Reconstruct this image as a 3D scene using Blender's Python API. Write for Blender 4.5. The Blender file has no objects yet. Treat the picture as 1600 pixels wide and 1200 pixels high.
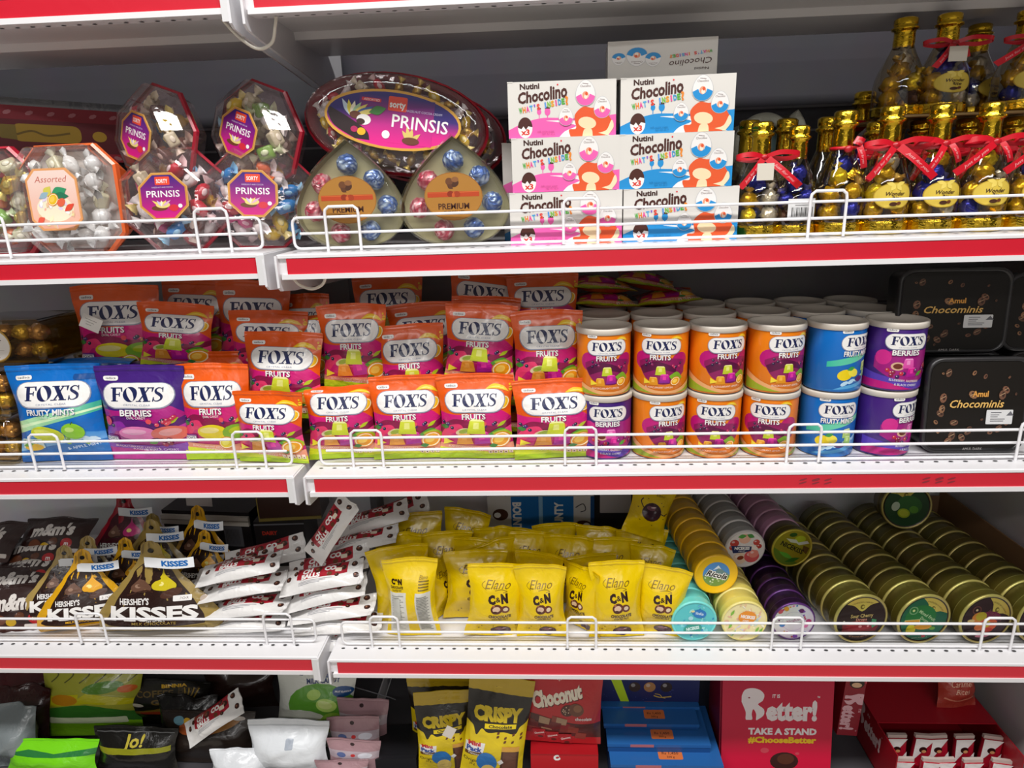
import bpy, math, random
from mathutils import Vector, Matrix, noise as mnoise
from mathutils.geometry import tessellate_polygon
PI = math.pi
scene = bpy.context.scene
COL = scene.collection

# ------------------------------------------------------------------ camera
FPX, PITCH, YAW, ROLL = 1040.0, 0.2862, -0.0572, -0.0332
CAM = Vector((0.3335, -0.8884, 0.7534))
_f = Vector((math.sin(YAW)*math.cos(PITCH), math.cos(YAW)*math.cos(PITCH), -math.sin(PITCH)))
_r0 = Vector((math.cos(YAW), -math.sin(YAW), 0)); _u0 = _r0.cross(_f)
_r = _r0*math.cos(ROLL) + _u0*math.sin(ROLL)
_u = -_r0*math.sin(ROLL) + _u0*math.cos(ROLL)
cam_d = bpy.data.cameras.new('camera'); cam = bpy.data.objects.new('camera', cam_d); COL.objects.link(cam)
cam_d.sensor_fit = 'HORIZONTAL'; cam_d.sensor_width = 36.0; cam_d.lens = 36.0*FPX/1600
cam_d.clip_start = .02
cam.matrix_world = Matrix(((_r.x, _u.x, -_f.x, CAM.x), (_r.y, _u.y, -_f.y, CAM.y), (_r.z, _u.z, -_f.z, CAM.z), (0, 0, 0, 1)))
scene.camera = cam

# ------------------------------------------------------------------ world, lamps, exposure
scene.view_settings.view_transform = 'Standard'
scene.view_settings.look = 'None'
scene.view_settings.gamma = 1
scene.view_settings.exposure = 0.0
world = bpy.data.worlds.new('world'); scene.world = world; world.use_nodes = True
world.node_tree.nodes['Background'].inputs[0].default_value = (1.0, .97, .95, 1)
world.node_tree.nodes['Background'].inputs[1].default_value = 0.06
def ceiling_tube(x, y, z, lx, ly, power):
    l = bpy.data.lights.new('ceiling_light', 'AREA'); l.shape = 'RECTANGLE'; l.size = lx; l.size_y = ly; l.energy = power
    l.color = (1.0, .98, .96)
    o = bpy.data.objects.new('ceiling_light', l); o.location = (x, y, z); COL.objects.link(o)
    return o
ceiling_tube(0.3, -.95, 2.15, 3.0, .22, 68)      # fluorescent row over the aisle
ceiling_tube(0.3, -2.6, 2.15, 3.0, .22, 30)      # next row further back
ceiling_tube(0.3, -5.2, 2.15, 4.0, .3, 62)      # and one more down the shop
scene.cycles.max_bounces = 10
scene.cycles.transparent_max_bounces = 24
scene.cycles.caustics_reflective = False
scene.cycles.caustics_refractive = False

# ------------------------------------------------------------------ helpers: pixel of the photo -> point of the place
def aty(px, py, Y):
    q = _f + _r*((px-800)/FPX) - _u*((py-600)/FPX)
    return CAM + q*((Y-CAM.y)/q.y)
def atz(px, py, Z):
    q = _f + _r*((px-800)/FPX) - _u*((py-600)/FPX)
    return CAM + q*((Z-CAM.z)/q.z)

def lin(c):
    return tuple((x/12.92 if x <= .04045 else ((x+.055)/1.055)**2.4) for x in c)
_cc = {}
def C(h):
    if h not in _cc:
        _cc[h] = lin(tuple(int(h[i:i+2], 16)/255 for i in (0, 2, 4)))
    return _cc[h]
def mixc(a, b, t):
    t = min(1, max(0, t))
    return tuple(a[i]+(b[i]-a[i])*t for i in range(3))
def sstep(a, b, x):
    t = min(1, max(0, (x-a)/(b-a))); return t*t*(3-2*t)

# ------------------------------------------------------------------ materials
MATS = {}
def mat(name, rough=.4, metal=0., spec=.5, coat=0., bump=0., bscale=60., color=None, trans=None, dirt=0., bdist=.004):
    if name in MATS: return MATS[name]
    m = bpy.data.materials.new(name); m.use_nodes = True; nt = m.node_tree; b = nt.nodes['Principled BSDF']
    b.inputs['Roughness'].default_value = rough; b.inputs['Metallic'].default_value = metal
    b.inputs['Specular IOR Level'].default_value = spec
    b.inputs['Coat Weight'].default_value = coat; b.inputs['Coat Roughness'].default_value = .12
    src = None
    if color: b.inputs['Base Color'].default_value = (*C(color), 1)
    else:
        a = nt.nodes.new('ShaderNodeVertexColor'); a.layer_name = 'Col'; src = a.outputs['Color']
        nt.links.new(src, b.inputs['Base Color'])
    if dirt:
        tc = nt.nodes.new('ShaderNodeTexCoord'); n = nt.nodes.new('ShaderNodeTexNoise'); n.inputs['Scale'].default_value = 14; n.inputs['Detail'].default_value = 5
        nt.links.new(tc.outputs['Object'], n.inputs['Vector'])
        mx = nt.nodes.new('ShaderNodeMix'); mx.data_type = 'RGBA'; mx.blend_type = 'MULTIPLY'; mx.inputs[0].default_value = dirt
        if src: nt.links.new(src, mx.inputs[6])
        else: mx.inputs[6].default_value = (*C(color), 1)
        nt.links.new(n.outputs['Color'], mx.inputs[7]); nt.links.new(mx.outputs[2], b.inputs['Base Color'])
    if bump:
        tc = nt.nodes.new('ShaderNodeTexCoord'); n = nt.nodes.new('ShaderNodeTexNoise'); n.inputs['Scale'].default_value = bscale; n.inputs['Detail'].default_value = 3
        n.inputs['Distortion'].default_value = .6
        nt.links.new(tc.outputs['Object'], n.inputs['Vector'])
        bp = nt.nodes.new('ShaderNodeBump'); bp.inputs['Strength'].default_value = bump; bp.inputs['Distance'].default_value = bdist
        nt.links.new(n.outputs['Fac'], bp.inputs['Height']); nt.links.new(bp.outputs['Normal'], b.inputs['Normal'])
    MATS[name] = m; return m
def clearmat(name, tint='ffffff', refl=1.0, rough=.04, body=0., bodycol='ffffff'):
    """thin clear plastic: see-through film with Fresnel reflections, optionally a little milky"""
    m = bpy.data.materials.new(name); m.use_nodes = True; nt = m.node_tree; nt.nodes.clear()
    out = nt.nodes.new('ShaderNodeOutputMaterial'); t = nt.nodes.new('ShaderNodeBsdfTransparent'); t.inputs[0].default_value = (*C(tint), 1)
    g = nt.nodes.new('ShaderNodeBsdfGlossy'); g.inputs['Roughness'].default_value = rough
    ge = nt.nodes.new('ShaderNodeNewGeometry'); dt = nt.nodes.new('ShaderNodeVectorMath'); dt.operation = 'DOT_PRODUCT'
    nt.links.new(ge.outputs['Normal'], dt.inputs[0]); nt.links.new(ge.outputs['Incoming'], dt.inputs[1])
    def mth(op, a, b):
        n = nt.nodes.new('ShaderNodeMath'); n.operation = op
        for i, q in enumerate((a, b)):
            if q is None: continue
            if isinstance(q, float): n.inputs[i].default_value = q
            else: nt.links.new(q, n.inputs[i])
        return n
    ab = mth('ABSOLUTE', dt.outputs['Value'], None); om = mth('SUBTRACT', 1.0, ab.outputs[0]); pw = mth('POWER', om.outputs[0], 4.0)
    sc_ = mth('MULTIPLY', pw.outputs[0], .93); mu0 = mth('ADD', sc_.outputs[0], .07); mu = mth('MULTIPLY', mu0.outputs[0], refl); mu.use_clamp = True
    tc = nt.nodes.new('ShaderNodeTexCoord'); n = nt.nodes.new('ShaderNodeTexNoise'); n.inputs['Scale'].default_value = 38
    nt.links.new(tc.outputs['Object'], n.inputs['Vector'])
    bp = nt.nodes.new('ShaderNodeBump'); bp.inputs['Strength'].default_value = .25; bp.inputs['Distance'].default_value = .003
    nt.links.new(n.outputs['Fac'], bp.inputs['Height']); nt.links.new(bp.outputs['Normal'], g.inputs['Normal'])
    base = t
    if body:
        d = nt.nodes.new('ShaderNodeBsdfDiffuse'); d.inputs[0].default_value = (*C(bodycol), 1)
        m0 = nt.nodes.new('ShaderNodeMixShader'); m0.inputs[0].default_value = body
        nt.links.new(t.outputs[0], m0.inputs[1]); nt.links.new(d.outputs[0], m0.inputs[2]); base = m0
    mx = nt.nodes.new('ShaderNodeMixShader')
    nt.links.new(mu.outputs[0], mx.inputs[0]); nt.links.new(base.outputs[0], mx.inputs[1]); nt.links.new(g.outputs[0], mx.inputs[2])
    nt.links.new(mx.outputs[0], out.inputs[0]); MATS[name] = m; return m
mat('film', .28, 0, .5, .45, .75, 32)             # printed plastic film
mat('shiny_film', .24, 0, .5, .3, .6, 40)
mat('card', .42, 0, .4, .15)
mat('matte', .7, 0, .3)
mat('plastic', .3, 0, .5, .2)
mat('label', .45, 0, .4)
mat('gold', .16, 1., .5, 0, .5, 120, bdist=.002)
mat('foil', .24, .55, .5, 0, .6, 90, bdist=.003)
mat('glitter', .3, .35, .6, .2, .4, 200, bdist=.001)
mat('tin', .33, .45, .5, .1, dirt=.5)
mat('tin_edge', .25, .8, .5)
mat('enamel', .38, 0, .5, .15)                   # white powder-coated steel
mat('shaded_enamel', .5, 0, .4, color='4a484c')  # shelf steel with the bottom deck's shade painted into its colour
mat('vinyl', .33, 0, .5, .25, .15, 25)           # red price strip
mat('wall', .6, 0, .3, dirt=.25)
mat('lid', .45, 0, .5, .1)
mat('wire', .35, 0, .5, .2)
mat('fluff', .95, 0, .1, 0, .8, 150)
clearmat('clear', 'ffffff', 1.1, .05, .05, 'f6f2f0')
clearmat('clear_pink', 'fcf6f7', 1.1, .05, .035, 'f0dcde')
clearmat('clear_smoke', 'fbfaf6', 1.0)
clearmat('clear_gold', 'f6eeda', 1.2)
clearmat('milky', 'ffffff', 1.0, .12, .35, 'e8e4de')

# ------------------------------------------------------------------ mesh collector
class MB:
    def __init__(s): s.v = []; s.f = []; s.c = []; s.m = []; s.sm = []; s.xf = None
    def add(s, verts, faces, col, m=0, smooth=True):
        n = len(s.v)
        if s.xf is not None: verts = [s.xf @ Vector(p) for p in verts]
        s.v += [tuple(p) for p in verts]
        if isinstance(col, list): s.c += col
        else: s.c += [col]*len(verts)
        for f in faces: s.f.append(tuple(i+n for i in f)); s.m.append(m); s.sm.append(smooth)
    def box(s, x0, y0, z0, x1, y1, z1, col, m=0):
        v = [(x0,y0,z0),(x1,y0,z0),(x1,y1,z0),(x0,y1,z0),(x0,y0,z1),(x1,y0,z1),(x1,y1,z1),(x0,y1,z1)]
        s.add(v, [(0,3,2,1),(4,5,6,7),(0,1,5,4),(1,2,6,5),(2,3,7,6),(3,0,4,7)], col, m, False)
    def rbox(s, x0, y0, z0, x1, y1, z1, r, col, m=0, n=2):
        """box with rounded vertical-profile edges: superellipse-like shell built from stacked rounded rectangles"""
        lv = []
        for i in range(n+1):
            a = PI/2*i/n; lv.append((z0+r-r*math.cos(a), r-r*math.sin(a)))
        lv = lv + [(z1-(z-z0), o) for z, o in reversed(lv)]
        k = 0; rings = []
        for z, o in lv: rings.append([(x, y, z) for x, y in rrect_pts(x0+o, y0+o, x1-o, y1-o, max(r*1.2-o, .0004), 3)])
        s.loft(rings, col, m, cap=True)
    def loft(s, rings, col, m=0, cap=False, closed=True, smooth=True, capcol=None):
        n = len(rings[0]); v = [p for r in rings for p in r]; f = []
        for i in range(len(rings)-1):
            for j in range(n if closed else n-1):
                a = i*n+j; b = i*n+(j+1) % n; f.append((a, b, b+n, a+n))
        cc = col
        if callable(col): cc = [col(i, j) for i in range(len(rings)) for j in range(n)]
        s.add(v, f, cc, m, smooth)
        if cap:
            c0 = col(0, 0) if callable(col) else col
            s.add(rings[0], [tuple(range(n-1, -1, -1))], capcol or c0, m, False); s.add(rings[-1], [tuple(range(n))], capcol or c0, m, False)
    def lathe(s, prof, col, m=0, n=28, axis='z', a0=0., a1=2*PI, smooth=True):
        """prof: [(radius, height)]; colours may be a list per profile point"""
        full = abs(a1-a0-2*PI) < 1e-6; k = n if full else n+1; rings = []
        for r, h in prof:
            ring = []
            for j in range(k):
                a = a0+(a1-a0)*j/n; x, y = r*math.cos(a), r*math.sin(a)
                ring.append((x, y, h) if axis == 'z' else (x, h, y) if axis == 'y' else (h, x, y))
            rings.append(ring)
        c = col if not isinstance(col, list) else (lambda i, j: col[i])
        s.loft(rings, c, m, False, full, smooth)
    def tube(s, pts, r, col, m=0, n=6, closed=False):
        pts = [Vector(p) for p in pts]; N = len(pts); rings = []
        up = Vector((0, 0, 1)); prev = None
        for i in range(N):
            a = pts[(i-1) % N] if (closed or i > 0) else pts[0]; b = pts[(i+1) % N] if (closed or i < N-1) else pts[-1]
            t = (b-a).normalized()
            if prev is None:
                q = t.cross(Vector((.31, .52, .8)) if abs(t.z) > .9 else up).normalized()
            else: q = (prev - t*prev.dot(t)).normalized()
            prev = q; w = t.cross(q); rr = r[i] if isinstance(r, (list, tuple)) else r
            rings.append([tuple(pts[i]+q*(rr*math.cos(2*PI*k/n))+w*(rr*math.sin(2*PI*k/n))) for k in range(n)])
        if closed: rings.append(rings[0])
        s.loft(rings, col, m, not closed)
    def grid(s, fn, nu, nv, col, m=0, smooth=True, flip=False, tri=False):
        v = [fn(i/nu, j/nv) for j in range(nv+1) for i in range(nu+1)]
        cc = [col(i/nu, j/nv) for j in range(nv+1) for i in range(nu+1)] if callable(col) else col
        f = []
        for j in range(nv):
            for i in range(nu):
                a = j*(nu+1)+i; q = (a, a+1, a+nu+2, a+nu+1)
                for t in (((q[0], q[1], q[2]), (q[0], q[2], q[3])) if tri else (q,)): f.append(t[::-1] if flip else t)
        s.add(v, f, cc, m, smooth)
    def sph(s, c, rx, ry, rz, col, m=0, nu=12, nv=8, rot=None, bump=0., seed=0):
        R = rot or Matrix.Identity(3); v = []; f = []
        for j in range(nv+1):
            t = PI*j/nv
            for i in range(nu):
                a = 2*PI*i/nu; p = Vector((math.sin(t)*math.cos(a), math.sin(t)*math.sin(a), math.cos(t)))
                k = 1+bump*mnoise.noise(p*2.3+Vector((seed*3.1, seed*1.7, seed))) if bump else 1
                v.append(Vector(c)+R @ Vector((p.x*rx*k, p.y*ry*k, p.z*rz*k)))
        for j in range(nv):
            for i in range(nu):
                a = j*nu+i; b = j*nu+(i+1) % nu; f.append((a, a+nu, b+nu, b))
        cc = [col(p) for p in v] if callable(col) else col
        s.add(v, f, cc, m)
    def mesh(s, name, mats):
        me = bpy.data.meshes.new(name); me.from_pydata(s.v, [], s.f)
        for k in mats: me.materials.append(MATS[k])
        me.polygons.foreach_set('material_index', s.m); me.polygons.foreach_set('use_smooth', s.sm)
        ca = me.color_attributes.new('Col', 'FLOAT_COLOR', 'POINT')
        ca.data.foreach_set('color', [x for c in s.c for x in (c[0], c[1], c[2], 1.0)])
        me.update(); return me
    def build(s, name, mats, parent=None):
        if isinstance(mats, str): mats = [mats]
        o = bpy.data.objects.new(name, s.mesh(name, mats)); COL.objects.link(o)
        if parent is not None: o.parent = parent
        return o

def rrect_pts(x0, y0, x1, y1, r, n=4):
    p = []
    for cx, cy, a in ((x1-r, y0+r, -PI/2), (x1-r, y1-r, 0), (x0+r, y1-r, PI/2), (x0+r, y0+r, PI)):
        for i in range(n+1):
            t = a+PI/2*i/n; p.append((cx+r*math.cos(t), cy+r*math.sin(t)))
    return p

# ------------------------------------------------------------------ things, parts, copies
def tag(o, label=None, cat=None, group=None, kind=None):
    if label: o['label'] = label
    if cat: o['category'] = cat
    if group: o['group'] = group
    if kind: o['kind'] = kind
    return o
def thing(name, label=None, cat=None, group=None):
    o = bpy.data.objects.new(name, None); o.empty_display_size = .02; COL.objects.link(o)
    return tag(o, label, cat, group)
KIDS = {}
def kids(o):
    return o.children
USED = set()
def copy_tree(o, parent=None):
    c = o.copy(); COL.objects.link(c)
    if parent is not None: c.parent = parent
    for ch in kids(o): copy_tree(ch, c)
    return c
def inst(proto, label, cat=None, group=None):
    """the first use takes the object itself, every later one a copy of it and of its parts"""
    if proto.name in USED: o = copy_tree(proto)
    else: o = proto; USED.add(proto.name)
    tag(o, label, cat, group); return o
def put(o, loc, rx=0., ry=0., rz=0., s=1.0):
    o.location = loc; o.rotation_mode = 'XYZ'; o.rotation_euler = (rx, ry, rz)
    o.scale = (s, s, s) if not isinstance(s, (tuple, list)) else s
    return o

# ------------------------------------------------------------------ flat printed artwork, wrapped onto surfaces as thin ink layers
_tcache = {}
def text_tris(s, bold=0., shear=0.):
    k = (s, bold, shear)
    if k in _tcache: return _tcache[k]
    cu = bpy.data.curves.new('lettering', 'FONT'); cu.body = s; cu.offset = bold; cu.shear = shear; cu.resolution_u = 2; cu.size = 1.0
    cu.align_x = 'CENTER'
    o = bpy.data.objects.new('lettering', cu); COL.objects.link(o)
    bpy.context.view_layer.update()
    me = o.to_mesh(); me.calc_loop_triangles()
    v = [(p.co.x, p.co.y) for p in me.vertices]; t = [tuple(x.vertices) for x in me.loop_triangles]
    o.to_mesh_clear(); bpy.data.objects.remove(o); bpy.data.curves.remove(cu)
    xs = [p[0] for p in v] or [0]; cx = (min(xs)+max(xs))/2
    v = [((x-cx)/.70, y/.70) for x, y in v]
    _tcache[k] = (v, t, (max(xs)-min(xs))/.70); return _tcache[k]
def split(poly, ax, val):
    lo, hi = [], []; n = len(poly)
    for i in range(n):
        a, b = poly[i], poly[(i+1) % n]; da, db = a[ax]-val, b[ax]-val
        if da <= 0: lo.append(a)
        if da >= 0: hi.append(a)
        if da*db < 0:
            t = da/(da-db); p = (a[0]+(b[0]-a[0])*t, a[1]+(b[1]-a[1])*t); lo.append(p); hi.append(p)
    return lo if len(lo) > 2 else None, hi if len(hi) > 2 else None
class Art:
    """shapes in the label's own metres: x right, y up"""
    def __init__(s): s.e = []
    def tri(s, v, t, col, clip=None): s.e.append((v, t, col, clip)); return s
    def poly(s, pts, col, clip=None):
        pts = [(float(a), float(b)) for a, b in pts]
        t = tessellate_polygon([[Vector((a, b, 0)) for a, b in pts]]); return s.tri(pts, [tuple(x) for x in t], col, clip)
    def rect(s, x0, y0, x1, y1, col): return s.poly([(x0, y0), (x1, y0), (x1, y1), (x0, y1)], col)
    def rr(s, x0, y0, x1, y1, r, col): return s.poly(rrect_pts(x0, y0, x1, y1, r), col)
    def ell(s, cx, cy, rx, ry, col, rot=0., n=18, a0=0., a1=2*PI):
        c, d = math.cos(rot), math.sin(rot); p = []
        m = n if abs(a1-a0-2*PI) < 1e-6 else n+1
        for i in range(m):
            a = a0+(a1-a0)*i/n; x, y = rx*math.cos(a), ry*math.sin(a); p.append((cx+x*c-y*d, cy+x*d+y*c))
        return s.poly(p, col)
    def ring(s, cx, cy, rx, ry, w, col, n=22, a0=0., a1=2*PI, rot=0.):
        v = []; t = []; c, d = math.cos(rot), math.sin(rot)
        for i in range(n+1):
            a = a0+(a1-a0)*i/n
            for k in (0, w):
                x, y = (rx-k)*math.cos(a), (ry-k)*math.sin(a); v.append((cx+x*c-y*d, cy+x*d+y*c))
        for i in range(n): t += [(2*i, 2*i+2, 2*i+1), (2*i+1, 2*i+2, 2*i+3)]
        return s.tri(v, t, col)
    def st(s, pts, w, col):
        v = []; t = []; N = len(pts)
        for i, p in enumerate(pts):
            a = pts[max(0, i-1)]; b = pts[min(N-1, i+1)]; dx, dy = b[0]-a[0], b[1]-a[1]; l = math.hypot(dx, dy) or 1
            ww = (w[i] if isinstance(w, (list, tuple)) else w)/2
            v += [(p[0]-dy/l*ww, p[1]+dx/l*ww), (p[0]+dy/l*ww, p[1]-dx/l*ww)]
        for i in range(N-1): t += [(2*i, 2*i+1, 2*i+2), (2*i+1, 2*i+3, 2*i+2)]
        return s.tri(v, t, col)
    def tx(s, txt, cx, cy, h, col, w=None, bold=0.02, sh=0., rot=0., arc=0., shadow=None, fan=0.):
        """text centred on (cx, cy), capitals h high, squeezed or stretched to width w"""
        v, t, W = text_tris(txt, bold, sh); sx = h if not w else w/max(W, 1e-6)
        c, d = math.cos(rot), math.sin(rot); o = []
        for x, y in v:
            x *= sx; y = (y-.5)*h
            if fan: y *= 1+fan*x/(W*sx/2)
            y += arc*((2*x/(W*sx))**2) if arc else 0
            o.append((cx+x*c-y*d, cy+x*d+y*c))
        if shadow: s.tri([(x+h*.06, y-h*.07) for x, y in o], t, shadow)
        return s.tri(o, t, col)
    def curve(s, pts, w, col, n=6):
        return s.st(cr(pts, n), w, col)
    def put(s, other, dx=0., dy=0., sc=1., rot=0., sx=None):
        c, d = math.cos(rot), math.sin(rot); kx = sx or sc
        for v, t, col, clip in other.e:
            vv = [(dx+(x*kx)*c-(y*sc)*d, dy+(x*kx)*d+(y*sc)*c) for x, y in v]
            cc = col
            if callable(col):
                def cc(x, y, col=col):
                    X, Y = x-dx, y-dy; return col((X*c+Y*d)/kx, (-X*d+Y*c)/sc)
            s.e.append((vv, t, cc, clip))
        return s
    def emit(s, mb, fmap, bounds, nx=1, ny=1, m=0, h0=.0001, dh=.00002, grid=False):
        x0, y0, x1, y1 = bounds
        if grid:                                   # follow the flat triangles of the body mesh exactly
            P = [[(Vector(fmap(x0+(x1-x0)*i/nx, y0+(y1-y0)*j/ny, 0)), Vector(fmap(x0+(x1-x0)*i/nx, y0+(y1-y0)*j/ny, .001))) for j in range(ny+1)] for i in range(nx+1)]
            def fmap(x, y, h):
                fx = min(max((x-x0)/(x1-x0)*nx, 0), nx-1e-9); fy = min(max((y-y0)/(y1-y0)*ny, 0), ny-1e-9); i, j = int(fx), int(fy); fx -= i; fy -= j
                a, b, c, d = P[i][j], P[i+1][j], P[i+1][j+1], P[i][j+1]
                q = [a[k]+(b[k]-a[k])*fx+(c[k]-b[k])*fy if fx >= fy else a[k]+(d[k]-a[k])*fy+(c[k]-d[k])*fx for k in (0, 1)]
                return tuple(q[0]+(q[1]-q[0])*(h/.001))
            kx, ky = nx/(x1-x0), ny/(y1-y0)
        xs = [x0+(x1-x0)*i/nx for i in range(nx+1)]; ys = [y0+(y1-y0)*i/ny for i in range(ny+1)]
        for li, (v, t, col, clip) in enumerate(s.e):
            h = h0+dh*li; vs = []; fs = []; idx = {}
            for tr in t:
                pl = [v[i] for i in tr]
                ar = (pl[1][0]-pl[0][0])*(pl[2][1]-pl[0][1])-(pl[2][0]-pl[0][0])*(pl[1][1]-pl[0][1])
                if ar < 0: pl = pl[::-1]
                if abs(ar) < 1e-12: continue
                work = [pl]
                for ax, cuts in ((0, xs), (1, ys)):
                    nxt = []
                    for p in work:
                        lo = min(q[ax] for q in p); hi = max(q[ax] for q in p); cur = p
                        if hi <= cuts[0] or lo >= cuts[-1]: continue
                        for ci, cv in enumerate(cuts):
                            if cv <= lo: continue
                            if cv >= hi: break
                            a, b = split(cur, ax, cv)
                            if a and ci > 0: nxt.append(a)
                            cur = b
                            if cur is None: break
                        if cur and min(q[ax] for q in cur) < cuts[-1]-1e-9: nxt.append(cur)
                    work = nxt
                if grid:
                    nxt = []
                    for p in work:                 # and along each cell's diagonal
                        gx = sum(q[0] for q in p)/len(p); gy = sum(q[1] for q in p)/len(p); k = math.floor((gx-x0)*kx)-math.floor((gy-y0)*ky)
                        sk = [((q[0]-x0)*kx-(q[1]-y0)*ky, q[1]) for q in p]
                        for r_ in split(sk, 0, k):
                            if r_: nxt.append([(x0+(t_+(b_-y0)*ky)/kx, b_) for t_, b_ in r_])
                    work = nxt
                for p in work:
                    f = []
                    for q in p:
                        k = (round(q[0], 6), round(q[1], 6))
                        if k not in idx: idx[k] = len(vs); vs.append(q)
                        if not f or f[-1] != idx[k]: f.append(idx[k])
                    if len(f) > 2 and len(set(f)) == len(f): fs.append(tuple(f))
            if not fs: continue
            cc = [col(*q) for q in vs] if callable(col) else col
            mb.add([fmap(q[0], q[1], h) for q in vs], fs, cc, m, True)
def cr(pts, n=6):
    """Catmull-Rom through the points"""
    P = [pts[0]]+list(pts)+[pts[-1]]; o = []
    for i in range(1, len(P)-2):
        for k in range(n):
            t = k/n; o.append(tuple(.5*((2*P[i][d])+(-P[i-1][d]+P[i+1][d])*t+(2*P[i-1][d]-5*P[i][d]+4*P[i+1][d]-P[i+2][d])*t*t+(-P[i-1][d]+3*P[i][d]-3*P[i+1][d]+P[i+2][d])*t**3) for d in range(len(pts[0]))))
    o.append(tuple(pts[-1])); return o
def vgrad(y0, y1, c0, c1):
    return lambda x, y: mixc(c0, c1, (y-y0)/(y1-y0))
def hgrad(x0, x1, c0, c1):
    return lambda x, y: mixc(c0, c1, (x-x0)/(x1-x0))

# flat and cylindrical mapping for prints
def face_map(o, ex, ey):
    o = Vector(o); ex = Vector(ex).normalized(); ey = Vector(ey).normalized(); nz = ex.cross(ey)
    return lambda x, y, h: tuple(o+ex*x+ey*y+nz*h)
def cyl_map(r):
    return lambda x, y, h: ((r+h)*math.sin(x/r), -(r+h)*math.cos(x/r), y)
# ================================================================== the setting and the shelving
XR0, XR1, XL1, XL0 = -.0277, 1.149, -.0464, -1.15
LV = {'T': (.9663, .968), 'A': (.6445, .6469), 'B': (.3222, .3224), 'C': (0., .005), 'D': (-.322, -.318)}
DECK = .033
def top(level, left=False): return LV[level][1 if left else 0]+DECK
WHITE, RED = C('e9e8ea'), C('d01e32')
mb = MB()
for za, zb_, c_ in ((-.75, -.03, '242226'), (-.03, .30, 'f0eef2'), (.30, .62, 'aca8ad'), (.62, 1.35, '413f45')):   # steel back panels, light and shade of each level painted in as its grey
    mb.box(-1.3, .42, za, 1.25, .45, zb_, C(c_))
for z in (.62, .835, .875, .30, .52, .2):           # seams between the back panels
    mb.box(-1.3, .4185, z, 1.25, .4201, z+.004, C('7d7a80'))
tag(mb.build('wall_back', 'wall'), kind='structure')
mb = MB(); mb.box(1.154, -.012, -.75, 1.172, .42, 1.35, C('bdb8ba')); tag(mb.build('wall_right', 'wall'), kind='structure')
mb = MB(); mb.box(-3.2, -6.5, -.78, 3.4, .45, -.75, C('b9b2a8')); tag(mb.build('floor', 'matte'), kind='structure')
mb = MB(); mb.box(-3.2, -6.55, -.75, 3.4, -6.5, 2.2, C('e6e2de')); tag(mb.build('wall_front', 'wall'), kind='structure')
mb = MB(); mb.box(-.043, .36, -.75, -.031, .4199, 1.35, C('5e5c62')); tag(mb.build('trim_1', 'enamel'), kind='structure')

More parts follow.
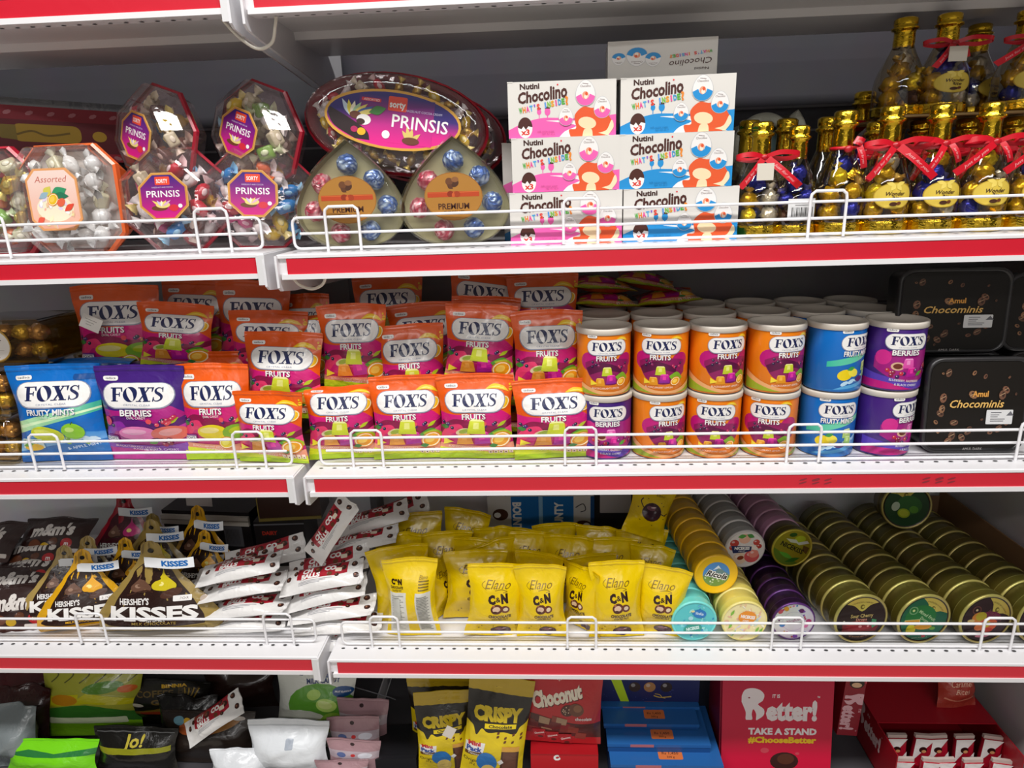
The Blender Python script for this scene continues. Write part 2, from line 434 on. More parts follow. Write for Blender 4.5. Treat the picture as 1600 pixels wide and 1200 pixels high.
def shelf_unit(level, left):
    z0 = LV[level][1 if left else 0]; x0, x1 = (XL0, XL1) if left else (XR0, XR1)
    dep = .30 if level == 'T' else .40
    names = {'T': 'topmost', 'A': 'upper', 'B': 'middle', 'C': 'lower', 'D': 'bottom'}
    what = {('T', 0): 'white steel shelf seen from below above the egg boxes', ('T', 1): 'white steel shelf seen from below above the octagonal candy tubs',
            ('A', 0): 'white shelf with red strip carrying the gift bottles and egg boxes', ('A', 1): 'white shelf with red strip carrying the octagonal candy tubs',
            ('B', 0): 'white shelf with red strip carrying candy cans and orange bags', ('B', 1): 'white shelf with red strip carrying the blue and purple candy bags',
            ('C', 0): 'white shelf with red strip carrying yellow snack bags and round tins', ('C', 1): 'white shelf with red strip carrying drop-shaped chocolate pouches',
            ('D', 0): 'low shelf carrying red and blue display boxes', ('D', 1): 'low shelf carrying green and black snack bags'}[(level, int(left))]
    t = thing('store_shelf', what, 'shelf'); t.location = ((x0+x1)/2, 0, z0); w = (x1-x0)/2
    m = MB(); und = C('d8d2cc')
    # deck with rounded front lip, underside lip, recess and stiffener, drawn as one cross-section
    sec = [(.004, .0265), (0, .028), (0, .0315), (.0015, .033), (dep, .033), (dep, .018), (dep-.004, .004), (dep-.13, .004), (dep-.135, .014),
           (.075, .016), (.052, .013), (.04, .004), (.034, .0025), (.012, .0015), (.004, .006), (.004, .0265)]
    v = [(s*w, y, z) for s in (-1, 1) for y, z in sec]; n = len(sec)
    m.add(v, [(i, i+1, i+1+n, i+n) for i in range(n-1)], WHITE, 0, False)
    m.add([(s*w, y, z) for s in (-1, 1) for y, z in sec[:-1]], [tuple(range(n-1)), tuple(range(2*n-3, n-2, -1))], WHITE, 0, False)
    a = Art(); k = int((2*w-.02)/.0205)
    for i in range(k): a.ell(-w+.015+i*.0205, 0, .0034, .0021, C('1d1c1f'), n=8)
    a.emit(m, face_map((0, .028, .033), (1, 0, 0), (0, 1, 0)), (-w, -.02, w, .02), 1, 1)
    a.emit(m, face_map((0, .024, .0021), (1, 0, 0), (0, -1, 0)), (-w, -.02, w, .02), 1, 1)
    m.build('deck', 'enamel' if level != 'D' else 'shaded_enamel', t)
    m = MB(); m.box(-w+.004, -.0015, -.0003, w-.002, .004, .0065, WHITE); m.build('front_lip', 'enamel', t)
    m = MB(); m.box(-w+.012, .0008, .0065, w-.006, .0035, .0272, RED)
    a = Art()
    if level == 'B' and not left:
        for cx in (.15, .32):
            for i in range(7): a.ell(cx+.02*math.sin(i*2.1), .017+.003*math.cos(i*3.3), .006, .0013, C('8e2733'), .3, n=8)
        a.emit(m, face_map((0, .0008, 0), (1, 0, 0), (0, 0, 1)), (-w, 0, w, .03), 1, 1)
    m.build('price_strip', 'vinyl', t)
    for s in (-1, 1):
        m = MB(); x = s*(w+.001)
        pr = [(-.003, .0315), (-.004, .02), (-.004, -.011), (.004, -.0165), (.05, -.022), (dep-.02, -.045), (dep+.1 if dep < .35 else dep, -.045), (dep+.1 if dep < .35 else dep, .03)]
        n = len(pr); hw = .0016
        v = [(x+q*hw, y, z) for q in (-1, 1) for y, z in pr]
        f = [tuple(range(n)), tuple(range(2*n-1, n-1, -1))]+[(i, i+n, (i+1) % n+n, (i+1) % n) for i in range(n)]
        m.add(v, f, C('e4e3e6'), 0, False)
        m.box(x-s*.009-.001, -.0035, -.009, x+.001, -.0012, .0305, C('dededf')) if s > 0 else None
        m.build('bracket', 'enamel', t)
    return t
for L in 'TABCD':
    for left in (0, 1): shelf_unit(L, left)

def fence(level, left, handles, label):
    z = top(level, left); x0, x1 = (XL0+.02, XL1-.012) if left else (XR0+.014, XR1-.012)
    t = thing('wire_fence', label, 'shelf fence', 'white wire fences along the shelf fronts'); t.location = ((x0+x1)/2, .034, z)
    w = (x1-x0)/2; r = .0021; W = C('f0eff1'); Z0, Z2 = .0045, .046
    m = MB(); m.tube([(x, 0, zz) for x, zz in rrect_pts(-w, Z0, w, Z2, .008, 3)], r, W, closed=True); m.build('outer_rail', 'wire', t)
    m = MB(); m.tube([(-w+.008, .0042, .0245), (w-.008, .0042, .0245)], r, W); m.build('middle_rail', 'wire', t)
    for h in handles:
        x = h-t.location.x; m = MB(); q = .046
        pts = [(x, -.0042, .0003), (x, -.0042, .05)]+[(x+a, -.0042, b) for a, b in ((.001, .0555), (.006, .0595))]+[(x+q-.006, -.0042, .0595), (x+q-.001, -.0042, .0555), (x+q, -.0042, .05), (x+q, -.0042, .0003)]
        m.tube(pts, r, W); m.build('handle', 'wire', t)
fence('A', 0, [.034, .357, .679, .99], 'white wire fence in front of the egg boxes and gift bottles')
fence('B', 0, [.037, .356, .678, 1.0], 'white wire fence in front of the candy cans')
fence('C', 0, [.036, .357, .681, 1.002], 'white wire fence in front of the yellow bags and round tins')
hx = lambda L, px, py: atz(px, py, top(L, True)).x
fence('A', 1, [hx('A', 318, 395), hx('A', 318, 395)-.32], 'white wire fence in front of the octagonal candy tubs')
fence('B', 1, [hx('B', 372, 731), hx('B', 372, 731)-.32], 'white wire fence in front of the blue and purple bags')
fence('C', 1, [hx('C', 420, 1003), hx('C', 420, 1003)-.32], 'white wire fence in front of the drop-shaped pouches')

def cable(pts, label):
    m = MB(); m.tube(cr(pts, 8), .0022, C('e6e0d2'), n=6); tag(m.build('cable', 'plastic'), label, 'cable')
zt = LV['T'][0]
cable([(-.066, .02, zt+.001), (-.052, .03, zt-.018), (-.03, .032, zt-.032), (-.01, .03, zt-.026), (.0, .022, zt-.008), (.003, .02, zt+.001)], 'white cable hanging in a loop under the topmost shelf')
zt = LV['A'][0]
cable([(-.018, .02, zt+.001), (-.012, .03, zt-.012), (.004, .032, zt-.018), (.02, .03, zt-.012), (.03, .02, zt+.001)], 'white cable loop under the shelf of foil ball boxes')
# ================================================================== printed designs
NAVY, OFFW = C('1b2352'), C('f1efec')
def slab(a, ch, x, y, h, col, sl=0.08):
    """upright slab-serif capitals for the bag and can logos"""
    P = lambda pts: a.poly([(x+(px+sl*py)*h, y+py*h) for px, py in pts], col)
    if ch == 'F':
        P([(.1, 0), (.34, 0), (.34, 1), (.1, 1)]); P([(-.02, 0), (.48, 0), (.46, .07), (0, .07)]); P([(-.02, 1), (.72, 1), (.72, .92), (-.02, .92)])
        P([(.62, 1), (.74, 1), (.76, .68), (.68, .72)]); P([(.3, .56), (.58, .56), (.58, .47), (.3, .47)]); P([(.54, .66), (.61, .66), (.61, .36), (.54, .36)]); return .8
    if ch == 'O':
        t = [2*PI*i/24 for i in range(25)]; v = []
        for q in t:
            v.append((.47+.47*math.cos(q), .5+.54*math.sin(q))); v.append((.47+.2*math.cos(q)-.16*math.sin(q), .5+.47*math.sin(q)))
        a.tri([(x+(p+sl*r)*h, y+r*h) for p, r in v], [k for i in range(24) for k in ((2*i, 2*i+2, 2*i+1), (2*i+1, 2*i+2, 2*i+3))], col); return .97
    if ch == 'X':
        P([(.06, 1), (.36, 1), (.86, 0), (.56, 0)]); P([(.68, 1), (.77, 1), (.22, 0), (.1, 0)]); P([(-.02, 1), (.46, 1), (.46, .93), (-.02, .93)])
        P([(.56, 1), (.9, 1), (.9, .93), (.56, .93)]); P([(-.04, 0), (.36, 0), (.36, .07), (-.04, .07)]); P([(.46, 0), (.96, 0), (.96, .07), (.46, .07)]); return .88
    if ch == "'":
        P([(.02, 1), (.16, 1), (.1, .68), (.05, .68)]); return .17
    if ch == 'S':
        pts = cr([(.56, .8), (.46, .93), (.27, .96), (.13, .84), (.16, .67), (.36, .53), (.53, .37), (.54, .17), (.37, .04), (.17, .06), (.06, .24)], 4); n = len(pts)
        w = [(.05+.15*math.exp(-((i/n-.5)/.22)**2))*h for i in range(n)]
        a.st([(x+(px+sl*py)*h, y+py*h) for px, py in pts], w, col); P([(.5, 1), (.57, 1), (.6, .66), (.55, .68)]); P([(.02, 0), (.09, 0), (.1, .3), (.03, .33)]); return .64
def logo(a, cx, cy, w, word="FOX'S"):
    """white cushion-shaped badge with a slab-serif name"""
    h = w*.36; p = []
    for x, y in rrect_pts(-w/2, -h/2, w/2, h/2, h*.48, 5): p.append((cx+x, cy+y*(1+.12*(1-abs(2*x/w)))))
    a.poly([(cx+(x-cx)*1.03, cy+(y-cy)*1.07-w*.006) for x, y in p], C('8f93a8')); a.poly(p, OFFW)
    H = w*.215; W = sum({'F': .8, 'O': .97, 'X': .88, "'": .17, 'S': .64}[c] for c in word)*H; x = cx-W/2-H*.05
    for ch in word: x += slab(a, ch, x, cy-H*.42, H, NAVY)*H
    a.tx('CRYSTAL CLEAR', cx, cy-h*.40, w*.028, C('9aa0b5'), w=w*.42, bold=0)
def badge(a, cx, cy, w):
    a.rr(cx-w/2, cy-w*.17, cx+w/2, cy+w*.17, w*.13, OFFW); a.tx('cadisca', cx, cy+w*.02, w*.17, C('33363f'), w=w*.7, bold=.01)
def gem(a, cx, cy, s, top_c, mid_c, low_c, rot=0.):
    """a translucent faceted sweet"""
    g = Art(); g.poly([(-.55*s, -.45*s), (.55*s, -.45*s), (.42*s, .4*s), (.3*s, .5*s), (-.3*s, .5*s), (-.42*s, .4*s)], vgrad(-.5*s, .5*s, low_c, mid_c))
    g.poly([(-.3*s, .5*s), (.3*s, .5*s), (.42*s, .38*s), (-.42*s, .38*s)], top_c); g.poly([(-.18*s, .3*s), (.12*s, .3*s), (.14*s, -.1*s), (-.2*s, -.1*s)], mixc(mid_c, top_c, .6))
    a.put(g, cx, cy, 1, rot)
def orange_slice(a, cx, cy, r, rot=0., c0='f2a51a', c1='fbd25a'):
    a.ell(cx, cy, r, r*.8, C('e78a12'), rot); a.ell(cx, cy, r*.9, r*.7, C('fdf3d0'), rot); a.ell(cx, cy, r*.8, r*.6, C(c0), rot); a.ell(cx-r*.1, cy+r*.05, r*.5, r*.35, C(c1), rot)
def leaf(a, x0, y0, x1, y1, w, col):
    mx, my = (x0+x1)/2, (y0+y1)/2; dx, dy = x1-x0, y1-y0; l = math.hypot(dx, dy) or 1; nx, ny = -dy/l*w, dx/l*w
    a.poly(cr([(x0, y0), (mx+nx, my+ny), (x1, y1)], 5)+cr([(x1, y1), (mx-nx, my-ny), (x0, y0)], 5)[1:-1], col)
def berries(a, cx, cy, r, n, cols, seed=0):
    R = random.Random(seed)
    for i in range(n):
        x, y = cx+R.uniform(-1, 1)*r*1.8, cy+R.uniform(-1, 1)*r; c = cols[i % len(cols)]
        a.ell(x, y, r*.5, r*.5, c, n=10); a.ell(x-r*.13, y+r*.16, r*.16, r*.14, mixc(c, (1, 1, 1), .45), n=7)
def banana(a, cx, cy, s):
    a.poly(cr([(-s+cx, cy-.05*s), (cx-.3*s, cy+.42*s), (cx+.5*s, cy+.3*s), (cx+s, cy-.25*s)], 5)+cr([(cx+s, cy-.25*s), (cx+.4*s, cy-.02*s), (cx-.3*s, cy+.05*s), (cx-s, cy-.05*s)], 5)[1:-1], C('f4c313'))
    a.poly(cr([(cx-.7*s, cy+.1*s), (cx, cy+.28*s), (cx+.7*s, cy+.02*s)], 5)+[(cx+.1*s, cy+.16*s)], C('fbe263'))
FL = {'orange': ('ea5c10', 'd41c7a', 'd4e02a', 'FRUITS'), 'purple': ('43207a', 'b01b80', 'b8368c', 'BERRIES'), 'blue': ('0b6cc2', '3fb0d8', '2a6fb0', 'FRUITY MINTS')}
def fox_art(fl='orange', w=.11, h=.145, oval=False):
    a = Art(); top_c, mid, low, word = FL[fl]; X = w/.11; T = lambda x, y: (x*.001*X, y*.001*h/.145)
    TC, MC = C(top_c), C(mid)
    if fl != 'blue':
        dk = C('8a1748') if fl == 'orange' else C('5a1a72')
        a.poly([T(*p) for p in cr([(-58, 86), (-30, 82), (10, 84), (40, 88), (58, 70)], 6)+[(58, 20), (-58, 20)]], vgrad(.02, .088, mixc(MC, dk, .35), MC))
        a.poly([T(*p) for p in cr([(-58, 58), (-35, 74), (-5, 70), (30, 62), (58, 74)], 6)+cr([(58, 58), (30, 50), (-5, 56), (-35, 58), (-58, 44)], 6)], dk)
        a.poly([T(*p) for p in cr([(-58, 40), (-46, 60), (-26, 66), (-18, 58)], 6)+cr([(-18, 50), (-34, 50), (-46, 36), (-58, 24)], 6)], C('e23a6c') if fl == 'orange' else C('8a2a9c'))
        a.poly([T(*p) for p in cr([(-10, 46), (20, 48), (46, 56), (58, 62)], 6)+[(58, 46), (20, 36)]], C('ef4a8a') if fl == 'orange' else C('c23aa0'))
        berries(a, *T(-40, 64), .006*X, 5, [C('2a1c4a'), C('4a2a6a'), C('1d2a44')], 3); berries(a, *T(26, 62), .006*X, 5, [C('4a2062'), C('d83a5a'), C('2a1a42')], 5)
        leaf(a, *T(34, 60), *T(48, 70), .003, C('b8c820')); a.ell(*T(14, 66), .004, .004, C('e8505a'), n=8); leaf(a, *T(-56, 60), *T(-42, 60), .004, C('3a8a3a'))
        a.poly([T(*p) for p in cr([(-58, 30), (-20, 26), (20, 24), (58, 30)], 5)+[(58, -2), (-58, -2)]], C('e8987a') if fl == 'orange' else C('8a4ab0'))
        a.poly([T(*p) for p in cr([(-58, 22), (-20, 18), (20, 12), (58, 16)], 5)+[(58, -2), (-58, -2)]], C(low))
        if fl == 'orange': a.poly([T(*p) for p in cr([(-58, 10), (0, 9), (58, 4)], 5)+[(58, -2), (-58, -2)]], C('a8c818'))
        a.tx('BLACKCURRANT LEMON &', *T(-14, 21.5), .0032, C('f6e6dc'), w=.056*X, bold=0, rot=-.1); a.tx('RASPBERRY', *T(-6, 16.5), .003, C('f6e6dc'), w=.03*X, bold=0, rot=-.1)
    else:
        a.poly([T(*p) for p in cr([(-58, 62), (-10, 76), (58, 92)], 5)+cr([(58, 78), (-10, 60), (-58, 44)], 5)], hgrad(-.05, .05, C('bfe8b0'), C('46b89a')))
        a.poly([T(*p) for p in cr([(-58, 56), (-10, 69), (58, 84)], 5)+cr([(58, 81), (-10, 65), (-58, 51)], 5)], C('d8f2c4'))
        a.poly([T(*p) for p in cr([(-58, 34), (0, 50), (58, 44)], 5)+[(58, 10), (-58, 10)]], vgrad(.01, .05, C('9cc8e8'), C('2a86d0')))
        for i in range(7): a.ell(*T(-6+i*8, 36+4*math.sin(i*2)), .007, .005, C('cfe6f4'), i, n=9)
        a.poly([T(*p) for p in cr([(-58, 16), (0, 28), (58, 34)], 5)+[(58, -2), (-58, -2)]], C('2a6fb4')); a.poly([T(*p) for p in cr([(-58, 6), (0, 14), (58, 14)], 5)+[(58, -2), (-58, -2)]], C('0e58a0'))
        a.tx('& APPLE MINT', *T(26, 24), .0045, C('e8f2fa'), w=.045*X, rot=.2, bold=0); berries(a, *T(20, 34), .007, 4, [C('8ab83a')], 8)
    if fl == 'orange' and not oval:
        banana(a, *T(32, 121), .018*X); a.ell(*T(52, 122), .003, .004, C('f4c313')); a.ell(*T(50, 129), .0015, .002, C('f4c313'), n=8)
        orange_slice(a, *T(44, 100), .011*X, 1.3, 'f5c020')
    if fl == 'blue': a.rr(*T(24, 122), *T(54, 130), .003, C('1c4f92'))
    badge(a, *T(-34, 127), .019*X)
    logo(a, *T(0, 103.5), .09*X)
    sh = C('6a1030') if fl == 'orange' else C('3a1460') if fl == 'purple' else C('0a4a8a')
    a.tx(word, *T(-2, 79), .0088 if fl != 'blue' else .0082, OFFW, w={'orange': .037, 'purple': .044, 'blue': .062}[fl]*X, bold=.03, shadow=sh)
    if oval or fl != 'orange': a.tx('OVAL CANDY', *T(-2, 71.5), .0036, OFFW, w=.026*X, bold=0)
    if oval or fl == 'purple':
        c1, c2, c3 = ('e3cf12', 'b8c41a', '7fae2a') if fl == 'orange' else ('e27ab4', 'd8a0a0', 'd86a5a')
        a.ell(*T(-4, 47), .025*X, .012, C(c1)); a.ell(*T(-8, 50), .016*X, .005, mixc(C(c1), (1, 1, 1), .25)); a.ell(*T(34, 45), .022*X, .013, C(c3), .1); a.ell(*T(36, 48), .013*X, .006, mixc(C(c3), C(c2), .8), .1)
        a.rr(*T(-53, 29), *T(-32, 43), .002, C('7a2a80')); a.rr(*T(-53, 34), *T(-34, 40), .001, OFFW); a.tx("FOX'S", *T(-43.5, 37), .004, NAVY, w=.016, bold=.02)
        if fl == 'orange': orange_slice(a, *T(14, 28), .013, .4, 'e8d21c', 'f2ea6a')
        else: berries(a, *T(24, 30), .008, 7, [C('8a1232'), C('b01a4a'), C('5a1050')], 6); leaf(a, *T(4, 28), *T(18, 34), .004, C('5a9a2a')); a.ell(*T(-44, 66), .006, .007, C('e2455a')); berries(a, *T(34, 66), .006, 7, [C('c02a4a'), C('d84a5a')], 2)
        if fl == 'purple': a.tx('& BLACK CHERRY', *T(16, 17), .0042, C('f2e2f4'), w=.042, bold=0)
    elif fl == 'orange':
        leaf(a, *T(20, 48), *T(58, 42), .013, C('4f9a2c')); leaf(a, *T(26, 50), *T(60, 40), .0095, C('a8bf2c'))
        a.ell(*T(-20, 53), .012, .006, C('dcc9a0'), .3); a.ell(*T(-18, 54), .009, .004, C('9ab03a'), .3)
        gem(a, *T(10, 40), .025*X, C('f04ab2'), C('e21a96'), C('a0209a'), .08); gem(a, *T(-17, 38), .023*X, C('f4b45a'), C('e8912a'), C('e8a03a'), 0); gem(a, *T(2, 61), .027*X, C('f2f2a2'), C('d9df3a'), C('c2d02a'), -.06)
        a.poly([T(-50, 40), T(-34, 33), T(-50, 27)], C('f2e23a')); orange_slice(a, *T(37, 36), .017*X, .6); leaf(a, *T(18, 24), *T(32, 26), .004, C('3d8a3c'))
        for i in range(5): a.rr(*T(16+i*7.6, 10), *T(22+i*7.6, 19), .001, C('f4d8c4')); a.ell(*T(19+i*7.6, 12.4), .0012, .0012, C('3a2420'), n=6)
    else:
        a.ell(*T(-12, 45), .021*X, .013, C('cfd61e'), -.2); a.ell(*T(-16, 49), .012*X, .005, C('e6ea62'), -.2); a.ell(*T(22, 49), .014*X, .013, C('8ac62a')); a.ell(*T(19, 52), .006, .004, C('c2e27a')); a.st([T(22, 60), T(25, 64)], .0012, C('3a5a1a'))
        a.rr(*T(-50, 22), *T(-22, 38), .002, C('cfe0d8')); a.tx("FOX'S", *T(-38, 33), .0055, NAVY, w=.02, bold=.02); a.ell(*T(-36, 24), .012, .006, C('e8b81a')); leaf(a, *T(-50, 26), *T(-34, 30), .003, C('6aa83a'))
    return a, TC

# ------------------------------------------------------------------ pillow bags
def bag(name, w, h, t, art, base, back=None, seed=0, pin=.1, seal=(.045, .075), wr=.0022, fin=False, fold=0., material='film', sealc=None, nx=14, ny=18, parts=True, slump=.42, backart=None):
    """a heat-sealed pillow bag standing on its lower seal; u across, v up"""
    R = random.Random(seed); ph = [R.uniform(0, 6.28) for _ in range(8)]; off = Vector((seed*7.13, seed*3.7, seed*1.9))
    lo, hi = seal
    def puff(v):
        q = sstep(lo*.7, slump, v)**.75 * (1-sstep(slump+.1, 1-hi*.7, v))**.75; return q
    def pos(x, y, hgt, side=1):
        u, v = x/w, y/h; uu = max(-.5, min(.5, u)); vv = max(0., min(1., v)); p = puff(vv)
        prof = max(0., 1-(2*abs(uu))**2.6)**.7
        d = t/2*p*prof
        wrk = (mnoise.noise(Vector((uu*5, vv*5, side))+off)*.9+mnoise.noise(Vector((uu*11, vv*9, side*2))+off)*.4)*wr*(.3+prof)
        e = math.exp(-max(0, vv-lo)/.07)+math.exp(-max(0, 1-hi-vv)/.08)
        cr_ = math.sin(uu*38+ph[0]+3*mnoise.noise(Vector((uu*3, vv*3, 9))+off))*wr*.8*min(1, e)*(prof**.3)*(1 if lo < vv < 1-hi else .12)
        xx = uu*w*(1-pin*p)+mnoise.noise(Vector((0, vv*4, uu*2))+off)*wr*.5
        yy = -side*(d+wrk*p+hgt)-cr_*(1 if side > 0 else 1)
        zz = vv*h*(1-.02*p)
        if fold and vv > 1-fold:
            q = (vv-(1-fold))*h; zz = (1-fold)*h+q*.25; yy += q*.95
        if vv > .8: zz += (vv-.8)/.2*wr*1.6*(mnoise.noise(Vector((uu*2.6, 1.5, 3))+off)-.5*(2*abs(uu))**3); yy += (vv-.8)/.2*wr*2.2*mnoise.noise(Vector((uu*4, 7, 1))+off)
        yy += wr*2*mnoise.noise(Vector((uu*1.7, 4, vv*1.5))+off)*(1-p)
        return (xx, yy, zz)
    m = MB()
    fc = base if callable(base) else (lambda u, v: base)
    m.grid(lambda i, j: pos((i-.5)*w, j*h, 0, 1), nx, ny, lambda i, j: fc((i-.5)*w, j*h), 0, True, False, True)
    bc = back or base; bf = bc if callable(bc) else (lambda u, v: bc)
    m.grid(lambda i, j: pos((i-.5)*w, j*h, .0003, -1), nx, ny, lambda i, j: bf((i-.5)*w, j*h), 0, True, True, True)
    if art: art.emit(m, lambda x, y, q: pos(x, y, q, 1), (-w/2, 0, w/2, h), nx, ny, grid=True)
    if backart: backart.emit(m, lambda x, y, q: pos(-x, y, q, -1), (-w/2, 0, w/2, h), nx, ny)
    root = thing(name); m.build('pouch', material, root)
    if parts:
        s = MB(); sc = sealc or fc(0, h)
        def strip(v0, v1, side):
            def g(i, j):
                p = pos((i-.5)*w, (v0+(v1-v0)*j)*h, .0004, side); k = math.sin(j*26)*.0005; return (p[0]*1.002, p[1]-side*abs(k), p[2])
            return g
        s.grid(strip(1-hi*.8, 1, 1), nx*2, 10, sc, 0, False); s.grid(strip(1-hi*.8, 1, -1), nx*2, 10, sc, 0, False, True)
        s.build('top_seal', material, root)
    return root

# ------------------------------------------------------------------ cans and round tins
def can(fl, r=.0397, h=.1):
    a = Art(); top_c, mid, low, word = FL[fl]; TC = C(top_c) if fl != 'orange' else C('ee8212')
    T = lambda x, y: (x*.001, y*.001*h/.1)
    if fl == 'orange':
        a.ell(*T(-24, 52), .016, .014, C('c01a7a')); a.ell(*T(32, 52), .014, .012, C('b8186c'))
        a.poly([T(*p) for p in cr([(-32, 50), (-10, 58), (20, 56), (40, 52)], 6)+cr([(40, 34), (20, 20), (0, 18), (-20, 26), (-32, 44)], 6)], C('8e1c5c'))
        a.poly([T(*p) for p in cr([(-30, 42), (-5, 52), (25, 42)], 6)+cr([(25, 34), (0, 40), (-24, 32)], 6)], C('5a1040'))
        berries(a, *T(-14, 49), .004, 5, [C('2a1642'), C('8a1a5a')], 1); berries(a, *T(26, 46), .004, 5, [C('c2285a'), C('3a1a42')], 4)
        a.poly([T(*p) for p in cr([(-64, 32), (-30, 16), (0, 8), (30, 10), (64, 24)], 6)+[(64, 0), (-64, 0)]], C('e9ac72')); a.poly([T(*p) for p in cr([(-64, 22), (-30, 10), (0, 3), (30, 5), (64, 16)], 6)+[(64, 0), (-64, 0)]], C('9cae2c'))
        a.tx('BLACKCURRANT LEMON', *T(0, 13), .0028, C('f6ead8'), w=.04, bold=0); banana(a, *T(24, 84), .011)
        leaf(a, *T(14, 30), *T(36, 26), .008, C('7fae2a')); gem(a, *T(2, 38), .014, C('f2f29a'), C('d6dc36'), C('b8c62a')); gem(a, *T(8, 26), .014, C('f04ab2'), C('d81a96'), C('7a2090')); gem(a, *T(-8, 22), .013, C('f6c25a'), C('e8a01a'), C('d88a1a')); orange_slice(a, *T(24, 22), .008, .4); a.poly([T(-22, 26), T(-12, 20), T(-22, 17)], C('f2d83a'))
    elif fl == 'purple':
        a.poly([T(*p) for p in cr([(-40, 50), (-10, 62), (30, 60), (50, 64)], 6)+cr([(50, 24), (20, 14), (-10, 18), (-40, 34)], 6)], C('a01a7c'))
        a.poly([T(*p) for p in cr([(-64, 30), (-20, 22), (20, 14), (64, 22)], 6)+[(64, 0), (-64, 0)]], C('5a3cb0')); a.poly([T(*p) for p in cr([(-64, 16), (-20, 14), (20, 4), (64, 10)], 6)+[(64, 0), (-64, 0)]], C('c2187c'))
        a.ell(*T(-28, 50), .011, .011, C('d02a8a')); a.ell(*T(-8, 38), .009, .006, C('d8b090')); a.ell(*T(-8, 38), .006, .004, C('6a2a1a')); gem(a, *T(6, 42), .015, C('f6a8d8'), C('e660b4'), C('d84aa0')); gem(a, *T(12, 29), .014, C('f04ab2'), C('e0108a'), C('a01a90'))
        berries(a, *T(-10, 28), .006, 7, [C('c22a3a'), C('8a1440'), C('3a1a5a')], 3); berries(a, *T(30, 32), .007, 8, [C('c8324a'), C('7a1a6a')], 5); leaf(a, *T(18, 24), *T(30, 30), .003, C('4f9a2c'))
        a.tx('BLUEBERRY, RASPBERRY', *T(4, 17), .0034, OFFW, w=.042, bold=0, rot=-.08); a.tx('& BLACK CHERRY', *T(6, 11), .0034, OFFW, w=.032, bold=0, rot=-.06)
    else:
        a.poly([T(*p) for p in cr([(-44, 46), (-10, 54), (40, 66)], 6)+cr([(40, 58), (-10, 44), (-44, 38)], 6)], hgrad(-.04, .03, C('3fc0a0'), C('86d8b0')))
        a.poly([T(*p) for p in cr([(-40, 2), (-20, 10), (10, 16), (30, 32), (56, 40)], 6)+[(56, 0)]], C('5aa8dc')); a.poly([T(*p) for p in cr([(-64, 4), (0, 8), (56, 22)], 6)+[(56, 0), (-64, 0)]], C('2a78c0'))
        for i in range(6): a.ell(*T(-18+i*10, 14+i*3), .006, .003, C('b8dcf2'), .5, n=8)
        a.ell(*T(-18, 27), .011, .008, C('ecd01a'), .2); a.ell(*T(-6, 30), .008, .006, C('f2e04a'), -.3); leaf(a, *T(-16, 34), *T(-4, 38), .003, C('3d9a4c')); gem(a, *T(16, 38), .014, C('eaf6b8'), C('cfe082'), C('a8d070'), .1); gem(a, *T(18, 27), .012, C('d8f2a8'), C('b8d86a'), C('8ac26a'), -.1); a.ell(*T(6, 20), .008, .004, C('4a2a6a'))
    badge(a, *T(-20, 90), .015); logo(a, *T(2, 74), .058)
    a.tx(word, *T(1, 58), .0072, OFFW, w={'orange': .029, 'purple': .036, 'blue': .048}[fl], bold=.03, shadow=C('5a1030') if fl == 'orange' else C('2a1460'))
    root = thing('candy_can'); m = MB()
    m.lathe([(r-.001, .0012), (r, .003), (r, h-.007), (r*.985, h-.004)], TC, n=40)
    cw = 12*2*PI*r/40; a.emit(m, cyl_map(r), (-cw, .004, cw, h-.008), 24, 1, grid=True)
    m.build('can_body', 'plastic', root)
    m = MB(); m.lathe([(0, .003), (r-.004, .003), (r-.002, 0), (r-.0006, .0014)], C('a8a6a8'), n=36); m.build('base_rim', 'tin_edge', root)
    m = MB(); L = C('d6cec2'); m.lathe([(r+.0008, h-.0085), (r+.0014, h-.008), (r+.0016, h-.002), (r+.0012, h), (r-.003, h), (r-.0045, h-.003), (0, h-.0032)], L, n=40); m.build('lid', 'lid', root)
    return root
def round_tin(name, r, d, side, rimc, face, facec, bead=2, metal='tin', parts=True, ring=.0):
    """a round flat tin lying on its rim: axis along y, face to the front at y=0"""
    root = thing(name); m = MB()
    m.lathe([(0, d), (r*.93, d), (r*.965, d-.001), (r*.965, d*.42), (r*.965, .002), (0, .002)], side, 0, 34, 'y'); m.build('tin_base', metal, root)
    m = MB(); cols = [facec, facec, rimc, rimc, rimc, side, side, rimc, rimc]
    m.lathe([(0, .0012), (r*.9, .0012), (r*.93, 0), (r*.975, 0), (r, .0022), (r*.995, .004), (r*.995, d*.40), (r*1.003, d*.43), (r*.965, d*.45)], cols, 0, 34, 'y')
    if face: face.emit(m, lambda x, y, h: (x, .0012-h, y), (-r, -r, r, r), 1, 1)
    m.build('lid', metal, root); return root
def disc_clip(a, r):
    return a
# ================================================================== placing by the photo's measurements
def fit(proto, pw, ph, box, Y, label=None, cat=None, group=None, z=None, rx=0., ry=0., rz=0., sy=None):
    """stand a thing of nominal size pw x ph at depth Y so that it spans the measured box; z fixes the height it stands on"""
    x0, y0, x1, y1 = box; cx = (x0+x1)/2
    b = aty(cx, y1, Y); t = aty(cx, y0, Y); zz = b.z if z is None else z+.002
    w = (aty(x1, (y0+y1)/2, Y)-aty(x0, (y0+y1)/2, Y)).x
    sx, sz = w/pw, (t.z-zz)/ph
    o = inst(proto, label, cat, group) if label else proto
    return put(o, (aty(cx, (y0+y1)/2, Y).x, Y, zz), rx, ry, rz, (sx, sy or (sx+sz)/2, sz))

